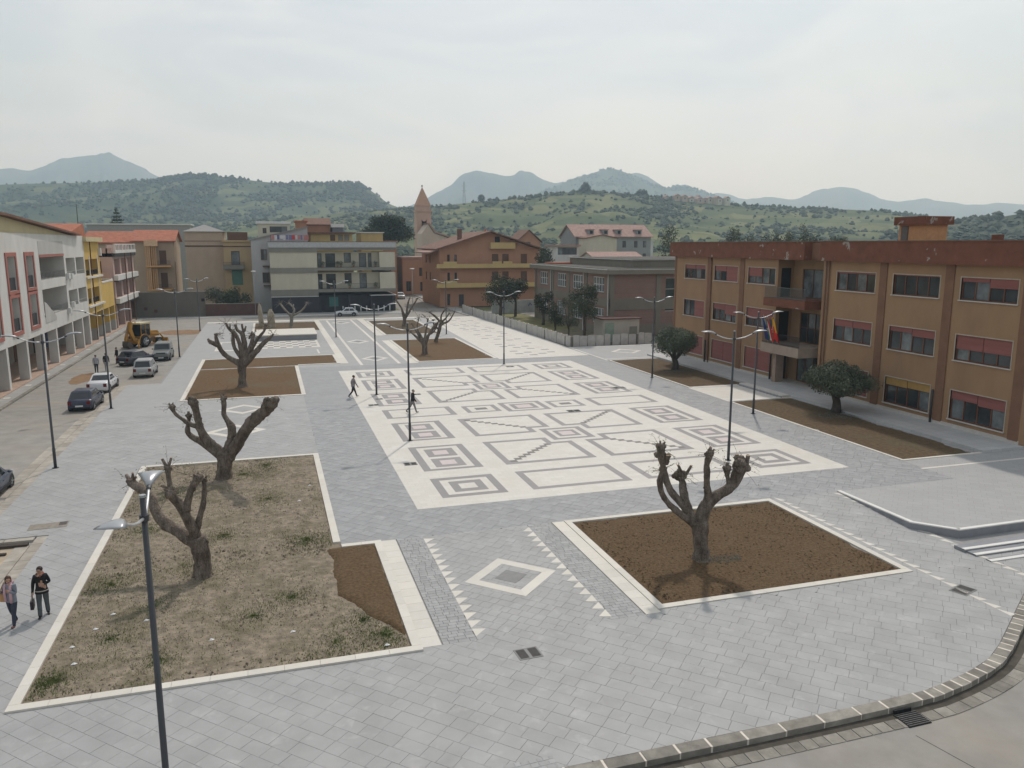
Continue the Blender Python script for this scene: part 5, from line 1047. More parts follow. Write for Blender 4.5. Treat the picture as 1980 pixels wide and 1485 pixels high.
fbox(F, t, U(88), U(94), 8, 9.2, H_ + 1.9, H_ + 2.05, 'water_heater_panel', M_whitefr); fbox(F, t, U(90), U(93), 8.2, 9.0, H_ + 0.6, H_ + 1.9, 'water_tank', M_wht2)
for q in (95.2, 96.6, 98.2): MB().tube([F.p(U(q), 8, H_ + 0.3), F.p(U(q), 8, H_ + 1.6)], 0.05, 5).obj('pergola_post', M_rail, t)

t = thing('yellow_house', 'bright yellow arcaded house between the white and the pink ones', 'building', (-20.9, 106.45, 0), PI / 2)
F = Face(0, (0, 0, 0)); L_, H_, z0 = 13.2, 12.3, 3.5
hl = [(0.7, 2.6, 4.75, 6.65, 1.6), (3.1, 7.6, 4.75, 6.65, 1.6), (8.1, 12.6, 4.75, 6.65, 1.6), (0.7, 2.9, 8.2, 10.15, 1.6), (3.4, 8.0, 8.2, 10.15, 1.6)]
mb = MB(); wall(mb, F, 0, 9.5, z0, H_, [h for h in hl if h[1] < 9]); wall(mb, F, 9.5, 17.6, z0, 6.9, []); wall(mb, Face(PI / 2, (9.5, 0, 0)), 0, 12, 6.9, H_, []); wall(mb, Face(PI / 2, (17.6, 0, 0)), 0, 12, 0, 6.9, []); wall(mb, Face(PI, (17.6, 12, 0)), 0, 17.6, 0, H_, [])
mb.add([(9.5, 0, 6.9), (17.6, 0, 6.9), (17.6, 12, 6.9), (9.5, 12, 6.9)], [(0, 1, 2, 3)]); mb.obj('wall', M_yel, t)
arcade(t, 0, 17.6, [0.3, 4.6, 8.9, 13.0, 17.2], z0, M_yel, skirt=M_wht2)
for (a, b_, c, d, dp) in hl[:2] + hl[3:]: fbox(F, t, a, b_, dp, dp + 0.1, c, d, 'loggia_back', M_yel); fbox(F, t, a + 0.5, a + 1.5, dp - 0.06, dp - 0.01, c, d - 0.2, 'loggia_door', M_black); rail(t, F, a, b_, 0.1, c - 0.2, 0.85)
for u in (3.0, 8.05): fbox(F, t, u - 0.16, u + 0.16, -0.03, 0.0, 3.5, 10.6, 'white_pier', M_wht)
for w in (7.85, 4.35): fbox(F, t, -0.02, 9.7, -0.25, 0.0, w, w + 0.22, 'balcony_edge', M_wht); 
fbox(F, t, 9.6, 17.6, -0.05, 0.25, 6.9, 7.1, 'terrace_coping', M_wht); rail(t, F, 9.7, 17.4, 0.1, 5.9, 0.0 + 0.9)
fbox(F, t, -0.2, 9.9, -0.5, 12.2, H_, H_ + 0.55, 'cornice', M_yelp); MB().extr([(-0.4, H_ + 0.56), (-0.4, H_ + 0.75), (9.0, H_ + 2.3), (10.3, H_ + 0.75), (10.3, H_ + 0.56)], 'y', 1.5, 12).obj('roof', M_tile_roof, t)
fbox(F, t, 9.0, 9.6, -0.3, 0, 10.5, 11.5, 'air_conditioner', M_whitefr); MB().tube([F.p(3.9, -0.06, 0.1), F.p(3.9, -0.06, H_)], 0.06, 6).obj('downpipe', M_shutb, t)

t = thing('pink_house', 'dusty pink arcaded house with white balcony edges at the row end', 'building', (-20.9, 125.2, 0), PI / 2)
L_, H_, z0 = 18.6, 10.2, 3.3
hl = [(u, u + 4.6, a, c, 1.5) for u in (1.0, 6.8, 12.6) for a, c in ((4.3, 6.6), (7.6, 9.9))]
mb = MB(); wall(mb, F, 0, L_, z0, H_, hl); wall(mb, Face(PI / 2, (L_, 0, 0)), 0, 12, 0, H_, []); wall(mb, Face(PI, (L_, 12, 0)), 0, L_, 0, H_, []); mb.obj('wall', M_pinkp, t)
FLk = Face(-PI / 2, (0, 12, 0)); b = MB(); wall(b, FLk, 0, 12, 0, H_ + 1.2, [(8.0, 10.5, 7.4, 9.6)]); b.obj('side_wall', M_pinkp, t); fbox(FLk, t, 8, 10.5, 0.4, 0.5, 7.4, 9.6, 'loggia_door', M_shutb); fbox(FLk, t, 6.0, 11.8, -1.0, 0.0, 7.0, 7.25, 'side_balcony', M_wht); fbox(FLk, t, 6, 11.8, -1.0, -0.9, 7.25, 8.0, 'side_parapet', M_pinkp)
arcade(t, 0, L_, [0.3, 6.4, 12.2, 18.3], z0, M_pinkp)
for (a, b_, c, d, dp) in hl: fbox(F, t, a, b_, dp, dp + 0.1, c, d, 'loggia_back', M_pinkp); fbox(F, t, a + 1.2, a + 3.2, dp - 0.06, dp - 0.01, c, d - 0.1, 'loggia_door', M_shutb)
for w in (3.55, 6.85): fbox(F, t, -0.1, L_ + 0.3, -0.55, 0.0, w, w + 0.75, 'balcony_front', M_wht); fbox(F, t, -0.1, L_ + 0.3, -0.6, 0.0, w - 0.16, w - 0.01, 'balcony_slab', M_rail)
fbox(F, t, 0, L_, -0.4, 12, H_, H_ + 0.5, 'eaves', M_rail); fbox(F, t, -0.05, L_ + 0.2, -0.45, -0.2, H_ + 0.5, H_ + 0.95, 'roof_parapet', M_wht); 
for k in range(7): fbox(F, t, 0.2 + k * 3.0, 0.5 + k * 3.0, -0.42, -0.2, H_ + 0.95, H_ + 1.7, 'roof_post', M_wht)
fbox(F, t, 0, L_ - 0.5, 0.6, 0.8, H_ + 0.5, H_ + 1.7, 'attic_wall', M_pinkp); fbox(F, t, 0, L_, -0.44, -0.2, H_ + 1.7, H_ + 1.85, 'roof_rail', M_wht)
for u in (6.45, 12.25): MB().tube([F.p(u, -0.62, 0.1), F.p(u, -0.62, H_ + 0.5)], 0.07, 6).obj('downpipe', M_shutb, t)

# ------------------------------------------------------------------ far side of the square
M_conc = plaster('old_concrete', (0.155, 0.145, 0.12), 0.5, (0.11, 0.10, 0.085)); M_redwall = mat('dark_red_wall', (0.115, 0.062, 0.05), 0.9, 0.2, 0.8, stain=0.4, stain_col=(0.1, 0.085, 0.07))
M_tan = plaster('tan_plaster', (0.42, 0.325, 0.24), 0.25, (0.36, 0.29, 0.22)); M_tan2 = plaster('ochre_tan_plaster', (0.44, 0.32, 0.18), 0.25, (0.36, 0.28, 0.18))
M_crm = plaster('cream_plaster', (0.52, 0.49, 0.39), 0.2, (0.45, 0.42, 0.34)); M_band = mat('grey_green_band', (0.22, 0.215, 0.185), 0.85, 0.1, 1); M_shopblk = mat('black_cladding', (0.035, 0.035, 0.043), 0.5, 0.2, 1)
M_terra = plaster('terracotta_plaster', (0.385, 0.205, 0.125), 0.2, (0.35, 0.18, 0.12)); M_ylw = plaster('sand_yellow_plaster', (0.50, 0.37, 0.16), 0.2)
t = thing('boundary_wall', 'tall bare concrete wall at the end of the left street', 'wall', (-21.2, 142.6, 0)); MB().box(0, 11.0, 0, 0.4, -0.1, 4.1).obj('wall', M_conc, t); MB().box(-0.1, 11.1, -0.06, 0.46, 4.1, 4.2).obj('coping', M_band, t)
for (x, z) in ((1.5, 1.2), (3.0, 0.8), (10.4, 2.5)): MB().box(x, x + 0.5, -0.04, 0.0, z, z + 0.5).obj('patch', M_black if x > 9 else M_redwall, t)
t = thing('garden_wall', 'low dark red garden wall before the tan houses', 'wall', (-10.2, 142.4, 0)); MB().box(0, 8.9, 0, 0.35, -0.1, 2.0).obj('wall', M_redwall, t); MB().box(-0.05, 8.95, -0.05, 0.4, 2.0, 2.08).obj('coping', M_band, t)
building('tan_house', 'tall blank tan house with a grey hipped roof behind the concrete wall', (-14.3, 160, 0), 0, 6.7, 11, 14.3, M_tan, roof='hip', rm=mat('grey_roof_sheet', (0.27, 0.26, 0.25), 0.8), over=0.35, rise=1.35)
b = bpy.data.objects['tan_house']; Fz = Face(0, (0, 0, 0)); fbox(Fz, b, -0.05, 6.75, -0.06, -0.002, 11.5, 11.75, 'string_course', M_redwall); fbox(Fz, b, -0.05, 6.75, -0.04, -0.002, 12.5, 12.6, 'string_course', M_redwall)
t, FF = building('ochre_house', 'narrow ochre house with a green door and one balcony', (-7.55, 158, 0), 0, 5.2, 10, 12.4, M_tan2, front=[dict(u=1.3, w=8.15, W=1.5, H=2.55, nx=1, frame=M_black), dict(u=1.25, w=4.4, W=1.9, H=2.85, nx=2, frame=M_green, glass=M_green)], parapet=0.3, rm=M_tan2)
fbox(Fz, t, -0.15, 3.6, -1.0, 0, 7.4, 8.1, 'balcony', M_band); rail(t, Fz, -0.15, 3.6, -0.98, 8.1, 0.6); fbox(Fz, t, -0.1, 5.3, -0.08, -0.01, 11.45, 11.65, 'string_course', M_redwall); fbox(Fz, t, 0.75, 4.3, 1.5, 6, 12.7, 14.2, 'roof_shed', M_shutb); MB().tube([(5.1, -0.1, 0), (5.1, -0.1, 12.6)], 0.07, 6).obj('downpipe', M_whitefr, t)
t, FF = building('red_roofed_house', 'house with a broad red tiled roof and orange balconies', (-23.8, 165, 0), 0, 7.0, 12, 12.5, M_tan, roof='gable', rm=M_tile_roof, rise=2.0, over=0.5, ridge='x', right=[])
fbox(Fz, t, 2.7, 3.0, -1.6, 0, 3.5, 12.6, 'brick_return', M_tan)
for (w0, w1) in ((3.6, 7.4), (8.0, 11.6)):
    for k in range(6): fbox(Fz, t, 2.2 + k * 0.34, 2.34 + k * 0.34, -1.7, -1.55, w0, w1, 'balcony_post', mat('orange_paint', (0.6, 0.33, 0.14), 0.8))
    fbox(Fz, t, 2.1, 6.4, -1.8, 0.0, w0 - 0.3, w0, 'balcony', mat('orange_paint', (0.6, 0.33, 0.14), 0.8)); fbox(Fz, t, 4.4, 5.6, -0.05, 0.0, w0 + 0.2, w1 - 0.8, 'shutter_door', M_shutb); rail(t, Fz, 4.2, 6.4, -1.75, w0, 0.9)
fbox(Fz, t, 2.1, 4.3, -1.9, 0.2, 11.6, 12.7, 'pale_cornice', mat('peach_paint', (0.62, 0.42, 0.26), 0.8)); fbox(Fz, t, 4.5, 5.2, 3.0, 3.7, 13.6, 13.75, 'skylight', M_whitefr)
building('red_roofed_house_annex', 'lower red tiled roof left of the broad red roof', (-33, 170, 0), 0, 11.5, 12, 12.2, M_tan, roof='gable', rm=M_tile_roof, rise=2.1, over=0.4, ridge='x')
building('flat_roofed_block', 'long pale flat-roofed block far behind the red roofs', (-39, 205, 0), 0, 22, 10, 16.4, mat('grey_block_wall', (0.3, 0.3, 0.29), 0.9), parapet=0.3, rm=M_whitefr)
# cream and black building
t = thing('cream_black_building', 'cream banded building with black ground floor and open balconies', 'building', (0.45, 144.5, 0)); F = Face(0, (0, 0, 0)); W_ = 21.9
for a, c, m in ((4.1, 7.0, M_crm), (7.9, 10.6, M_crm)):
    fbox(F, t, 0.1, 8.05, 0.05, 12, a, c, 'wall', m); fbox(F, t, 19.0, W_ - 0.1, 0.06, 12, a, c, 'wall', m)
    mb = MB(); z = a
    ops = [(8.2, 8.95, a, c - 0.25), (9.6, 11.3, a, c - 0.25), (12.85, 14.1, a + 0.9 if a < 5 else a + 0.8, c - 0.15), (15.5, 16.8, a, c - 0.2)] + ([(17.1, 17.75, a, c - 0.2)] if a > 5 else [])
    wall(mb, F, 8.05, 19.0, a, c, ops, v=1.5); mb.obj('wall', m, t)
    for o_ in ops: window(F, t, o_[0], o_[2], o_[1] - o_[0], o_[3] - o_[2], v=1.5, nx=1, frame=M_black, name='balcony_door')
    rail(t, F, 8.1, 18.9, 0.05, a, 0.95, step=0.16); 
for a, c in ((2.95, 4.1), (7.0, 7.9), (10.6, 11.4)): fbox(F, t, 0.0, 8.08, -0.1, 12, a, c, 'band', M_band); fbox(F, t, 8.081, W_, 0.02, 12, a + (0.35 if a > 3 else 0.6), c, 'band', M_band)
fbox(F, t, -0.1, W_ + 0.1, -0.22, 12.2, 11.4, 12.35, 'parapet', mat('pale_grey_parapet', (0.42, 0.43, 0.43), 0.8)); fbox(F, t, -0.12, W_ + 0.12, -0.26, 12.22, 12.35, 12.42, 'parapet_coping', M_redwall)
fbox(F, t, 0.02, 8.1, -0.08, 12, 2.83, 2.94, 'white_line', M_whitefr); fbox(F, t, 17.2, W_, 0.0, 12, 2.83, 2.94, 'white_line', M_whitefr)
fbox(F, t, 0.1, 8.08, -0.02, 12, 0, 2.82, 'shop_block', M_shopblk); fbox(F, t, 8.2, W_ - 0.1, 1.8, 12, 0, 2.95, 'shop_back', M_shopblk); fbox(F, t, 10.0, 11.6, 1.7, 1.8, 0.9, 2.6, 'shop_sign', mat('teal_sign', (0.07, 0.2, 0.19), 0.5))
for u in (8.3, 13.5, 17.4, 21.5): fbox(F, t, u - 0.2, u + 0.2, 0.1, 0.5, 0, 2.95, 'shop_pier', M_shopblk)
for k in range(9): fbox(F, t, 12.2 + k * 1.05, 12.4 + k * 1.05, 0.4, 0.5, 0, 1.0, 'bollard', M_whitefr)
for k, (u, w) in enumerate(((9.0, 7.9), (11.6, 7.9), (12.2, 7.9), (13.6, 4.1), (18.2, 4.1), (18.3, 7.9), (10.4, 4.1), (14.4, 7.9))):
    pl = thing('potted_plant', 'leafy potted plant, %s on the %s balcony of the cream and black building' % (('leftmost', 'second from left', 'third from left', 'third from left', 'rightmost', 'rightmost', 'leftmost', 'fourth from left')[k], 'upper' if w > 5 else 'lower'), 'plant', (0.45 + u, 145.0, w), 0, 'potted plants on the far balconies'); MB().tube([(0, 0, 0), (0, 0, 0.35)], [0.14, 0.2], 8).obj('pot', M_terra, pl)
    crown(pl, [(0, 0, 0.75, 0.38, 0.3, 0.42)], 130, 0.1, M_leafgreen, k, 'leaves')
# washing on its roof
ORD = ('first', 'second', 'third', 'fourth', 'fifth', 'sixth', 'seventh', 'eighth', 'ninth', 'tenth', 'eleventh', 'twelfth', 'thirteenth', 'fourteenth', 'fifteenth', 'sixteenth')
for k in range(13):
    rn = random.Random(k); cn, c = rn.choice((('navy', (0.10, 0.12, 0.3)), ('white', (0.62, 0.62, 0.62)), ('red', (0.65, 0.08, 0.08)), ('pinkish', (0.5, 0.22, 0.2)), ('violet', (0.2, 0.2, 0.35)), ('crimson', (0.6, 0.1, 0.1)))); w = rn.uniform(0.3, 0.6); h = rn.uniform(0.6, 1.0)
    o = MB().box(0, w, -0.02, 0.02, -h, 0).obj('laundry', mat('cloth_%d' % k, c, 0.9), loc=(1.0 + k * 0.5, 147.0, 13.55)); tag(o, '%s garment, %s from the left on the roof clothes line' % (cn, ORD[k]), 'laundry', 'washing on the roof')
t = thing('clothes_line', 'clothes line with posts on the flat roof', 'clothes line', (0.9, 147.0, 12.42)); MB().tube([(0, 0, 1.15), (6.8, 0, 1.13)], 0.015, 4).obj('line', M_rail, t); MB().tube([(0, 0, 0), (0, 0, 1.2)], 0.03, 5).obj('post', M_rail, t); MB().tube([(6.8, 0, 0), (6.8, 0, 1.2)], 0.03, 5).obj('post', M_rail, t)
# white gabled wall behind it on the left, and roofs above
t = thing('grey_gabled_house', 'pale grey house with a long sloping roof left of the cream building', 'building', (-2.5, 149, 0)); MB().extr([(0, -0.1), (2.9, -0.1), (9.8, -0.1), (9.8, 15.0), (0, 12.7)], 'y', 0, 10).obj('wall', plaster('pale_grey_plaster', (0.42, 0.42, 0.42)), t)
MB().extr([(-0.2, 12.65), (9.9, 14.98), (9.9, 15.15), (-0.2, 12.82)], 'y', -0.3, 10.3).obj('roof', mat('grey_roof_sheet', (0.27, 0.26, 0.25)), t)
for (u, w, W2, H2) in ((1.6, 9.2, 1.0, 1.9), (1.7, 5.2, 1.2, 1.8)): window(Fz, t, u, w, W2, H2, v=-0.12, nx=2, frame=M_shutb, inset=0.05)
fbox(Fz, t, 1.8, 3.0, -0.9, 0, 8.0, 8.2, 'balcony', M_redwall); fbox(Fz, t, 1.8, 3.0, -0.9, 0, 4.6, 4.8, 'balcony', M_redwall)
def house(x, y, w, d, h, wm, label, roof='flat', rm=None, rise=1.6, ops=(), parapet=0.3, over=0.25, ridge='x', name='house'): return building(name, label, (x, y, 0), 0, w, d, h, wm, front=list(ops), roof=roof, rm=rm, rise=rise, parapet=parapet, over=over, ridge=ridge)
wn = lambda u, w, W=1.2, H=1.6, **k: dict(u=u, w=w, W=W, H=H, nx=2, frame=M_shutb, **k)
house(-1.3, 160, 5.9, 8, 15.8, M_crm, 'pale house with a white flat roof above the washing', rm=M_whitefr, parapet=0.45, ops=[wn(0.9, 14.0, 0.7, 1.0), dict(u=2.2, w=14.2, W=3.2, H=1.1, nx=3, frame=M_black)])
house(6.0, 166, 2.0, 6, 16.3, M_terra, 'small brick-red stair hut on the roofs', rm=M_tile_roof)
house(8.4, 160, 8.0, 8, 14.0, M_ylw, 'sandy yellow house with brown shutters above the cream building', rm=M_tile_dark, parapet=0.25, over=0.6, ops=[wn(3.7, 12.6, 0.95, 1.2, shutter=(1.0,), smat=M_shutb), wn(5.2, 12.6, 0.95, 1.2, shutter=(1.0,), smat=M_band), wn(6.4, 12.6, 0.95, 1.2, shutter=(1.0,), smat=M_band)])
house(8.2, 172, 4.9, 8, 15.9, M_terra, 'brick-coloured upper house with a brown pitched roof', roof='gable', rm=M_tile_dark, rise=1.3)
house(13.4, 170, 2.1, 6, 15.4, mat('slate_wall', (0.16, 0.17, 0.19), 0.8), 'dark hut with a white roof among the far roofs', rm=M_whitefr, parapet=0.7)
house(18.5, 164, 4.4, 9, 14.2, M_ylw, 'small cream house at the right end of the far roofs', rm=M_whitefr, parapet=0.2)
house(22.0, 176, 5.5, 10, 12.4, M_terra, 'terracotta house behind the far street corner', rm=M_tile_pink, ops=[wn(3.0, 5.0), wn(3.0, 8.6)])
house(23.4, 190, 6.0, 10, 11.0, M_tan, 'tan house deep in the far street', rm=M_tile_dark, ops=[wn(3.8, 5.0), wn(3.8, 8.0)])
# terracotta villa
ops = [dict(u=u, w=w, W=1.3, H=2.1, nx=1, frame=M_shutb, glass=M_shutb) for u in (10.4, 12.5, 16.3) for w in (8.0, 4.6)] + [dict(u=u, w=w, W=0.5, H=1.9, nx=1, frame=M_shutb) for u in (1.5, 2.9) for w in (8.1, 4.7)] + [dict(u=3.7, w=0.1, W=1.0, H=2.3, nx=1, frame=M_shutb), dict(u=1.4, w=0.3, W=0.6, H=2.2, nx=1, frame=M_shutb)]
t, FF = building('villa', 'terracotta villa with sand yellow balcony bands and a wide brown gable', (31.6, 150, 0), 0, 19.8, 18, 11.0, M_terra, front=ops, roof='gable', rm=M_tile_dark, rise=3.3, over=0.9, left=[wn(4, 4.8), wn(8, 4.8), wn(4, 8.2), wn(8, 8.2)])
for w, h in ((7.45, 0.8), (3.75, 0.85)):
    fbox(Fz, t, -0.8, 20.0, -1.2, 0, w, w + 0.2, 'balcony_slab', M_ylw); fbox(Fz, t, -0.8, 20.0, -1.2, -1.05, w + 0.2, w + h, 'balcony_front', M_ylw)
    for u in (0.5, 10.2, 12.4): fbox(Fz, t, u, u + 2.6 if u < 5 else u + 1.8, -1.22, -1.04, w + h, w + h + 0.45, 'raised_parapet', M_ylw)
fbox(Fz, t, 9.9, 14.9, -0.9, 0.1, 11.1, 12.3, 'attic_balcony', M_ylw); fbox(Fz, t, 11.0, 12.0, -0.05, 0.0, 12.3, 13.4, 'attic_door', M_black)
MB().tube([(9.7, 4, 14), (9.7, 4, 15.8)], 0.04, 5).obj('antenna', M_rail, t); fbox(Fz, t, 4.6, 5.4, 4, 4.8, 12.5, 14.9, 'chimney', M_tile_dark); MB().tube([(9.7, 2, 14.2), (9.7, 2, 15.0)], [0.4, 0.05], 8).obj('chimney_pot', M_tile_roof, t)
MB().extr([(-2.0, 10.2), (7.0, 13.0), (7.0, 13.2), (-2.0, 10.45)], 'y', 0.5, 14).obj('side_roof', M_tile_pink, t)
# church
M_chu = plaster('rose_stone', (0.50, 0.345, 0.27), 0.2)
t = thing('church', 'rose-coloured church with a pointed square bell tower', 'church', (42.9, 235, 0)); F = Face(0, (0, 0, 0)); FRt = Face(PI / 2, (4.8, 0, 0))
mb = MB(); wall(mb, F, 0, 4.8, 0, 21.4, [(1.6, 3.3, 15.8, 19.4, 1.4)]); wall(mb, FRt, 0, 4.8, 0, 21.4, [(1.6, 3.2, 15.8, 19.4, 1.4)]); wall(mb, Face(-PI / 2, (0, 4.8, 0)), 0, 4.8, 0, 21.4, []); wall(mb, Face(PI, (4.8, 4.8, 0)), 0, 4.8, 0, 21.4, []); mb.obj('bell_tower', M_chu, t)
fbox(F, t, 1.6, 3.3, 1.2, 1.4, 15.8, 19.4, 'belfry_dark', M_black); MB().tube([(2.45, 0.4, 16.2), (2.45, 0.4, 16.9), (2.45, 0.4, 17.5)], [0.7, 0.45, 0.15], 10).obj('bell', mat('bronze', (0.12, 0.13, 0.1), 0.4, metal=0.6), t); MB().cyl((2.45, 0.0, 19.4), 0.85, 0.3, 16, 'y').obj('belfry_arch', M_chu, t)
fbox(F, t, -0.25, 5.05, -0.25, 5.05, 21.4, 21.8, 'cornice', M_chu); fbox(F, t, 0.15, 4.65, 0.15, 4.65, 21.8, 23.1, 'drum', M_chu); MB().add([(0, 0, 23.1), (4.8, 0, 23.1), (4.8, 4.8, 23.1), (0, 4.8, 23.1), (2.4, 2.4, 28.7)], [(0, 1, 4), (1, 2, 4), (2, 3, 4), (3, 0, 4)]).obj('spire', mat('spire_tiles', (0.46, 0.285, 0.2), 0.8), t); MB().ell((2.4, 2.4, 28.9), 0.25, 0.25, 0.3).obj('finial', M_rail, t)
MB().extr([(-0.2, 0), (11.4, 0), (11.4, 12.9), (4.3, 14.9), (3.6, 15.3), (2.0, 17.6), (-0.2, 14.9)], 'y', -9, -0.4).obj('nave', plaster('pale_rose_stone', (0.50, 0.41, 0.34), 0.2), t); MB().extr([(1.4, 17.9), (2.4, 18.0), (4.2, 15.6), (12.2, 13.2), (12.2, 12.9), (3.9, 15.2), (2.2, 17.6)], 'y', -9.4, -0.35).obj('nave_roof', M_tile_pink, t)
t.scale = (0.9, 0.9, 1.0)
t, FF = building('parish_house', 'low terracotta building before the church', (31.0, 190, 0), 0, 8.6, 12, 8.6, M_terra, front=[wn(4.0, 4.4, 1.1, 2.0), wn(4.2, 0.8, 1.2, 2.2), wn(0.8, 0.8, 1.2, 2.4)], rm=M_tile_pink, parapet=0.4)
# school
M_brick = brickmat('school_brick', (0.22, 0.085, 0.06), (0.28, 0.11, 0.075), (0.24, 0.19, 0.16), 0.25, 0.075, 0.012, 0, 0.5, 0.9, axis=(R(90), 0, 0), stain=0.3, stain_col=(0.15, 0.08, 0.06))
M_brick2 = brickmat('school_brick_b', (0.22, 0.125, 0.092), (0.26, 0.15, 0.112), (0.25, 0.2, 0.165), 0.25, 0.075, 0.012, 0, 0.5, 0.9, axis=(R(90), 0, 0), stain=0.3, stain_col=(0.2, 0.15, 0.12))
M_cc = plaster('school_concrete', (0.20, 0.178, 0.14), 0.45, (0.14, 0.122, 0.098))
t = thing('school', 'low brick and concrete school with white windows behind the slab fence', 'school', (42.3, 124.5, 0), -PI / 2); F = Face(0, (0, 0, 0)); W_, D_, H_ = 30.0, 22.0, 8.15; FRt = Face(PI / 2, (W_, 0, 0))
cs = (2.4, 10.4, 16.8, 24.4); hl = [(u, u + 3.7, w, w + h, 0.25) for u in cs for w, h in ((5.7, 2.0), (1.5, 2.1))]
mb = MB(); wall(mb, F, 0, W_, 0, H_, hl); wall(mb, Face(PI, (W_, D_, 0)), 0, W_, 0, H_, []); wall(mb, Face(-PI / 2, (0, D_, 0)), 0, D_, 0, H_, []); mb.obj('wall', M_brick2, t)
mb = MB(); wall(mb, FRt, 0, D_, 0, H_, [(8.0, 11.0, 3.2, 7.6, 0.3)]); mb.obj('end_wall', M_brick, t)
for (u, u1, w, w1, _) in hl: window(F, t, u, w, 3.7, w1 - w, nx=4, ny=2, frame=M_whitefr, glass=M_glassl, fw=0.1, sill=M_cc, inset=0.12)
window(FRt, t, 8.0, 3.2, 3.0, 4.4, nx=1, ny=3, frame=M_whitefr, inset=0.15, fw=0.06)
for u in (0.0, 7.4, 8.3, 15.2, 21.8, 29.4): fbox(F, t, u, u + 0.6, -0.12, 0, 0, H_, 'pilaster', M_cc)
fbox(F, t, 0.02, W_, -0.08, 0.0, 3.9, 5.0, 'ring_beam', M_cc); fbox(F, t, 0.02, W_, -0.06, 0.0, 0, 1.1, 'plinth', M_cc)
fbox(FRt, t, 0, D_, -0.08, 0.0, 3.5, 5.0, 'ring_beam', M_cc); fbox(FRt, t, 6.6, 7.3, -0.12, 0, 0, H_, 'pilaster', M_cc); fbox(FRt, t, 0.0, 0.6, -0.12, 0.0, 0, H_, 'pilaster', M_cc); fbox(FRt, t, 0, D_, -0.06, 0, 0, 1.6, 'plinth', M_cc)
fbox(F, t, -0.7, W_ + 0.7, -0.8, D_, H_, H_ + 0.55, 'roof_slab', M_cc); fbox(F, t, -0.4, W_ + 0.4, -0.5, D_ - 0.1, H_ + 0.6, H_ + 0.70, 'roof_felt', mat('roof_felt', (0.09, 0.082, 0.07), 0.95, 0.2, 1)); fbox(F, t, 4.3, W_ - 3.3, 4.8, D_ - 0.1, H_ + 1.7, H_ + 1.84, 'roof_felt', mat('roof_felt', (0.09, 0.082, 0.07), 0.95, 0.2, 1)); fbox(F, t, -0.72, W_ + 0.72, -0.84, D_ + 0.02, H_ + 0.55, H_ + 0.63, 'roof_edge', mat('pale_edge', (0.42, 0.415, 0.39), 0.8)); fbox(F, t, 4, W_ - 3, 4.5, D_, H_ + 0.6, H_ + 1.7, 'upper_roof', M_cc); fbox(F, t, 3.8, W_ - 2.8, 4.3, D_ + 0.04, H_ + 1.7, H_ + 1.78, 'roof_edge', mat('pale_edge', (0.42, 0.415, 0.39), 0.8)); fbox(F, t, 0.3, 5, 1.5, 8, H_ + 0.71, H_ + 0.95, 'tiled_strip', M_tile_roof)
for u in (8.0, 21.4, 29.8): MB().tube([F.p(u, -0.2, 0.1), F.p(u, -0.2, H_)], 0.06, 6).obj('downpipe', M_whitefr, t)
t = thing('shed', 'small pale shed with a green door beside the school', 'shed', (38.9, 88.6, 0)); MB().box(0, 4.8, 0, 3, 0, 2.9).obj('wall', plaster('shed_plaster', (0.42, 0.39, 0.34)), t); MB().box(-0.25, 5.0, -0.25, 3.2, 2.9, 3.05).obj('roof', M_redwall, t); MB().box(0.2, 1.4, -0.05, -0.002, 0.1, 2.5).obj('door', mat('pale_green_door', (0.25, 0.32, 0.26), 0.7), t); MB().box(3.5, 4.5, -0.05, -0.002, 0.9, 2.0).obj('window', M_band, t)
t = thing('mural_wall', 'pale painted wall with red scrawl between villa and school', 'wall', (37.2, 133, 0)); MB().box(0, 13, 0, 0.3, 0, 2.3).obj('wall', mat('pale_mural', (0.40, 0.42, 0.40), 0.8, 0.2, 0.6, stain=0.5, stain_col=(0.2, 0.24, 0.28), stain_scale=0.8), t)
for k, (x, z) in enumerate(((8.6, 1.3), (9.4, 1.5), (10.0, 1.1), (10.6, 1.4), (2.0, 0.9), (7.0, 1.5))): MB().tube([(x - 0.3, -0.02, z - 0.3), (x, -0.02, z + 0.25), (x + 0.3, -0.02, z - 0.15)], 0.09, 5).obj('painted_mark', mat('mural_red', (0.45, 0.07, 0.08), 0.7) if k < 4 else mat('mural_blue', (0.08, 0.1, 0.2), 0.7), t)
struct(MB().box(37, 42.3, 104, 133, -0.14, 0.015).obj('school_yard', mat('yard_grass', (0.16, 0.15, 0.06), 0.9, 0.3, 0.8))); struct(MB().box(34.4, 42.3, 87.4, 104, -0.14, 0.012).obj('school_garden', mat('yard_earth', (0.16, 0.14, 0.09), 0.9, 0.3, 0.8)))
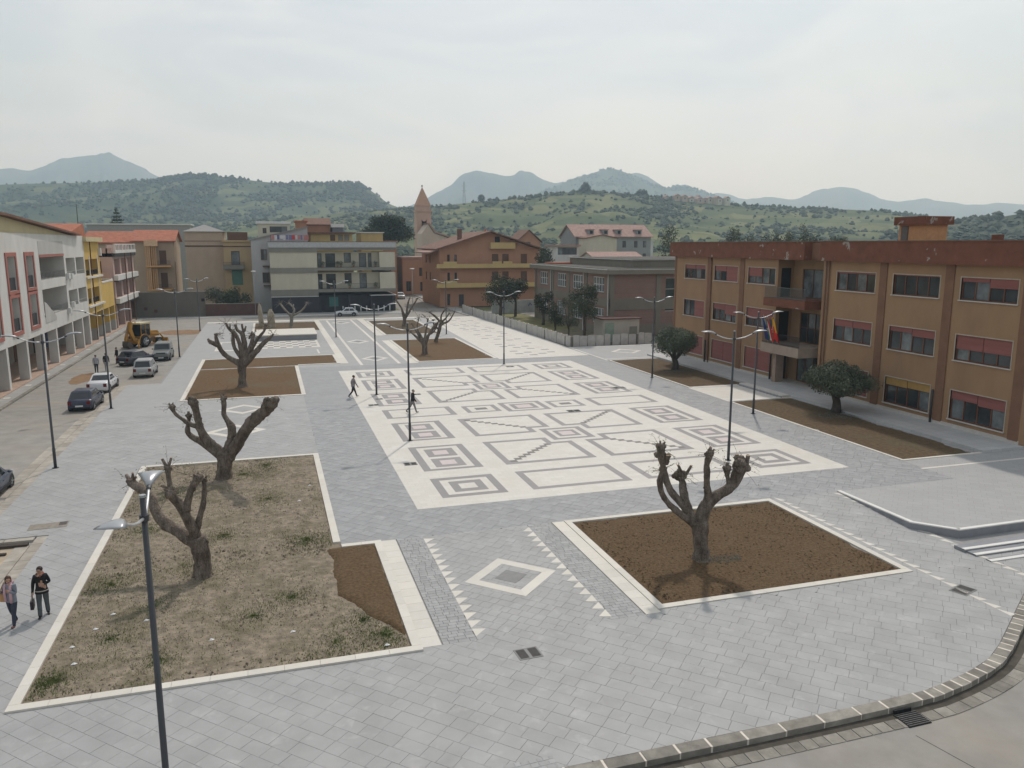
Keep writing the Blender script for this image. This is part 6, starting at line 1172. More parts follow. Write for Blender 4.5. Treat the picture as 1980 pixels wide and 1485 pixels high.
# slab fence
M_slab = mat('fence_slab', (0.44, 0.425, 0.40), 0.85, 0.12, 2, 0.1, 20, 0.4, (0.32, 0.3, 0.27), 0.8, tone=('obj', 0.08)); M_gap = mat('fence_gap', (0.16, 0.15, 0.135), 0.9)
def fence(a, c, label, n, h=1.25):
    t = thing('slab_fence', label, 'fence', (a[0], a[1], 0), math.atan2(c[1] - a[1], c[0] - a[0]), 'slab fences of the school'); L_ = math.hypot(c[0] - a[0], c[1] - a[1]); w = L_ / n; rn = random.Random(n)
    MB().box(0, L_, 0.03, 0.15, -0.1, 0.3).obj('footing', M_gap, t)
    sb = {}
    for i in range(n):
        k = i % 4
        if k not in sb:
            ww = w * (0.9 if k else 0.72); hh = h + (0.1, 0.0, 0.05, -0.04)[k]; sb[k] = MB().extr([(0, -0.05), (ww, -0.05), (ww, hh - 0.05), (ww * 0.5, hh), (0, hh - 0.05)], 'y', -0.04, 0.06).mesh('slab'); sb[k].materials.append(M_slab)
        if k == 0 and i % 8 == 0: MB().box(w * i, w * i + 0.25, -0.06, 0.16, -0.1, h - 0.1).obj('post', M_gap, t); link('slab', sb[k], t, (w * i + 0.27, 0, 0))
        else: link('slab', sb[k], t, (w * i + 0.02, 0, 0))
fence((33.2, 138.5), (34.0, 87.0), 'long row of upright concrete slabs along the cream walk', 58); fence((34.05, 86.95), (45.0, 87.6), 'short row of upright concrete slabs facing the square', 10)
# houses further right behind the school
M_greyp = plaster('grey_render', (0.27, 0.28, 0.28), 0.2, (0.22, 0.22, 0.22))
t, FF = building('apartment_block', 'grey apartment block with a pink mansard roof and dormers', (84, 212, 0), 0, 23.5, 12, 14.0, M_greyp, front=[wn(u, w, 1.1, 1.9) for u in (11, 14.5, 18.2, 21) for w in (11.0, 7.4)], roof='gable', rm=M_tile_pink, rise=3.4, over=0.6, ridge='x')
for u in (4.2, 8.6, 12.8, 19.2): o = fbox(Fz, t, u, u + 1.6, 0.6, 3.0, 14.6, 16.0, 'dormer', M_greyp); fbox(Fz, o, u + 0.4, u + 1.2, 0.55, 0.6, 14.9, 15.7, 'pane', M_black); fbox(Fz, o, u - 0.2, u + 1.8, 0.3, 3.0, 16.0, 16.15, 'dormer_roof', M_tile_pink)
building('apartment_gable', 'cream gable-ended block before the grey apartments', (84.5, 205, 0), 0, 9, 6, 13.6, M_crm, roof='gable', rm=M_tile_dark, rise=0.8, over=0.3)
building('white_house', 'white house with a dark covered terrace behind the school', (73.8, 200, 0), 0, 6.3, 8, 11.3, plaster('white_wall', (0.56, 0.56, 0.56)), front=[dict(u=0.4, w=9.2, W=5.4, H=1.9, nx=4, frame=M_shutb), dict(u=3.8, w=5.4, W=1.4, H=1.9, nx=1, frame=M_shutb)], rm=M_tile_pink, parapet=0.5, over=0.5)
building('brick_house', 'small brick house with a steep gable left of the white house', (67.5, 215, 0), 0, 7, 9, 12.6, M_terra, roof='gable', rm=M_tile_dark, rise=3.2, over=0.4, front=[wn(2.8, 11.2)])
building('low_red_house', 'low house with a pale red roof right behind the school', (80.2, 190, 0), 0, 13.5, 8, 8.6, M_crm, roof='gable', rm=M_tile_pink, rise=1.2, over=0.4, ridge='x')
building('white_far_house', 'white house edge right of the grey apartment block', (109, 225, 0), 0, 6, 8, 12.8, plaster('white_wall', (0.56, 0.56, 0.56)), rm=M_whitefr)
# ------------------------------------------------------------------ hills and mountains
RIDGE = {
 'far_left': [(-3219, 8312, 568.0), (-2663, 8141, 589.6), (-2148, 7983, 641.3), (-1937, 7918, 619.7), (-1740, 7857, 688.6), (-1587, 7811, 731.4), (-1374, 7745, 748.6), (-1258, 7709, 770.0), (-1123, 7668, 710.0), (-979, 7624, 654.2), (-858, 7587, 568.0), (-547, 7491, 451.0), (-127, 7362, 328.9)],
 'left': [(-785, 1810, 106.1), (-601, 1754, 115.4), (-463, 1711, 120.0), (-372, 1683, 121.9), (-280, 1655, 124.6), (-189, 1627, 129.3), (-147, 1614, 135.8), (-115, 1605, 138.5), (-61, 1588, 133.0), (12, 1566, 124.6), (85, 1543, 121.9), (149, 1524, 122.8), (176, 1515, 117.2), (203, 1507, 100.5), (225, 1500, 84.6), (266, 1487, 72.4), (339, 1465, 61.1), (431, 1437, 42.2), (524, 1408, 25.2)],
 'far_mid': [(754, 6568, 224.8), (1035, 6482, 306.3), (1234, 6421, 354.9), (1434, 6359, 468.0), (1574, 6316, 556.3), (1751, 6262, 568.3), (1909, 6213, 556.3), (1988, 6189, 576.3), (2107, 6153, 528.3), (2206, 6122, 500.1), (2344, 6080, 508.2), (2542, 6019, 500.1), (2797, 5941, 580.3), (2915, 5904, 564.3), (3096, 5849, 468.0), (3297, 5787, 387.3), (3539, 5713, 306.3)],
 'mid': [(771, 2902, 110.2), (899, 2862, 166.5), (973, 2840, 198.3), (1055, 2814, 231.7), (1136, 2789, 259.5), (1227, 2761, 283.5), (1300, 2739, 263.2), (1392, 2711, 226.2), (1429, 2699, 215.0), (1469, 2687, 226.2), (1520, 2671, 216.9), (1585, 2651, 194.5), (1623, 2640, 177.7), (1725, 2608, 151.6), (1873, 2563, 125.3)],
 'near_right': [(-73, 964, 23.3), (-23, 949, 35.8), (27, 933, 41.5), (82, 916, 46.0), (138, 899, 49.9), (187, 884, 53.9), (231, 870, 58.4), (270, 859, 62.3), (308, 847, 67.3), (341, 837, 69.0), (380, 825, 66.2), (418, 813, 64.0), (451, 803, 60.6), (501, 788, 55.0), (545, 774, 52.7), (600, 757, 50.5), (655, 740, 48.2), (711, 723, 41.5), (767, 706, 34.7), (823, 689, 30.1), (906, 663, 24.5)],
 'far_right': [(3533, 6761, 351.5), (3805, 6677, 421.7), (4077, 6593, 482.3), (4217, 6550, 426.4), (4309, 6522, 417.0), (4491, 6466, 435.7), (4676, 6409, 407.7), (4810, 6368, 454.4), (4989, 6313, 524.2), (5217, 6243, 528.8), (5406, 6185, 445.0), (5638, 6114, 407.7), (5912, 6030, 412.4), (6143, 5959, 393.7), (6739, 5775, 384.3), (7515, 5537, 407.7), (8438, 5253, 360.9)],
 'right': [(475, 534, 19.0), (498, 527, 23.1), (530, 517, 28.4), (554, 510, 31.2), (585, 500, 36.5), (624, 488, 39.8), (672, 474, 41.4), (732, 455, 37.4)],
}
def hillmat(name, a, b, c, sc, terr=0.0):
    m = bpy.data.materials.new(name); m.use_nodes = True; t = m.node_tree; L = t.links.new; p = t.nodes['Principled BSDF']; p.inputs['Roughness'].default_value = 0.95; p.inputs['Specular IOR Level'].default_value = 0.1
    pos = N(t, 'ShaderNodeNewGeometry').outputs['Position']
    n1 = N(t, 'ShaderNodeTexNoise', i_Scale=sc, i_Detail=8.0, i_Roughness=0.65); L(pos, n1.inputs['Vector'])
    n2 = N(t, 'ShaderNodeTexVoronoi', i_Scale=sc * 2.2); L(pos, n2.inputs['Vector'])
    r1 = N(t, 'ShaderNodeMapRange'); r1.inputs['From Min'].default_value = 0.38; r1.inputs['From Max'].default_value = 0.62; L(n1.outputs['Fac'], r1.inputs['Value'])
    m1 = N(t, 'ShaderNodeMix', data_type='RGBA'); m1.inputs['A'].default_value = a + (1,); m1.inputs['B'].default_value = b + (1,); L(r1.outputs['Result'], m1.inputs['Factor'])
    sp = N(t, 'ShaderNodeSeparateColor'); L(n2.outputs['Color'], sp.inputs['Color'])
    r2 = N(t, 'ShaderNodeMapRange'); r2.inputs['From Min'].default_value = 0.74; r2.inputs['From Max'].default_value = 0.86; r2.inputs['To Max'].default_value = 0.75; L(sp.outputs['Red'], r2.inputs['Value'])
    m2 = N(t, 'ShaderNodeMix', data_type='RGBA'); m2.inputs['B'].default_value = c + (1,); L(r2.outputs['Result'], m2.inputs['Factor']); L(m1.outputs['Result'], m2.inputs['A']); out = m2.outputs['Result']
    if terr:
        mp = N(t, 'ShaderNodeMapping'); mp.inputs['Scale'].default_value = (0.004, 0.004, terr); L(pos, mp.inputs['Vector']); n3 = N(t, 'ShaderNodeTexNoise', i_Scale=1.0, i_Detail=3.0); L(mp.outputs['Vector'], n3.inputs['Vector'])
        r3 = N(t, 'ShaderNodeMapRange'); r3.inputs['From Min'].default_value = 0.5; r3.inputs['From Max'].default_value = 0.62; r3.inputs['To Max'].default_value = 0.5; L(n3.outputs['Fac'], r3.inputs['Value'])
        m3 = N(t, 'ShaderNodeMix', data_type='RGBA'); m3.inputs['B'].default_value = c + (1,); L(r3.outputs['Result'], m3.inputs['Factor']); L(out, m3.inputs['A']); out = m3.outputs['Result']
    L(out, p.inputs['Base Color']); return m
HM = {'left': hillmat('green_hill', (0.035, 0.052, 0.026), (0.075, 0.095, 0.04), (0.13, 0.14, 0.06), 0.012), 'near_right': hillmat('terraced_hill', (0.05, 0.068, 0.03), (0.095, 0.115, 0.045), (0.17, 0.17, 0.075), 0.02, 0.16),
      'mid': hillmat('wooded_hill', (0.04, 0.055, 0.03), (0.07, 0.085, 0.04), (0.1, 0.11, 0.05), 0.006), 'right': hillmat('dark_hill', (0.03, 0.042, 0.024), (0.06, 0.07, 0.035), (0.1, 0.1, 0.06), 0.03)}
M_mount = hillmat('mountain', (0.045, 0.055, 0.045), (0.075, 0.08, 0.06), (0.09, 0.09, 0.07), 0.002)
PAR = {'far_left': (0.45, 30, 16), 'left': (0.55, 46, 13), 'far_mid': (0.4, 30, 14), 'mid': (0.45, 34, 13), 'near_right': (0.6, 60, 13), 'far_right': (0.4, 30, 14), 'right': (0.45, 40, 9)}
HGRID = {}
def hill(key):
    rp = [Vector(p) if not key.startswith('far') else Vector((p[0] * 0.58, p[1] * 0.58, 12 + (p[2] - 12) * 0.58)) for p in RIDGE[key]]; depth, nt_, sub = PAR[key]; pts = []
    for i in range(len(rp) - 1):
        p0, p1, p2, p3 = rp[max(i - 1, 0)], rp[i], rp[i + 1], rp[min(i + 2, len(rp) - 1)]
        for k in range(sub):
            t = k / sub; pts.append(0.5 * ((2 * p1) + (-p0 + p2) * t + (2 * p0 - 5 * p1 + 4 * p2 - p3) * t * t + (-p0 + 3 * p1 - 3 * p2 + p3) * t ** 3))
    pts.append(rp[-1]); D = math.hypot(rp[0].x, rp[0].y); b = MB(); m = nt_ + 7; seed = sum(map(ord, key))
    for p in pts:
        for j in range(m):
            t = (j - 6) / nt_
            f = 1 - depth * t if t >= 0 else 1 - 0.5 * t
            x, y = p.x * f, p.y * f
            prof = (1 - t) ** 1.25 * (1 - 0.25 * math.sin(t * PI)) if t >= 0 else max(0.0, 1 - (t * 5) ** 2)
            q = Vector((x, y, seed)) / D
            n = noise.fractal(q * 9, 1.0, 2.0, 5) * 0.5 + noise.fractal(q * 30, 1.0, 2.0, 4) * (0.16 if not key.startswith('far') else 0.45)
            amp = p.z * 0.42 * min(1, max(0, t) * 3.5) * (1 - max(0, t)) + p.z * (0.018 if not key.startswith('far') else 0.11)
            b.v.append((x, y, p.z * prof + n * amp - (6 if t >= 1 else 0)))
    for i in range(len(pts) - 1):
        for j in range(m - 1): b.f.append((i * m + j, (i + 1) * m + j, (i + 1) * m + j + 1, i * m + j + 1)); b.m.append(0)
    HGRID[key] = (b.v, len(pts), m)
    o = b.obj('mountain' if key.startswith('far') else 'hill', HM.get(key, M_mount), smooth=True); return struct(o)
for k in RIDGE: hill(k)
def hill_trees(key, n, rmin, rmax, seed, label, m, ridge_n=0):
    V, ns, nm = HGRID[key]; rn = random.Random(seed); b = MB(); tn = []
    def blob(c, r_, hh):
        k = 6; tn0 = rn.random(); v = [(c[0], c[1], c[2] + hh)]
        for (zz, rr_) in ((0.75, 0.62), (0.4, 1.0), (0.05, 0.6)):
            a0 = rn.random() * 6
            for q in range(k): s_ = r_ * rr_ * rn.uniform(0.72, 1.25); v.append((c[0] + s_ * math.cos(a0 + q * PI / 3), c[1] + s_ * math.sin(a0 + q * PI / 3), c[2] + hh * zz * rn.uniform(0.9, 1.1)))
        f = [(0, 1 + q, 1 + (q + 1) % k) for q in range(k)]
        for l in range(2): f += [(1 + l * k + q, 1 + (l + 1) * k + q, 1 + (l + 1) * k + (q + 1) % k, 1 + l * k + (q + 1) % k) for q in range(k)]
        b.add(v, f); tn.extend([min(1, max(0, tn0 + rn.uniform(-.15, .15))) for _ in f])
    c_ = 0
    while c_ < n:
        i = rn.uniform(0, ns - 1.01); j = 6 + (rn.random() ** 1.3) * (nm - 10); i0, j0 = int(i), int(j); p = V[i0 * nm + j0]; q = V[(i0 + 1) * nm + j0]; r_ = V[i0 * nm + j0 + 1]; fi, fj = i - i0, j - j0
        c = [p[k] + (q[k] - p[k]) * fi + (r_[k] - p[k]) * fj for k in range(3)]
        if noise.noise(Vector(c) * 0.011 + Vector((seed, 0, 0))) + 0.5 * noise.noise(Vector(c) * 0.035) < (0.02 if key != 'left' else -0.1) and rn.random() < 0.93: continue
        s_ = rmin + (rmax * 1.25 - rmin) * rn.random() ** 1.8; blob((c[0], c[1], c[2] - 0.6), s_, s_ * rn.uniform(1.1, 1.8)); c_ += 1
    for _ in range(ridge_n):
        i = rn.uniform(0, ns - 1.01); i0 = int(i); p = V[i0 * nm + 6]; q = V[(i0 + 1) * nm + 6]; c = [p[k] + (q[k] - p[k]) * (i - i0) for k in range(3)]
        if noise.noise(Vector((c[0] * 0.02, c[1] * 0.02, 9))) < -0.05: continue
        s_ = rn.uniform(rmin, rmax) * 0.9; blob((c[0], c[1], c[2] - 1.0), s_, s_ * rn.uniform(1.4, 2.2))
    o = b.obj('hillside_trees', m); at = o.data.attributes.new('tone', 'FLOAT', 'FACE'); at.data.foreach_set('value', tn); stuff(o); o['label'] = label
hill_trees('near_right', 6500, 1.0, 2.5, 1, 'olive trees scattered over the terraced hill', mat('hill_tree_leaf', (0.058, 0.073, 0.042), 0.9, 0.25, 0.02, tone=('attr', 0.28)), 500); hill_trees('left', 9500, 1.6, 3.8, 2, 'woods and groves covering the left hill', mat('wood_leaf', (0.042, 0.055, 0.033), 0.9, 0.25, 0.02, tone=('attr', 0.28)), 260); hill_trees('right', 1600, 1.2, 3.4, 3, 'dark woods on the hill at the right edge', M_leafdark, 260); hill_trees('mid', 4200, 2.5, 5, 4, 'woods on the rounded middle hill', M_leafdark, 260)
M_hroof = M_tile_pink
for k in range(16):                                             # hamlet on the ridge
    rn = random.Random(k + 50); x = 424 + k * 4.3 + rn.uniform(-2, 2); y = 811 - k * 1.35 + rn.uniform(-10, 2); z = 57 + rn.uniform(-1.5, 1.5) - 0.15 * k; w = rn.uniform(5, 8); h = rn.uniform(4.5, 7)
    t = thing('hill_house', 'tiny sandy house with reddish roof, %s from the left in the ridge hamlet' % ORD[k], 'house', (x, y, z), rn.uniform(-.3, .3), 'houses of the ridge hamlet')
    MB().box(-w / 2, w / 2, -w / 2, w / 2, -6, h).obj('wall', M_crm if k % 2 else M_tan, t); MB().extr([(-w / 2 - .4, h), (w / 2 + .4, h), (0, h + 2)], 'y', -w / 2 - .3, w / 2 + .3).obj('roof', M_hroof, t); MB().box(-0.6, 0.6, -w / 2 - 0.05, -w / 2 + 0.05, h - 3, h - 1.2).obj('window', M_black, t)
# ------------------------------------------------------------------ trees of the town
M_trunkb = mat('brown_trunk', (0.10, 0.08, 0.06), 0.95, 0.3, 4)
def leafy(name, label, x, y, h, lobes, n, size, m, seed, tr=0.25, z0=0.0, group=None):
    t = thing(name, label, 'tree', (x, y, z0), 0, group); rn = random.Random(seed); cz = min(l[2] for l in lobes)
    MB().tube([(0, 0, -0.3), (0.1, 0.05, cz * 0.5), (0, 0, h * 0.8)], [tr * 1.3, tr, tr * 0.3], 8, 0, True, 0.08, seed).obj('trunk', M_trunkb, t, True)
    for k in range(4):
        l = lobes[k % len(lobes)]; MB().tube([(0, 0, cz * 0.6), (l[0] * 0.5, l[1] * 0.5, (cz + l[2]) * 0.5), (l[0], l[1], l[2])], [tr * 0.6, tr * 0.4, tr * 0.15], 6).obj('limb', M_trunkb, t, True)
    crown(t, lobes, n, size, m, seed); return t
def lob(n, r, z0, z1, sz, seed, flat=1.0):
    rn = random.Random(seed); out = []
    for k in range(n): a = rn.uniform(0, 2 * PI); q = r * math.sqrt(rn.random()); s_ = sz * rn.uniform(0.75, 1.25); out.append((q * math.cos(a), q * math.sin(a), rn.uniform(z0, z1), s_, s_, s_ * flat))
    return out
dome = [(0, 0, 15.2, 4.6, 4.6, 3.6)] + [(5.0 * math.cos(a), 5.0 * math.sin(a), 14.4, 2.0, 2.0, 1.9) for a in [k * 0.57 for k in range(11)]] + [(2.8 * math.cos(a), 2.8 * math.sin(a), 17.2, 2.1, 2.1, 1.7) for a in [k * 0.9 for k in range(7)]] + [(0, 0, 18, 2.2, 2.2, 1.5)]
leafy('stone_pine', 'big dark dome-shaped tree above the far roofs left of the church', 29.1, 200, 18, dome, 9000, 0.3, M_leafpine, 1, 0.5)
t = thing('norfolk_pine', 'dark tiered conifer rising above the red roofs at left', 'tree', (-33.2, 209, 0)); MB().tube([(0, 0, 0), (0, 0, 20.3)], [0.4, 0.06], 8).obj('trunk', M_trunkb, t, True)
b_ = []
for k in range(9):
    z = 13.4 + k * 0.8; r_ = 2.9 * (1 - k / 9.5)
    for a in range(7): an = a * 0.9 + k; b_.append((r_ * 0.6 * math.cos(an), r_ * 0.6 * math.sin(an), z + 0.15, r_ * 0.45, r_ * 0.45, 0.3))
crown(t, b_ + [(0, 0, 20, 0.3, 0.3, 0.7)], 4500, 0.2, M_leafpine, 2)
for k, (x, y, h, r_, lb) in enumerate(((83.7, 131, 14.8, 2.2, 'leftmost and widest of the eucalyptus behind the town hall roof'), (86.0, 130.2, 14.2, 1.4, 'slim eucalyptus second from left behind the town hall roof'), (89.2, 129.5, 14.7, 1.3, 'thin eucalyptus third from left behind the hall roof'), (91.4, 129, 14.3, 1.5, 'bushy eucalyptus fourth from left behind the hall roof'), (94.0, 128.2, 14.4, 1.2, 'small eucalyptus left of the tallest pair behind the hall'), (96.3, 127.4, 16.0, 1.0, 'tallest thin eucalyptus, the left of a pair, behind the hall'), (98.1, 127, 15.5, 1.0, 'thin eucalyptus, the right of the tall pair, behind the hall'), (101.2, 126, 13.7, 1.1, 'short round eucalyptus near the roof house of the hall'), (103.0, 125.4, 13.8, 1.0, 'small eucalyptus closest to the roof house of the hall'))):
    leafy('eucalyptus', lb, x, y, h, lob(9, r_ * 0.7, 9.5, h - 0.8, 0.95, k + 5, 1.3), 1000, 0.2, M_leafgrey, k + 20, 0.16, group='eucalyptus behind the town hall')
leafy('eucalyptus', 'grey airy eucalyptus between the grey flats and the town hall', 69.3, 127, 15.0, lob(12, 2.0, 8, 14, 1.4, 91, 1.2), 1900, 0.22, M_leafgrey, 41, 0.2, group='eucalyptus behind the town hall')
leafy('eucalyptus', 'lower dark tree at the left corner of the town hall', 68.0, 121, 11.5, lob(10, 1.8, 6, 10.5, 1.3, 92, 1.2), 1700, 0.22, M_leafgrey, 42, 0.2, group='eucalyptus behind the town hall')
leafy('leafy_tree', 'glossy dark tree between villa and school roof', 46.0, 129.5, 11.4, lob(12, 1.5, 7.5, 10.8, 1.1, 7), 2200, 0.22, M_leafdark, 43, 0.2)
leafy('leafy_tree', 'full dark tree before the near corner of the school', 36.9, 90.0, 6.6, lob(14, 1.55, 3.4, 6.4, 0.95, 8), 4200, 0.12, M_leafdark, 44, 0.17)
leafy('leafy_tree', 'thin ragged young tree before the school windows', 36.4, 94.0, 5.2, lob(12, 1.2, 2.0, 5.0, 0.6, 9), 1500, 0.11, M_leafgrey, 45, 0.09)
leafy('leafy_tree', 'narrow dark tree in the school garden near the slab fence', 36.6, 99.5, 4.4, lob(9, 0.7, 1.6, 4.2, 0.65, 10), 1700, 0.12, M_leafdark, 46, 0.12)
leafy('leafy_tree', 'bare-looking dark tree at the left end of the school', 39.3, 112, 5.6, lob(10, 0.8, 2.0, 5.2, 0.7, 11), 1600, 0.14, M_leafdark, 47, 0.2)
leafy('leafy_tree', 'broad dark tree before the villa ground floor', 36.4, 125, 6.6, lob(14, 2.2, 3.2, 6.2, 1.2, 12), 3600, 0.17, M_leafdark, 48, 0.25)
leafy('leafy_tree', 'smaller tree just right of the broad one before the villa', 39.6, 127, 6.0, lob(10, 1.5, 3.4, 5.8, 1.0, 13), 2200, 0.17, M_leafdark, 49, 0.2)
leafy('cypress', 'dense dark cypress bush at the villa corner', 36.0, 172, 7.8, [(0, 0, 3.0, 1.7, 1.7, 3.0), (0.1, 0, 5.6, 1.1, 1.1, 2.2), (0.3, 0.2, 4.2, 1.4, 1.4, 2.0)], 3200, 0.17, M_leafpine, 50, 0.2)
for k, (x, y, h, r_, lb) in enumerate(((-8.6, 146, 4.7, 1.5, 'greyish shrub at the left of the garden behind the red wall'), (-5.0, 146.2, 4.6, 1.9, 'dense green shrub at the right of the garden behind the red wall'), (-6.8, 148, 4.5, 1.4, 'shrub in the middle of the garden behind the red wall'))):
    leafy('garden_shrub', lb, x, y, h, lob(10, r_, 2.2, h - 0.7, 1.0, k + 60), 2000, 0.16, (M_leafgrey, M_leafdark, M_leafgreen)[k], 70 + k, 0.12, group='shrubs of the walled garden')
leafy('ridge_tree', 'big dark rounded tree standing out on the near ridge', 341, 834, 15, [(0, 0, 8, 6, 6, 6), (1, 0, 12.5, 3.4, 3.4, 4), (-3, 0, 7, 4, 4, 4.5), (3.4, 0, 7, 4, 4, 4.5)], 1600, 0.9, M_leafpine, 80, 0.5, 64)
leafy('ridge_tree', 'smaller dark round tree on the ridge by the hamlet', 402, 818, 9, [(0, 0, 6, 6.5, 5, 4), (-3, 0, 5, 4, 4, 3.5), (3, 0, 5, 4, 4, 3)], 1300, 0.8, M_leafpine, 81, 0.5, 62)
leafy('ridge_tree', 'round dark tree on the ridge right of the church spire', 231, 868, 8, [(0, 0, 5, 4, 4, 4)], 600, 0.8, M_leafpine, 82, 0.4, 57)
def pylon(x, y, z, h, w, label):
    t = thing('pylon', label, 'pylon', (x, y, z), 0, 'lattice masts on the hills'); b = MB(); r_ = 0.22
    for sx, sy in ((-1, -1), (1, -1), (1, 1), (-1, 1)): b.tube([(sx * w, sy * w, 0), (sx * w * 0.15, sy * w * 0.15, h)], r_, 4)
    for k in range(8):
        z0_, z1_ = h * k / 8, h * (k + 1) / 8; w0, w1 = w * (1 - 0.85 * k / 8), w * (1 - 0.85 * (k + 1) / 8)
        for a, c in (((-1, -1), (1, -1)), ((1, -1), (1, 1)), ((1, 1), (-1, 1)), ((-1, 1), (-1, -1))): b.tube([(a[0] * w0, a[1] * w0, z0_), (c[0] * w1, c[1] * w1, z1_)], r_ * 0.6, 4)
    b.obj('lattice', mat('pylon_grey', (0.2, 0.2, 0.2), 0.6), t)
    for q in (0.72, 0.86): MB().box(-w * 1.6, w * 1.6, -0.3, 0.3, h * q, h * q + 0.4).obj('cross_arm', mat('pylon_grey', (0.2, 0.2, 0.2), 0.6), t)
pylon(331, 1358, 62, 56, 3.2, 'lattice mast on the hill right of the church spire'); pylon(-53, 1560, 72, 36, 2.6, 'lattice mast low on the green left hill')
t = thing('roof_mast', 'thin tall antenna mast among the roofs at far left', 'antenna', (-57.4, 289, 0)); MB().tube([(0, 0, 0), (0, 0, 24.6)], [0.25, 0.1], 6).obj('mast', M_rail, t)
# ------------------------------------------------------------------ vehicles
M_tyre = mat('tyre_rubber', (0.018, 0.018, 0.019), 0.8, 0.2, 8); M_rim = mat('alloy_rim', (0.36, 0.37, 0.38), 0.35, 0.1, 5, metal=0.5); M_trim = mat('black_trim', (0.025, 0.025, 0.027), 0.6)
M_cglass = mat('car_glass', (0.02, 0.024, 0.028), 0.06, 0.4, 0.8, spec=0.6); M_tail = mat('tail_light', (0.13, 0.014, 0.014), 0.25); M_head = mat('head_light', (0.55, 0.57, 0.58), 0.15); M_plate = mat('number_plate', (0.62, 0.62, 0.6), 0.5); M_chrome = mat('grille_metal', (0.3, 0.3, 0.31), 0.3, metal=0.6)
def paint(name, c, rough=0.28): 
    m = mat(name, c, rough, 0.06, 0.8, spec=0.5, stain=0.35, stain_col=tuple(0.6 * v + 0.12 for v in c), stain_scale=1.2); return m
def wheel_mesh(r, w):
    a = MB(); n = 20; prof = [(-w / 2, r * 0.62), (-w / 2, r * 0.9), (-w * 0.36, r), (w * 0.36, r), (w / 2, r * 0.9), (w / 2, r * 0.62)]; V = []; F_ = []
    for (y, q) in prof:
        for k in range(n): V.append((q * math.cos(2 * PI * k / n), y, q * math.sin(2 * PI * k / n)))
    for i in range(len(prof) - 1):
        for k in range(n): F_.append((i * n + k, i * n + (k + 1) % n, (i + 1) * n + (k + 1) % n, (i + 1) * n + k))
    a.add(V, F_); b = MB()
    for s in (-1, 1):
        y = s * w * 0.42; b.cyl((0, y, 0), r * 0.16, 0.05, 10, 'y')
        for k in range(5):
            an = 2 * PI * k / 5; c, s2 = math.cos(an), math.sin(an); b.tube([(0, y, 0), (r * 0.6 * c, y * 0.97, r * 0.6 * s2)], [r * 0.11, r * 0.15], 5)
        b.tube([(r * 0.62 * math.cos(2 * PI * k / 16), y, r * 0.62 * math.sin(2 * PI * k / 16)) for k in range(17)], r * 0.05, 5)
    b.cyl((0, 0, 0), r * 0.58, w * 0.5, 14, 'y')
    m1 = a.mesh('tyre'); m1.materials.append(M_tyre); m2 = b.mesh('rim'); m2.materials.append(M_rim); return m1, m2
WHEELS = {}
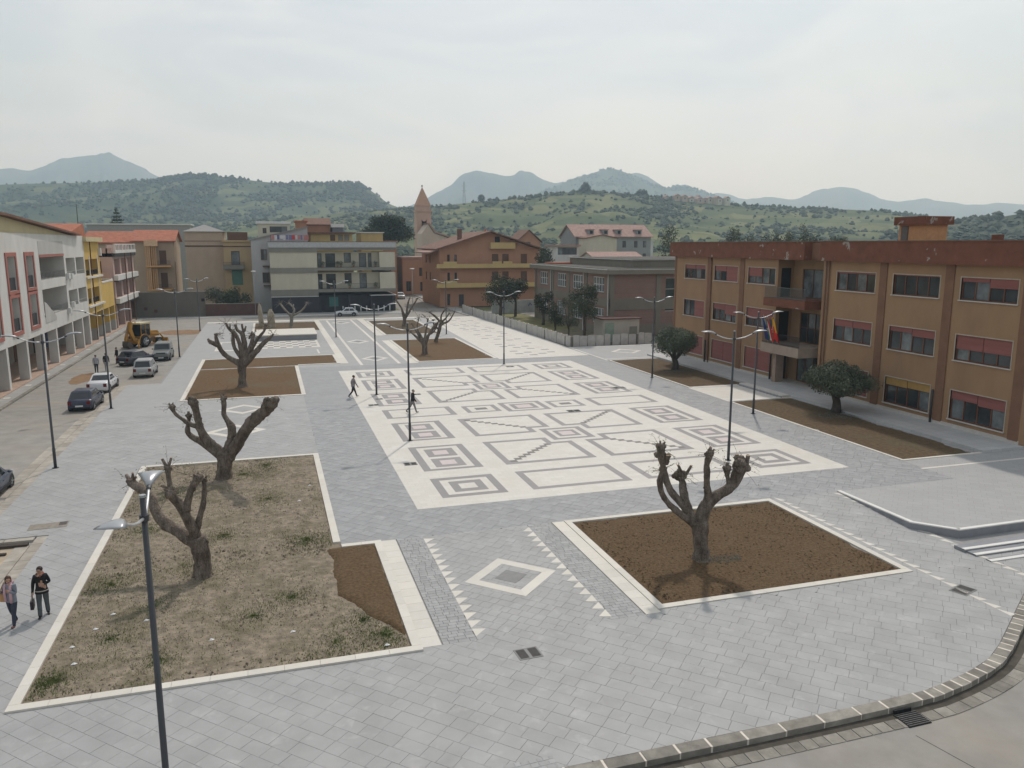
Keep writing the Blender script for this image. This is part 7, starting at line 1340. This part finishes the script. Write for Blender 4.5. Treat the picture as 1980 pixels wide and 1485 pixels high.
def car(label, x, y, head, pm, L=4.0, W=1.7, H=1.45, belt=0.9, hood=1.05, tail=0.35, rake=0.75, rrake=0.45, hood_z=0.86, tail_z=0.95, name='parked_car', z=-0.14, wr=0.31, group='cars in the left street', trunk=False, boxy=False, clad=False):
    """car along local +x; hood = bonnet length, tail = length behind the rear screen at belt height"""
    t = thing(name, label, 'car', (x, y, z), head, group); hw = W / 2; a, b_ = -L / 2, L / 2
    xs = [(a, 0.80, -0.28), (a + 0.05, 0.90, -0.12), (a + 0.22, 0.97, -0.03), (a + tail + 0.25, 1.0, 0), (a + L * 0.45, 1.0, 0), (b_ - hood, 1.0, 0), (b_ - 0.45, 0.96, -0.03), (b_ - 0.14, 0.88, -0.10), (b_ - 0.03, 0.78, -0.2), (b_, 0.7, -0.3)]
    V = []; F_ = []
    for (px, wf, dz) in xs:
        if px <= a + tail + 0.25: zt = tail_z + dz
        elif px >= b_ - hood: zt = belt + (hood_z - belt) * min(1, (px - (b_ - hood)) / 0.3) + dz * 0.9
        else: zt = belt
        w = hw * wf; zb = 0.24 if a + .1 < px < b_ - .1 else 0.34
        for (q, zz) in ((-0.86, zb - 0.02), (-0.985, zb + 0.1), (-1.0, zb + 0.3), (-0.985, zt - 0.16), (-0.93, zt - 0.04), (-0.8, zt), (0.8, zt), (0.93, zt - 0.04), (0.985, zt - 0.16), (1.0, zb + 0.3), (0.985, zb + 0.1), (0.86, zb - 0.02)): V.append((px, w * q, zz))
    n = 12
    for i in range(len(xs) - 1):
        for j in range(n): F_.append((i * n + j, (i + 1) * n + j, (i + 1) * n + (j + 1) % n, i * n + (j + 1) % n))
    F_.append(tuple(range(n))); F_.append(tuple(range(len(V) - 1, len(V) - n - 1, -1)))
    MB().add(V, F_).obj('body', pm, t, not boxy)
    # cabin: painted frame and glass panes set just proud of it
    xb0, xb1 = a + tail, b_ - hood + 0.05; xr0, xr1 = xb0 + rrake, xb1 - rake; wb, wr_ = hw * 0.93, hw * (0.78 if not boxy else 0.86); zb_ = belt - 0.05
    lo = [(xb0, -wb), (xb1, -wb), (xb1, wb), (xb0, wb)]; hi = [(xr0, -wr_), (xr1, -wr_), (xr1, wr_), (xr0, wr_)]
    ins = 0.1; hi2 = [(xr0 + ins, -wr_ + ins), (xr1 - ins, -wr_ + ins), (xr1 - ins, wr_ - ins), (xr0 + ins, wr_ - ins)]
    cab = MB().add([(p[0], p[1], zb_) for p in lo] + [(p[0], p[1], H - 0.06) for p in hi] + [(p[0], p[1], H) for p in hi2], [(0, 1, 5, 4), (1, 2, 6, 5), (2, 3, 7, 6), (3, 0, 4, 7), (4, 5, 9, 8), (5, 6, 10, 9), (6, 7, 11, 10), (7, 4, 8, 11), (8, 9, 10, 11)]).obj('cabin', pm, t)
    def quad(i, j, u0, u1, v0, v1, nm, off=0.012):
        A, B = Vector((*lo[i], zb_)), Vector((*lo[j], zb_)); C_, D = Vector((*hi[j], H - 0.06)), Vector((*hi[i], H - 0.06)); nn = (B - A).cross(D - A).normalized() * off
        f = lambda u, v: (A.lerp(B, u)).lerp(D.lerp(C_, u), v) + nn
        MB().add([f(u0, v0), f(u1, v0), f(u1, v1), f(u0, v1)], [(0, 1, 2, 3)]).obj(nm, M_cglass, cab)
    quad(1, 2, 0.06, 0.94, 0.14, 0.93, 'windscreen'); quad(3, 0, 0.08, 0.92, 0.16, 0.92, 'rear_window')
    for i, j in ((0, 1), (2, 3)):
        fl = (lambda u0, u1: (u0, u1)) if i == 0 else (lambda u0, u1: (1 - u1, 1 - u0))
        quad(i, j, *fl(0.10, 0.47), 0.16, 0.9, 'side_window'); quad(i, j, *fl(0.50, 0.88), 0.16, 0.9, 'side_window')
    if (wr,) not in WHEELS: WHEELS[(wr,)] = wheel_mesh(wr, 0.2)
    tm, rm_ = WHEELS[(wr,)]
    for wx in (a + 0.72, b_ - 0.78):
        for s in (-1, 1):
            w = link('wheel', tm, t, (wx, s * (hw - 0.1), wr)); link('rim', rm_, w)
            MB().tube([(wx + (wr + 0.06) * math.cos(q * PI / 8), s * (hw - 0.02), wr + (wr + 0.06) * math.sin(q * PI / 8)) for q in range(9)], 0.035, 5).obj('wheel_arch', M_trim, t); MB().cyl((wx, s * (hw - 0.08), wr + 0.02), wr + 0.05, 0.17, 16, 'y').obj('wheel_well', M_trim, t)
    for s in (-1, 1):
        MB().box(b_ - 0.2, b_ - 0.035, s * hw * 0.68 - 0.17, s * hw * 0.68 + 0.13, hood_z - 0.3, hood_z - 0.13).obj('headlight', M_head, t); MB().box(a - 0.005, a + 0.16, s * hw * 0.74 - 0.11, s * hw * 0.74 + 0.13, tail_z - 0.4, tail_z - 0.13).obj('tail_light', M_tail, t)
        MB().ell((xb1 - 0.28, s * (hw + 0.07), belt + 0.06), 0.07, 0.1, 0.07, 8, 5).obj('mirror', pm if not clad else M_trim, t, True)
        for q in (0.30, 0.62): MB().box(xb0 + (xb1 - xb0) * q, xb0 + (xb1 - xb0) * q + 0.16, s * hw * 0.99 - 0.015, s * hw * 0.99 + 0.015, belt - 0.22, belt - 0.18).obj('door_handle', M_trim, t)
        MB().box(a + 0.95, b_ - 1.0, s * hw - 0.02, s * hw + 0.02, 0.26, 0.38).obj('side_sill', M_trim, t)
    MB().box(a - 0.05, a + 0.12, -hw * 0.86, hw * 0.86, 0.36, 0.56).obj('bumper', pm if not clad else M_trim, t); MB().box(b_ - 0.16, b_ + 0.03, -hw * 0.8, hw * 0.8, 0.3, 0.5).obj('bumper', pm if not clad else M_trim, t)
    MB().box(a - 0.06, a - 0.045, -0.26, 0.26, 0.42, 0.53).obj('number_plate', M_plate, t); MB().box(b_ + 0.03, b_ + 0.045, -0.26, 0.26, 0.34, 0.45).obj('number_plate', M_plate, t); MB().box(b_ - 0.07, b_ - 0.005, -hw * 0.5, hw * 0.5, hood_z - 0.26, hood_z - 0.15).obj('grille', M_trim, t)
    return t
N_ = R(90)
P_navy = paint('navy_paint', (0.028, 0.034, 0.062)); P_white = paint('white_paint', (0.60, 0.61, 0.62)); P_silver = paint('silver_paint', (0.34, 0.345, 0.34)); P_black = paint('dark_grey_paint', (0.03, 0.034, 0.05)); P_blue = paint('slate_blue_paint', (0.06, 0.075, 0.11)); P_jeep = paint('grey_green_paint', (0.16, 0.17, 0.16))
car('dark navy hatchback parked nearest the lamp post in the left street', -13.55, 65.4, N_ - R(2), P_navy, L=4.15, tail=0.28, rrake=0.55)
car('white saloon car parked ahead of the navy hatchback', -13.75, 73.1, N_ - R(2), P_white, L=4.5, H=1.42, tail=0.95, rrake=0.8, tail_z=0.98, hood=1.15, rake=0.85)
car('silver people carrier parked in the paving recess of the left street', -11.4, 80.4, N_, P_silver, L=4.3, H=1.6, tail=0.2, rrake=0.4, belt=0.95, tail_z=1.0, hood=0.95, rake=0.95)
car('dark grey hatchback standing askew beside the digger', -13.3, 88.2, N_ - R(32), P_black, L=4.0, tail=0.25, rrake=0.5)
car('grey off-road pickup facing the square behind the people carrier', -11.1, 91.3, -N_, P_jeep, L=4.2, W=1.75, H=1.75, belt=1.1, hood=1.35, tail=0.2, rrake=0.15, rake=0.35, hood_z=1.05, tail_z=1.1, wr=0.37, boxy=True, clad=True)
car('slate blue car cut off by the left edge of the picture', -13.75, 43.0, N_, P_blue, L=4.2, tail=0.3, rrake=0.5)
car('white hatchback parked side-on before the black shop front', 12.6, 137.6, PI, P_white, L=3.85, tail=0.25, rrake=0.5, group='cars in the far street')
car('small white car far down the side street', 28.4, 178, -N_, P_white, L=3.8, group='cars in the far street'); car('grey car parked behind the white one far down the side street', 28.0, 187, -N_, P_silver, L=4.0, group='cars in the far street')
# backhoe loader seen from its digging end
M_yl = mat('digger_yellow', (0.40, 0.20, 0.03), 0.5, 0.15, 1.5, 0, 0, 0.5, (0.2, 0.12, 0.05), 1.2); M_steel = mat('dirty_steel', (0.10, 0.085, 0.07), 0.7, 0.3, 3)
t = thing('backhoe_loader', 'yellow backhoe loader with its folded digging arm towards the square', 'backhoe', (-14.7, 103.5, -0.14), N_ - R(32))
MB().box(-1.6, 1.2, -0.45, 0.45, 0.55, 1.1).obj('chassis', M_steel, t); MB().extr([(0.5, 1.1), (2.3, 1.1), (2.3, 1.55), (2.1, 1.75), (0.5, 1.85)], 'y', -0.45, 0.45).obj('bonnet', M_yl, t); MB().box(2.3, 2.34, -0.36, 0.36, 1.12, 1.5).obj('grille', M_trim, t)
cb = MB()
for (x, yy) in ((-1.1, -0.72), (-1.1, 0.72), (0.5, -0.72), (0.5, 0.72), (-0.3, -0.74), (-0.3, 0.74)): cb.tube([(x, yy, 1.1), (x * 0.93, yy * 0.93, 2.75)], 0.05, 5)
cb.obj('cab_frame', M_yl, t); MB().box(-1.25, 0.62, -0.82, 0.82, 2.75, 2.92).obj('cab_roof', mat('cab_roof_cream', (0.55, 0.48, 0.3), 0.6), t)
for (q) in ((-1.07, 0.48, -0.70, -0.69), (-1.07, 0.48, 0.69, 0.70)): MB().box(q[0], q[1], q[2], q[3], 1.3, 2.72).obj('cab_glass', M_cglass, t)
for xx in (-1.05, 0.47): MB().box(xx - 0.005, xx + 0.005, -0.66, 0.66, 1.35, 2.7).obj('cab_glass', M_cglass, t)
MB().box(-1.1, 0.5, -0.75, 0.75, 1.0, 1.3).obj('cab_floor', M_yl, t); MB().box(-0.6, -0.1, -0.25, 0.25, 1.3, 1.9).obj('seat', M_trim, t)
big, bigr = wheel_mesh(0.74, 0.44); sm, smr = wheel_mesh(0.48, 0.34)
for s in (-1, 1):
    w = link('rear_wheel', big, t, (-0.75, s * 0.82, 0.74)); link('rim', bigr, w); w = link('front_wheel', sm, t, (1.75, s * 0.78, 0.48)); link('rim', smr, w)
    MB().tube([(-0.75 + 0.84 * math.cos(R(a_)), s * 0.85, 0.74 + 0.84 * math.sin(R(a_))) for a_ in range(10, 171, 20)], 0.06, 5).obj('mudguard', M_yl, t)
    MB().tube([(-1.75, s * 0.55, 1.1), (-2.0, s * 1.0, 0.6), (-2.05, s * 1.12, 0.06)], 0.09, 6).obj('stabiliser', M_yl, t); MB().box(-2.25, -1.85, s * 1.12 - 0.2, s * 1.12 + 0.2, 0.0, 0.06).obj('stabiliser_foot', M_steel, t)
    MB().tube([(0.7, s * 0.6, 1.5), (2.2, s * 0.62, 1.35), (3.0, s * 0.6, 0.6)], 0.09, 6).obj('loader_arm', M_yl, t)
MB().extr([(2.9, 0.1), (3.6, 0.06), (3.5, 0.25), (3.15, 0.4), (3.1, 0.75), (2.95, 0.8)], 'y', -1.1, 1.1).obj('loader_bucket', M_yl, t)
MB().box(-1.95, -1.6, -0.95, 0.95, 0.55, 1.05).obj('slew_frame', M_yl, t)
MB().extr([(-1.75, 0.9), (-2.05, 0.8), (-2.75, 2.1), (-2.55, 2.75), (-2.3, 3.15), (-2.05, 3.0), (-2.25, 2.3)], 'y', -0.5, -0.22).obj('boom', M_yl, t)
MB().extr([(-2.25, 3.15), (-2.05, 2.9), (-2.85, 1.2), (-3.05, 0.9), (-3.1, 1.2)], 'y', -0.22, 0.02).obj('dipper', M_yl, t); MB().tube([(-1.9, -0.36, 1.2), (-2.35, -0.36, 2.2)], 0.06, 6).obj('hydraulic_ram', M_chrome, t); MB().tube([(-2.5, -0.1, 2.6), (-2.9, -0.1, 1.6)], 0.05, 6).obj('hydraulic_ram', M_chrome, t)
MB().extr([(-3.05, 0.95), (-2.5, 0.75), (-2.25, 0.35), (-2.35, 0.12), (-2.9, 0.1), (-3.15, 0.45)], 'y', -0.5, 0.3).obj('digging_bucket', M_steel, t); MB().tube([(0.9, 0.3, 1.8), (0.9, 0.3, 2.5)], 0.04, 6).obj('exhaust', M_steel, t); MB().tube([(-1.1, 0, 2.92), (-1.1, 0, 3.08)], [0.07, 0.05], 8).obj('beacon', mat('orange_beacon', (0.6, 0.25, 0.02), 0.3), t)

# ------------------------------------------------------------------ people
M_skin = mat('skin', (0.42, 0.25, 0.18), 0.6, 0.06, 6); M_hairb = mat('dark_hair', (0.03, 0.022, 0.018), 0.6, 0.3, 12); M_hairbr = mat('brown_hair', (0.07, 0.038, 0.024), 0.6, 0.3, 12); M_hairg = mat('grey_hair', (0.22, 0.2, 0.18), 0.7, 0.2, 12)
def cloth(n, c): return mat(n, c, 0.85, 0.18, 7, 0.25, 22)
def person(label, x, y, head, pose, top, legs, shoes, hair, h=1.72, z=0.0, sleeve=True, female=False, top_low=0.9, hair_long=False, turn=0.0, group=None):
    """one skinned body from a posed skeleton (x right, y forward, z up), coloured by body zone; hair and details are its children"""
    t = thing('person', label, 'person', (x, y, z), head, group); s = h / 1.74; sw = 0.165 if female else 0.185
    J = {}; J['pel'] = (0, 0, 0.94); J['spi'] = (0, pose.get('lean', 0) * 0.4, 1.13); J['che'] = (0, pose.get('lean', 0) * 0.8, 1.32); J['nb'] = (0, pose.get('lean', 0), 1.46); J['nk'] = (0, pose.get('lean', 0) + 0.015, 1.52); J['hd'] = (0, pose.get('lean', 0) + 0.03, 1.615); J['ht'] = (0, pose.get('lean', 0) + 0.025, 1.69)
    hx = Vector(J['hd']); tv = Vector((math.sin(turn), math.cos(turn), 0)); J['nose'] = tuple(hx + tv * 0.115 + Vector((0, 0, -0.02))); J['chin'] = tuple(hx + tv * 0.06 + Vector((0, 0, -0.085)))
    rad = {'pel': (0.15, 0.115), 'spi': (0.135, 0.1), 'che': (0.16, 0.115), 'nb': (0.085, 0.075), 'nk': (0.055, 0.055), 'hd': (0.086, 0.1), 'ht': (0.07, 0.08), 'nose': (0.014, 0.014), 'chin': (0.035, 0.035)}
    zone = {'pel': 1, 'spi': 0, 'che': 0, 'nb': 0, 'nk': 2, 'hd': 2, 'ht': 2, 'nose': 2, 'chin': 2}
    E_ = [('pel', 'spi'), ('spi', 'che'), ('che', 'nb'), ('nb', 'nk'), ('nk', 'hd'), ('hd', 'ht'), ('hd', 'nose'), ('hd', 'chin')]
    for sd_, sg in (('l', -1), ('r', 1)):
        fw, bend = pose['leg_' + sd_]; hip = Vector((sg * 0.09, 0, 0.9)); kn = hip + Vector((sg * 0.01, math.sin(fw) * 0.43, -math.cos(fw) * 0.43)); an = kn + Vector((0, math.sin(fw - bend) * 0.41, -math.cos(fw - bend) * 0.41)); a2 = fw - bend
        toe = an + Vector((sg * 0.03, 0.17 * math.cos(a2 * 0.9), -0.03 + 0.17 * math.sin(a2 * 0.9) * (1 if a2 < 0 else 0.6)))
        for k, v, r_, zn in (('hip', hip, 0.098, 1), ('kn', kn, 0.062, 1), ('an', an, 0.044 if not pose.get('flare') else 0.06, 1), ('heel', an + Vector((0, -0.015, -0.035)), 0.042, 3), ('toe', toe, 0.036, 3)): J[k + sd_] = tuple(v); rad[k + sd_] = (r_, r_); zone[k + sd_] = zn
        E_ += [('pel', 'hip' + sd_), ('hip' + sd_, 'kn' + sd_), ('kn' + sd_, 'an' + sd_), ('an' + sd_, 'heel' + sd_), ('heel' + sd_, 'toe' + sd_)]
        sh = Vector((sg * sw, pose.get('lean', 0) * 0.9, 1.41)); el, wr_ = [Vector(v) for v in pose['arm_' + sd_]]; el = sh + el; wr_ = el + wr_
        dv = (wr_ - el).normalized(); palm = wr_ + dv * 0.07
        for k, v, r_, zn in (('sh', sh, 0.068, 0), ('el', el, 0.048, 0 if sleeve else 2), ('wr', wr_, 0.033, 0 if sleeve else 2), ('pa', palm, 0.036, 2)): J[k + sd_] = tuple(v); rad[k + sd_] = (r_, r_ * (0.75 if k == 'pa' else 1)); zone[k + sd_] = zn
        E_ += [('che', 'sh' + sd_), ('sh' + sd_, 'el' + sd_), ('el' + sd_, 'wr' + sd_), ('wr' + sd_, 'pa' + sd_)]
        side = dv.cross(Vector((sg, 0.2, 0))).normalized(); curl = dv.cross(side) * (0.5 * sg)
        for q, (o_, ln) in enumerate(((-0.03, 0.07), (-0.01, 0.085), (0.011, 0.08), (0.031, 0.062))):
            k = 'f%d' % q + sd_; b0 = palm + side * o_ + dv * 0.03; J[k] = tuple(b0); J[k + 'b'] = tuple(b0 + dv * ln * 0.5 + curl * 0.01); J[k + 'c'] = tuple(b0 + dv * ln * 0.85 + curl * 0.03)
            for u, r_ in ((k, 0.010), (k + 'b', 0.009), (k + 'c', 0.008)): rad[u] = (r_, r_); zone[u] = 2
            E_ += [('pa' + sd_, k), (k, k + 'b'), (k + 'b', k + 'c')]
        k = 'th' + sd_; b0 = wr_ + dv * 0.035 - side * 0.045 + curl * 0.01; J[k] = tuple(b0); J[k + 'b'] = tuple(b0 + dv * 0.05 - side * 0.015); rad[k] = (0.011, 0.011); rad[k + 'b'] = (0.009, 0.009); zone[k] = zone[k + 'b'] = 2; E_ += [('wr' + sd_, k), (k, k + 'b')]
    names = list(J); ix = {k: i for i, k in enumerate(names)}
    me = bpy.data.meshes.new('body'); me.from_pydata([tuple(c * s for c in J[k]) for k in names], [(ix[a], ix[b]) for a, b in E_], [])
    o = bpy.data.objects.new('body', me); C.objects.link(o); o.modifiers.new('skin', 'SKIN'); 
    if not me.skin_vertices: 
        pass
    sv = me.skin_vertices[0].data
    for k in names: sv[ix[k]].radius = tuple(r_ * s * (1.2 if zone[k] in (0, 1) else 1.05) for r_ in rad[k]); sv[ix[k]].use_root = (k == 'pel')
    md = o.modifiers.new('sub', 'SUBSURF'); md.levels = 2; md.render_levels = 2
    dg = bpy.context.evaluated_depsgraph_get(); nm = bpy.data.meshes.new_from_object(o.evaluated_get(dg)); bpy.data.objects.remove(o); nm.name = 'body'
    nm.materials.clear()
    for m in (top, legs, M_skin, shoes): nm.materials.append(m)
    segs = [(Vector(J[a]) * s, Vector(J[b]) * s, zone[a], zone[b]) for a, b in E_]
    for p in nm.polygons:
        c = p.center; best = 9; zi = 0
        for A, B, za, zb in segs:
            d = B - A; u = max(0, min(1, (c - A).dot(d) / max(1e-9, d.length_squared))); q = (A + d * u - c).length
            if q < best: best = q; zi = za if u < 0.5 else zb
        if zi == 1 and c.z > top_low * s: zi = 0
        if zi == 0 and c.z < top_low * s and abs(c.x) < 0.2 * s and (c - Vector(J['wrl']) * s).length > 0.12 and (c - Vector(J['wrr']) * s).length > 0.12: zi = 1
        p.material_index = zi; p.use_smooth = True
    bo = link('body', nm, t)
    hm_ = MB(); hc = hx * s; 
    hm_.ell(hc - tv * 0.022 * s + Vector((0, 0, 0.045)) * s, 0.096 * s, 0.102 * s, 0.092 * s, 12, 8)
    if hair_long: hm_.tube([hc - tv * 0.05 * s + Vector((0, 0, 0.03)), hc - tv * 0.1 * s + Vector((0, 0, -0.1 * s)), hc - tv * 0.12 * s + Vector((0, 0, -0.26 * s))], [0.10 * s, 0.11 * s, 0.05 * s], 9)
    hm_.obj('hair', hair, t, True)
    ey = MB(); side = Vector((tv.y, -tv.x, 0))
    for sg in (-1, 1): ey.ell(hc + tv * 0.088 * s + side * sg * 0.034 * s + Vector((0, 0, 0.005)), 0.012 * s, 0.012 * s, 0.008 * s, 6, 4)
    ey.obj('eyes', M_hairb, t); MB().ell(hc + tv * 0.09 * s + Vector((0, 0, -0.062 * s)), 0.024 * s, 0.012 * s, 0.007 * s, 6, 4).obj('mouth', mat('lips', (0.3, 0.1, 0.09), 0.5), t)
    er = MB(); [er.ell(hc + side * sg * 0.09 * s + Vector((0, 0, -0.01)), 0.014 * s, 0.024 * s, 0.034 * s, 6, 5) for sg in (-1, 1)]; er.obj('ears', M_skin, t, True)
    return t
walk1 = {'leg_l': (0.38, 0.08), 'leg_r': (-0.28, 0.45), 'arm_l': ((-0.05, -0.12, -0.25), (0.0, 0.04, -0.25)), 'arm_r': ((0.05, 0.1, -0.26), (0.0, 0.12, -0.22)), 'lean': 0.04}
walk2 = {'leg_l': (-0.3, 0.5), 'leg_r': (0.36, 0.1), 'arm_l': ((-0.06, 0.02, -0.27), (0.08, 0.12, -0.2)), 'arm_r': ((0.06, 0.0, -0.27), (-0.06, 0.14, -0.2)), 'lean': 0.06}
stroll = {'leg_l': (0.16, 0.05), 'leg_r': (-0.14, 0.2), 'arm_l': ((-0.05, -0.02, -0.27), (0.0, 0.06, -0.25)), 'arm_r': ((0.05, 0.02, -0.27), (0.0, 0.08, -0.25)), 'lean': 0.02}
person('man in a grey shirt and dark jeans striding at the left edge of the panel', 6.05, 62.5, -R(80), walk1, cloth('grey_shirt', (0.24, 0.215, 0.225)), cloth('dark_jeans', (0.028, 0.03, 0.04)), mat('grey_shoes', (0.2, 0.19, 0.18), 0.7), M_hairb, 1.80, 0.0)
person('man in a black jacket and grey trousers walking past the lamp post', 9.5, 55.3, -R(85), walk2, cloth('black_jacket', (0.022, 0.022, 0.024)), cloth('grey_trousers', (0.19, 0.175, 0.18)), mat('black_shoes', (0.015, 0.015, 0.015), 0.5), M_hairg, 1.74, 0.002)
person('man in a pale shirt and dark trousers walking up the left street', -16.05, 82.9, R(8), stroll, cloth('pale_shirt', (0.34, 0.34, 0.38)), cloth('dark_blue_trousers', (0.045, 0.05, 0.07)), mat('black_shoes', (0.015, 0.015, 0.015), 0.5), M_hairbr, 1.74, -0.14)
person('man in a black shirt and pale trousers on the right of the pale-shirted one', -15.35, 83.9, R(2), stroll, cloth('black_jacket', (0.022, 0.022, 0.024)), cloth('stone_trousers', (0.33, 0.33, 0.35)), mat('grey_shoes', (0.2, 0.19, 0.18), 0.7), M_hairb, 1.76, -0.14)
person('person in dark clothes half hidden behind the dark grey hatchback', -15.2, 88.9, R(120), stroll, cloth('black_jacket', (0.022, 0.022, 0.024)), cloth('dark_jeans', (0.028, 0.03, 0.04)), mat('black_shoes', (0.015, 0.015, 0.015), 0.5), M_hairb, 1.7, -0.14)
wm1 = dict(stroll); wm1['leg_l'] = (0.2, 0.08); wm1['leg_r'] = (-0.15, 0.3); wm1['arm_r'] = ((0.1, -0.02, -0.24), (0.0, 0.12, 0.02)); wm1['arm_l'] = ((-0.04, 0.02, -0.26), (0.07, 0.17, 0.13))
w1 = person('woman with loose brown hair, grey cardigan and pink scarf at the left edge', -8.3, 27.15, PI - R(22), wm1, cloth('blue_grey_cardigan', (0.20, 0.22, 0.26)), cloth('blue_jeans', (0.045, 0.05, 0.075)), mat('red_shoes', (0.16, 0.07, 0.07), 0.6), M_hairbr, 1.68, 0.0, female=True, top_low=0.84, hair_long=True, turn=R(-40))
MB().tube([(-0.09, 0.03, 1.44), (-0.1, 0.125, 1.36), (-0.1, 0.14, 1.1), (-0.09, 0.13, 0.82)], [0.035, 0.045, 0.05, 0.05], 7, flat=0.5).obj('scarf_end', cloth('pink_scarf', (0.50, 0.32, 0.36)), w1, True); MB().tube([(0.09, 0.03, 1.44), (0.1, 0.125, 1.36), (0.1, 0.14, 1.1), (0.09, 0.13, 0.86)], [0.035, 0.045, 0.05, 0.05], 7, flat=0.5).obj('scarf_end', cloth('pink_scarf', (0.50, 0.32, 0.36)), w1, True)
MB().tube([(-0.1, -0.03, 1.46), (0, 0.09, 1.43), (0.1, -0.03, 1.46), (0, -0.09, 1.47), (-0.1, -0.03, 1.46)], 0.035, 7).obj('scarf_loop', cloth('pink_scarf', (0.50, 0.32, 0.36)), w1, True)
bg_ = thing('shoulder_bag', 'large tan bag hanging from the shoulder of the woman with the scarf', 'bag', w1.matrix_basis @ Vector((0.30, 0.02, 0.0)), w1.rotation_euler.z)
w1.rotation_euler.z = PI - R(22)
mw = Matrix.Translation(w1.location) @ Matrix.Rotation(PI - R(22), 4, 'Z'); bg_.location = mw @ Vector((0.29, 0.0, 0.0)); bg_.rotation_euler.z = PI - R(22)
MB().tube([(0, -0.0, 0.82), (0, 0, 0.88), (0, 0, 1.02), (0, 0, 1.14)], [0.20, 0.23, 0.21, 0.16], 12, flat=0.4).obj('bag_body', mat('tan_leather', (0.42, 0.24, 0.11), 0.6, 0.1, 4), bg_, True); MB().tube([(-0.0, 0.14, 1.1), (-0.06, 0.06, 1.32), (-0.09, 0.0, 1.45), (-0.06, -0.06, 1.32), (0, -0.14, 1.1)], 0.014, 6).obj('strap', mat('tan_leather', (0.42, 0.24, 0.11), 0.6), bg_, True)
wm2 = dict(stroll); wm2['arm_l'] = ((-0.08, -0.03, -0.24), (0.14, 0.15, 0.0)); wm2['arm_r'] = ((0.07, 0.0, -0.27), (0.02, 0.05, -0.24)); wm2['leg_l'] = (-0.12, 0.2); wm2['leg_r'] = (0.18, 0.04); wm2['flare'] = 1
w2 = person('woman in a short black coat and reddish scarf carrying a black handbag', -7.55, 27.6, PI + R(8), wm2, cloth('black_coat', (0.017, 0.016, 0.018)), cloth('grey_jeans', (0.085, 0.095, 0.10)), mat('black_shoes', (0.015, 0.015, 0.015), 0.5), M_hairb, 1.72, 0.0, female=True, top_low=0.84, turn=R(12))
MB().tube([(0, 0.005, 1.04), (0, 0.005, 0.93), (0, 0.01, 0.82)], [0.15, 0.19, 0.205], 14, cap=False, flat=0.8).obj('coat_skirt', cloth('black_coat', (0.017, 0.016, 0.018)), w2, True); MB().tube([(0, 0.005, 0.93), (0, 0.005, 0.90)], [0.196, 0.2], 14, cap=False, flat=0.8).obj('coat_band', cloth('pale_band', (0.42, 0.38, 0.33)), w2, True)
MB().tube([(-0.09, -0.02, 1.47), (0, 0.1, 1.41), (0.09, -0.02, 1.47), (0, -0.085, 1.48), (-0.09, -0.02, 1.47)], 0.042, 7).obj('scarf', cloth('rust_scarf', (0.24, 0.09, 0.07)), w2, True)
mw = Matrix.Translation(w2.location) @ Matrix.Rotation(PI + R(8), 4, 'Z')
bg_ = thing('handbag', 'black handbag hanging from the hand of the woman in the black coat', 'bag', mw @ Vector((0.29, 0.06, 0)), PI + R(8))
MB().box(-0.05, 0.05, -0.17, 0.17, 0.36, 0.62).obj('bag_body', mat('black_leather', (0.028, 0.018, 0.02), 0.5), bg_); MB().tube([(0, -0.11, 0.62), (0, -0.07, 0.80), (0, 0.0, 0.86), (0, 0.07, 0.80), (0, 0.11, 0.62)], 0.011, 6).obj('handle', mat('pale_strap', (0.35, 0.33, 0.3), 0.6), bg_, True)
# ------------------------------------------------------------------ haze
hm = bpy.data.materials.new('haze'); hm.use_nodes = True; ht = hm.node_tree; ht.nodes.clear(); ho = N(ht, 'ShaderNodeOutputMaterial'); pv = N(ht, 'ShaderNodeVolumePrincipled')
pv.inputs['Color'].default_value = (0.62, 0.82, 1.0, 1); pv.inputs['Absorption Color'].default_value = (1, 1, 1, 1); pv.inputs['Density'].default_value = 0.00027; pv.inputs['Anisotropy'].default_value = 0.45
ht.links.new(pv.outputs['Volume'], ho.inputs['Volume'])
stuff(MB().box(-3500, 6500, -400, 6200, -2.4, 520).obj('haze', hm))
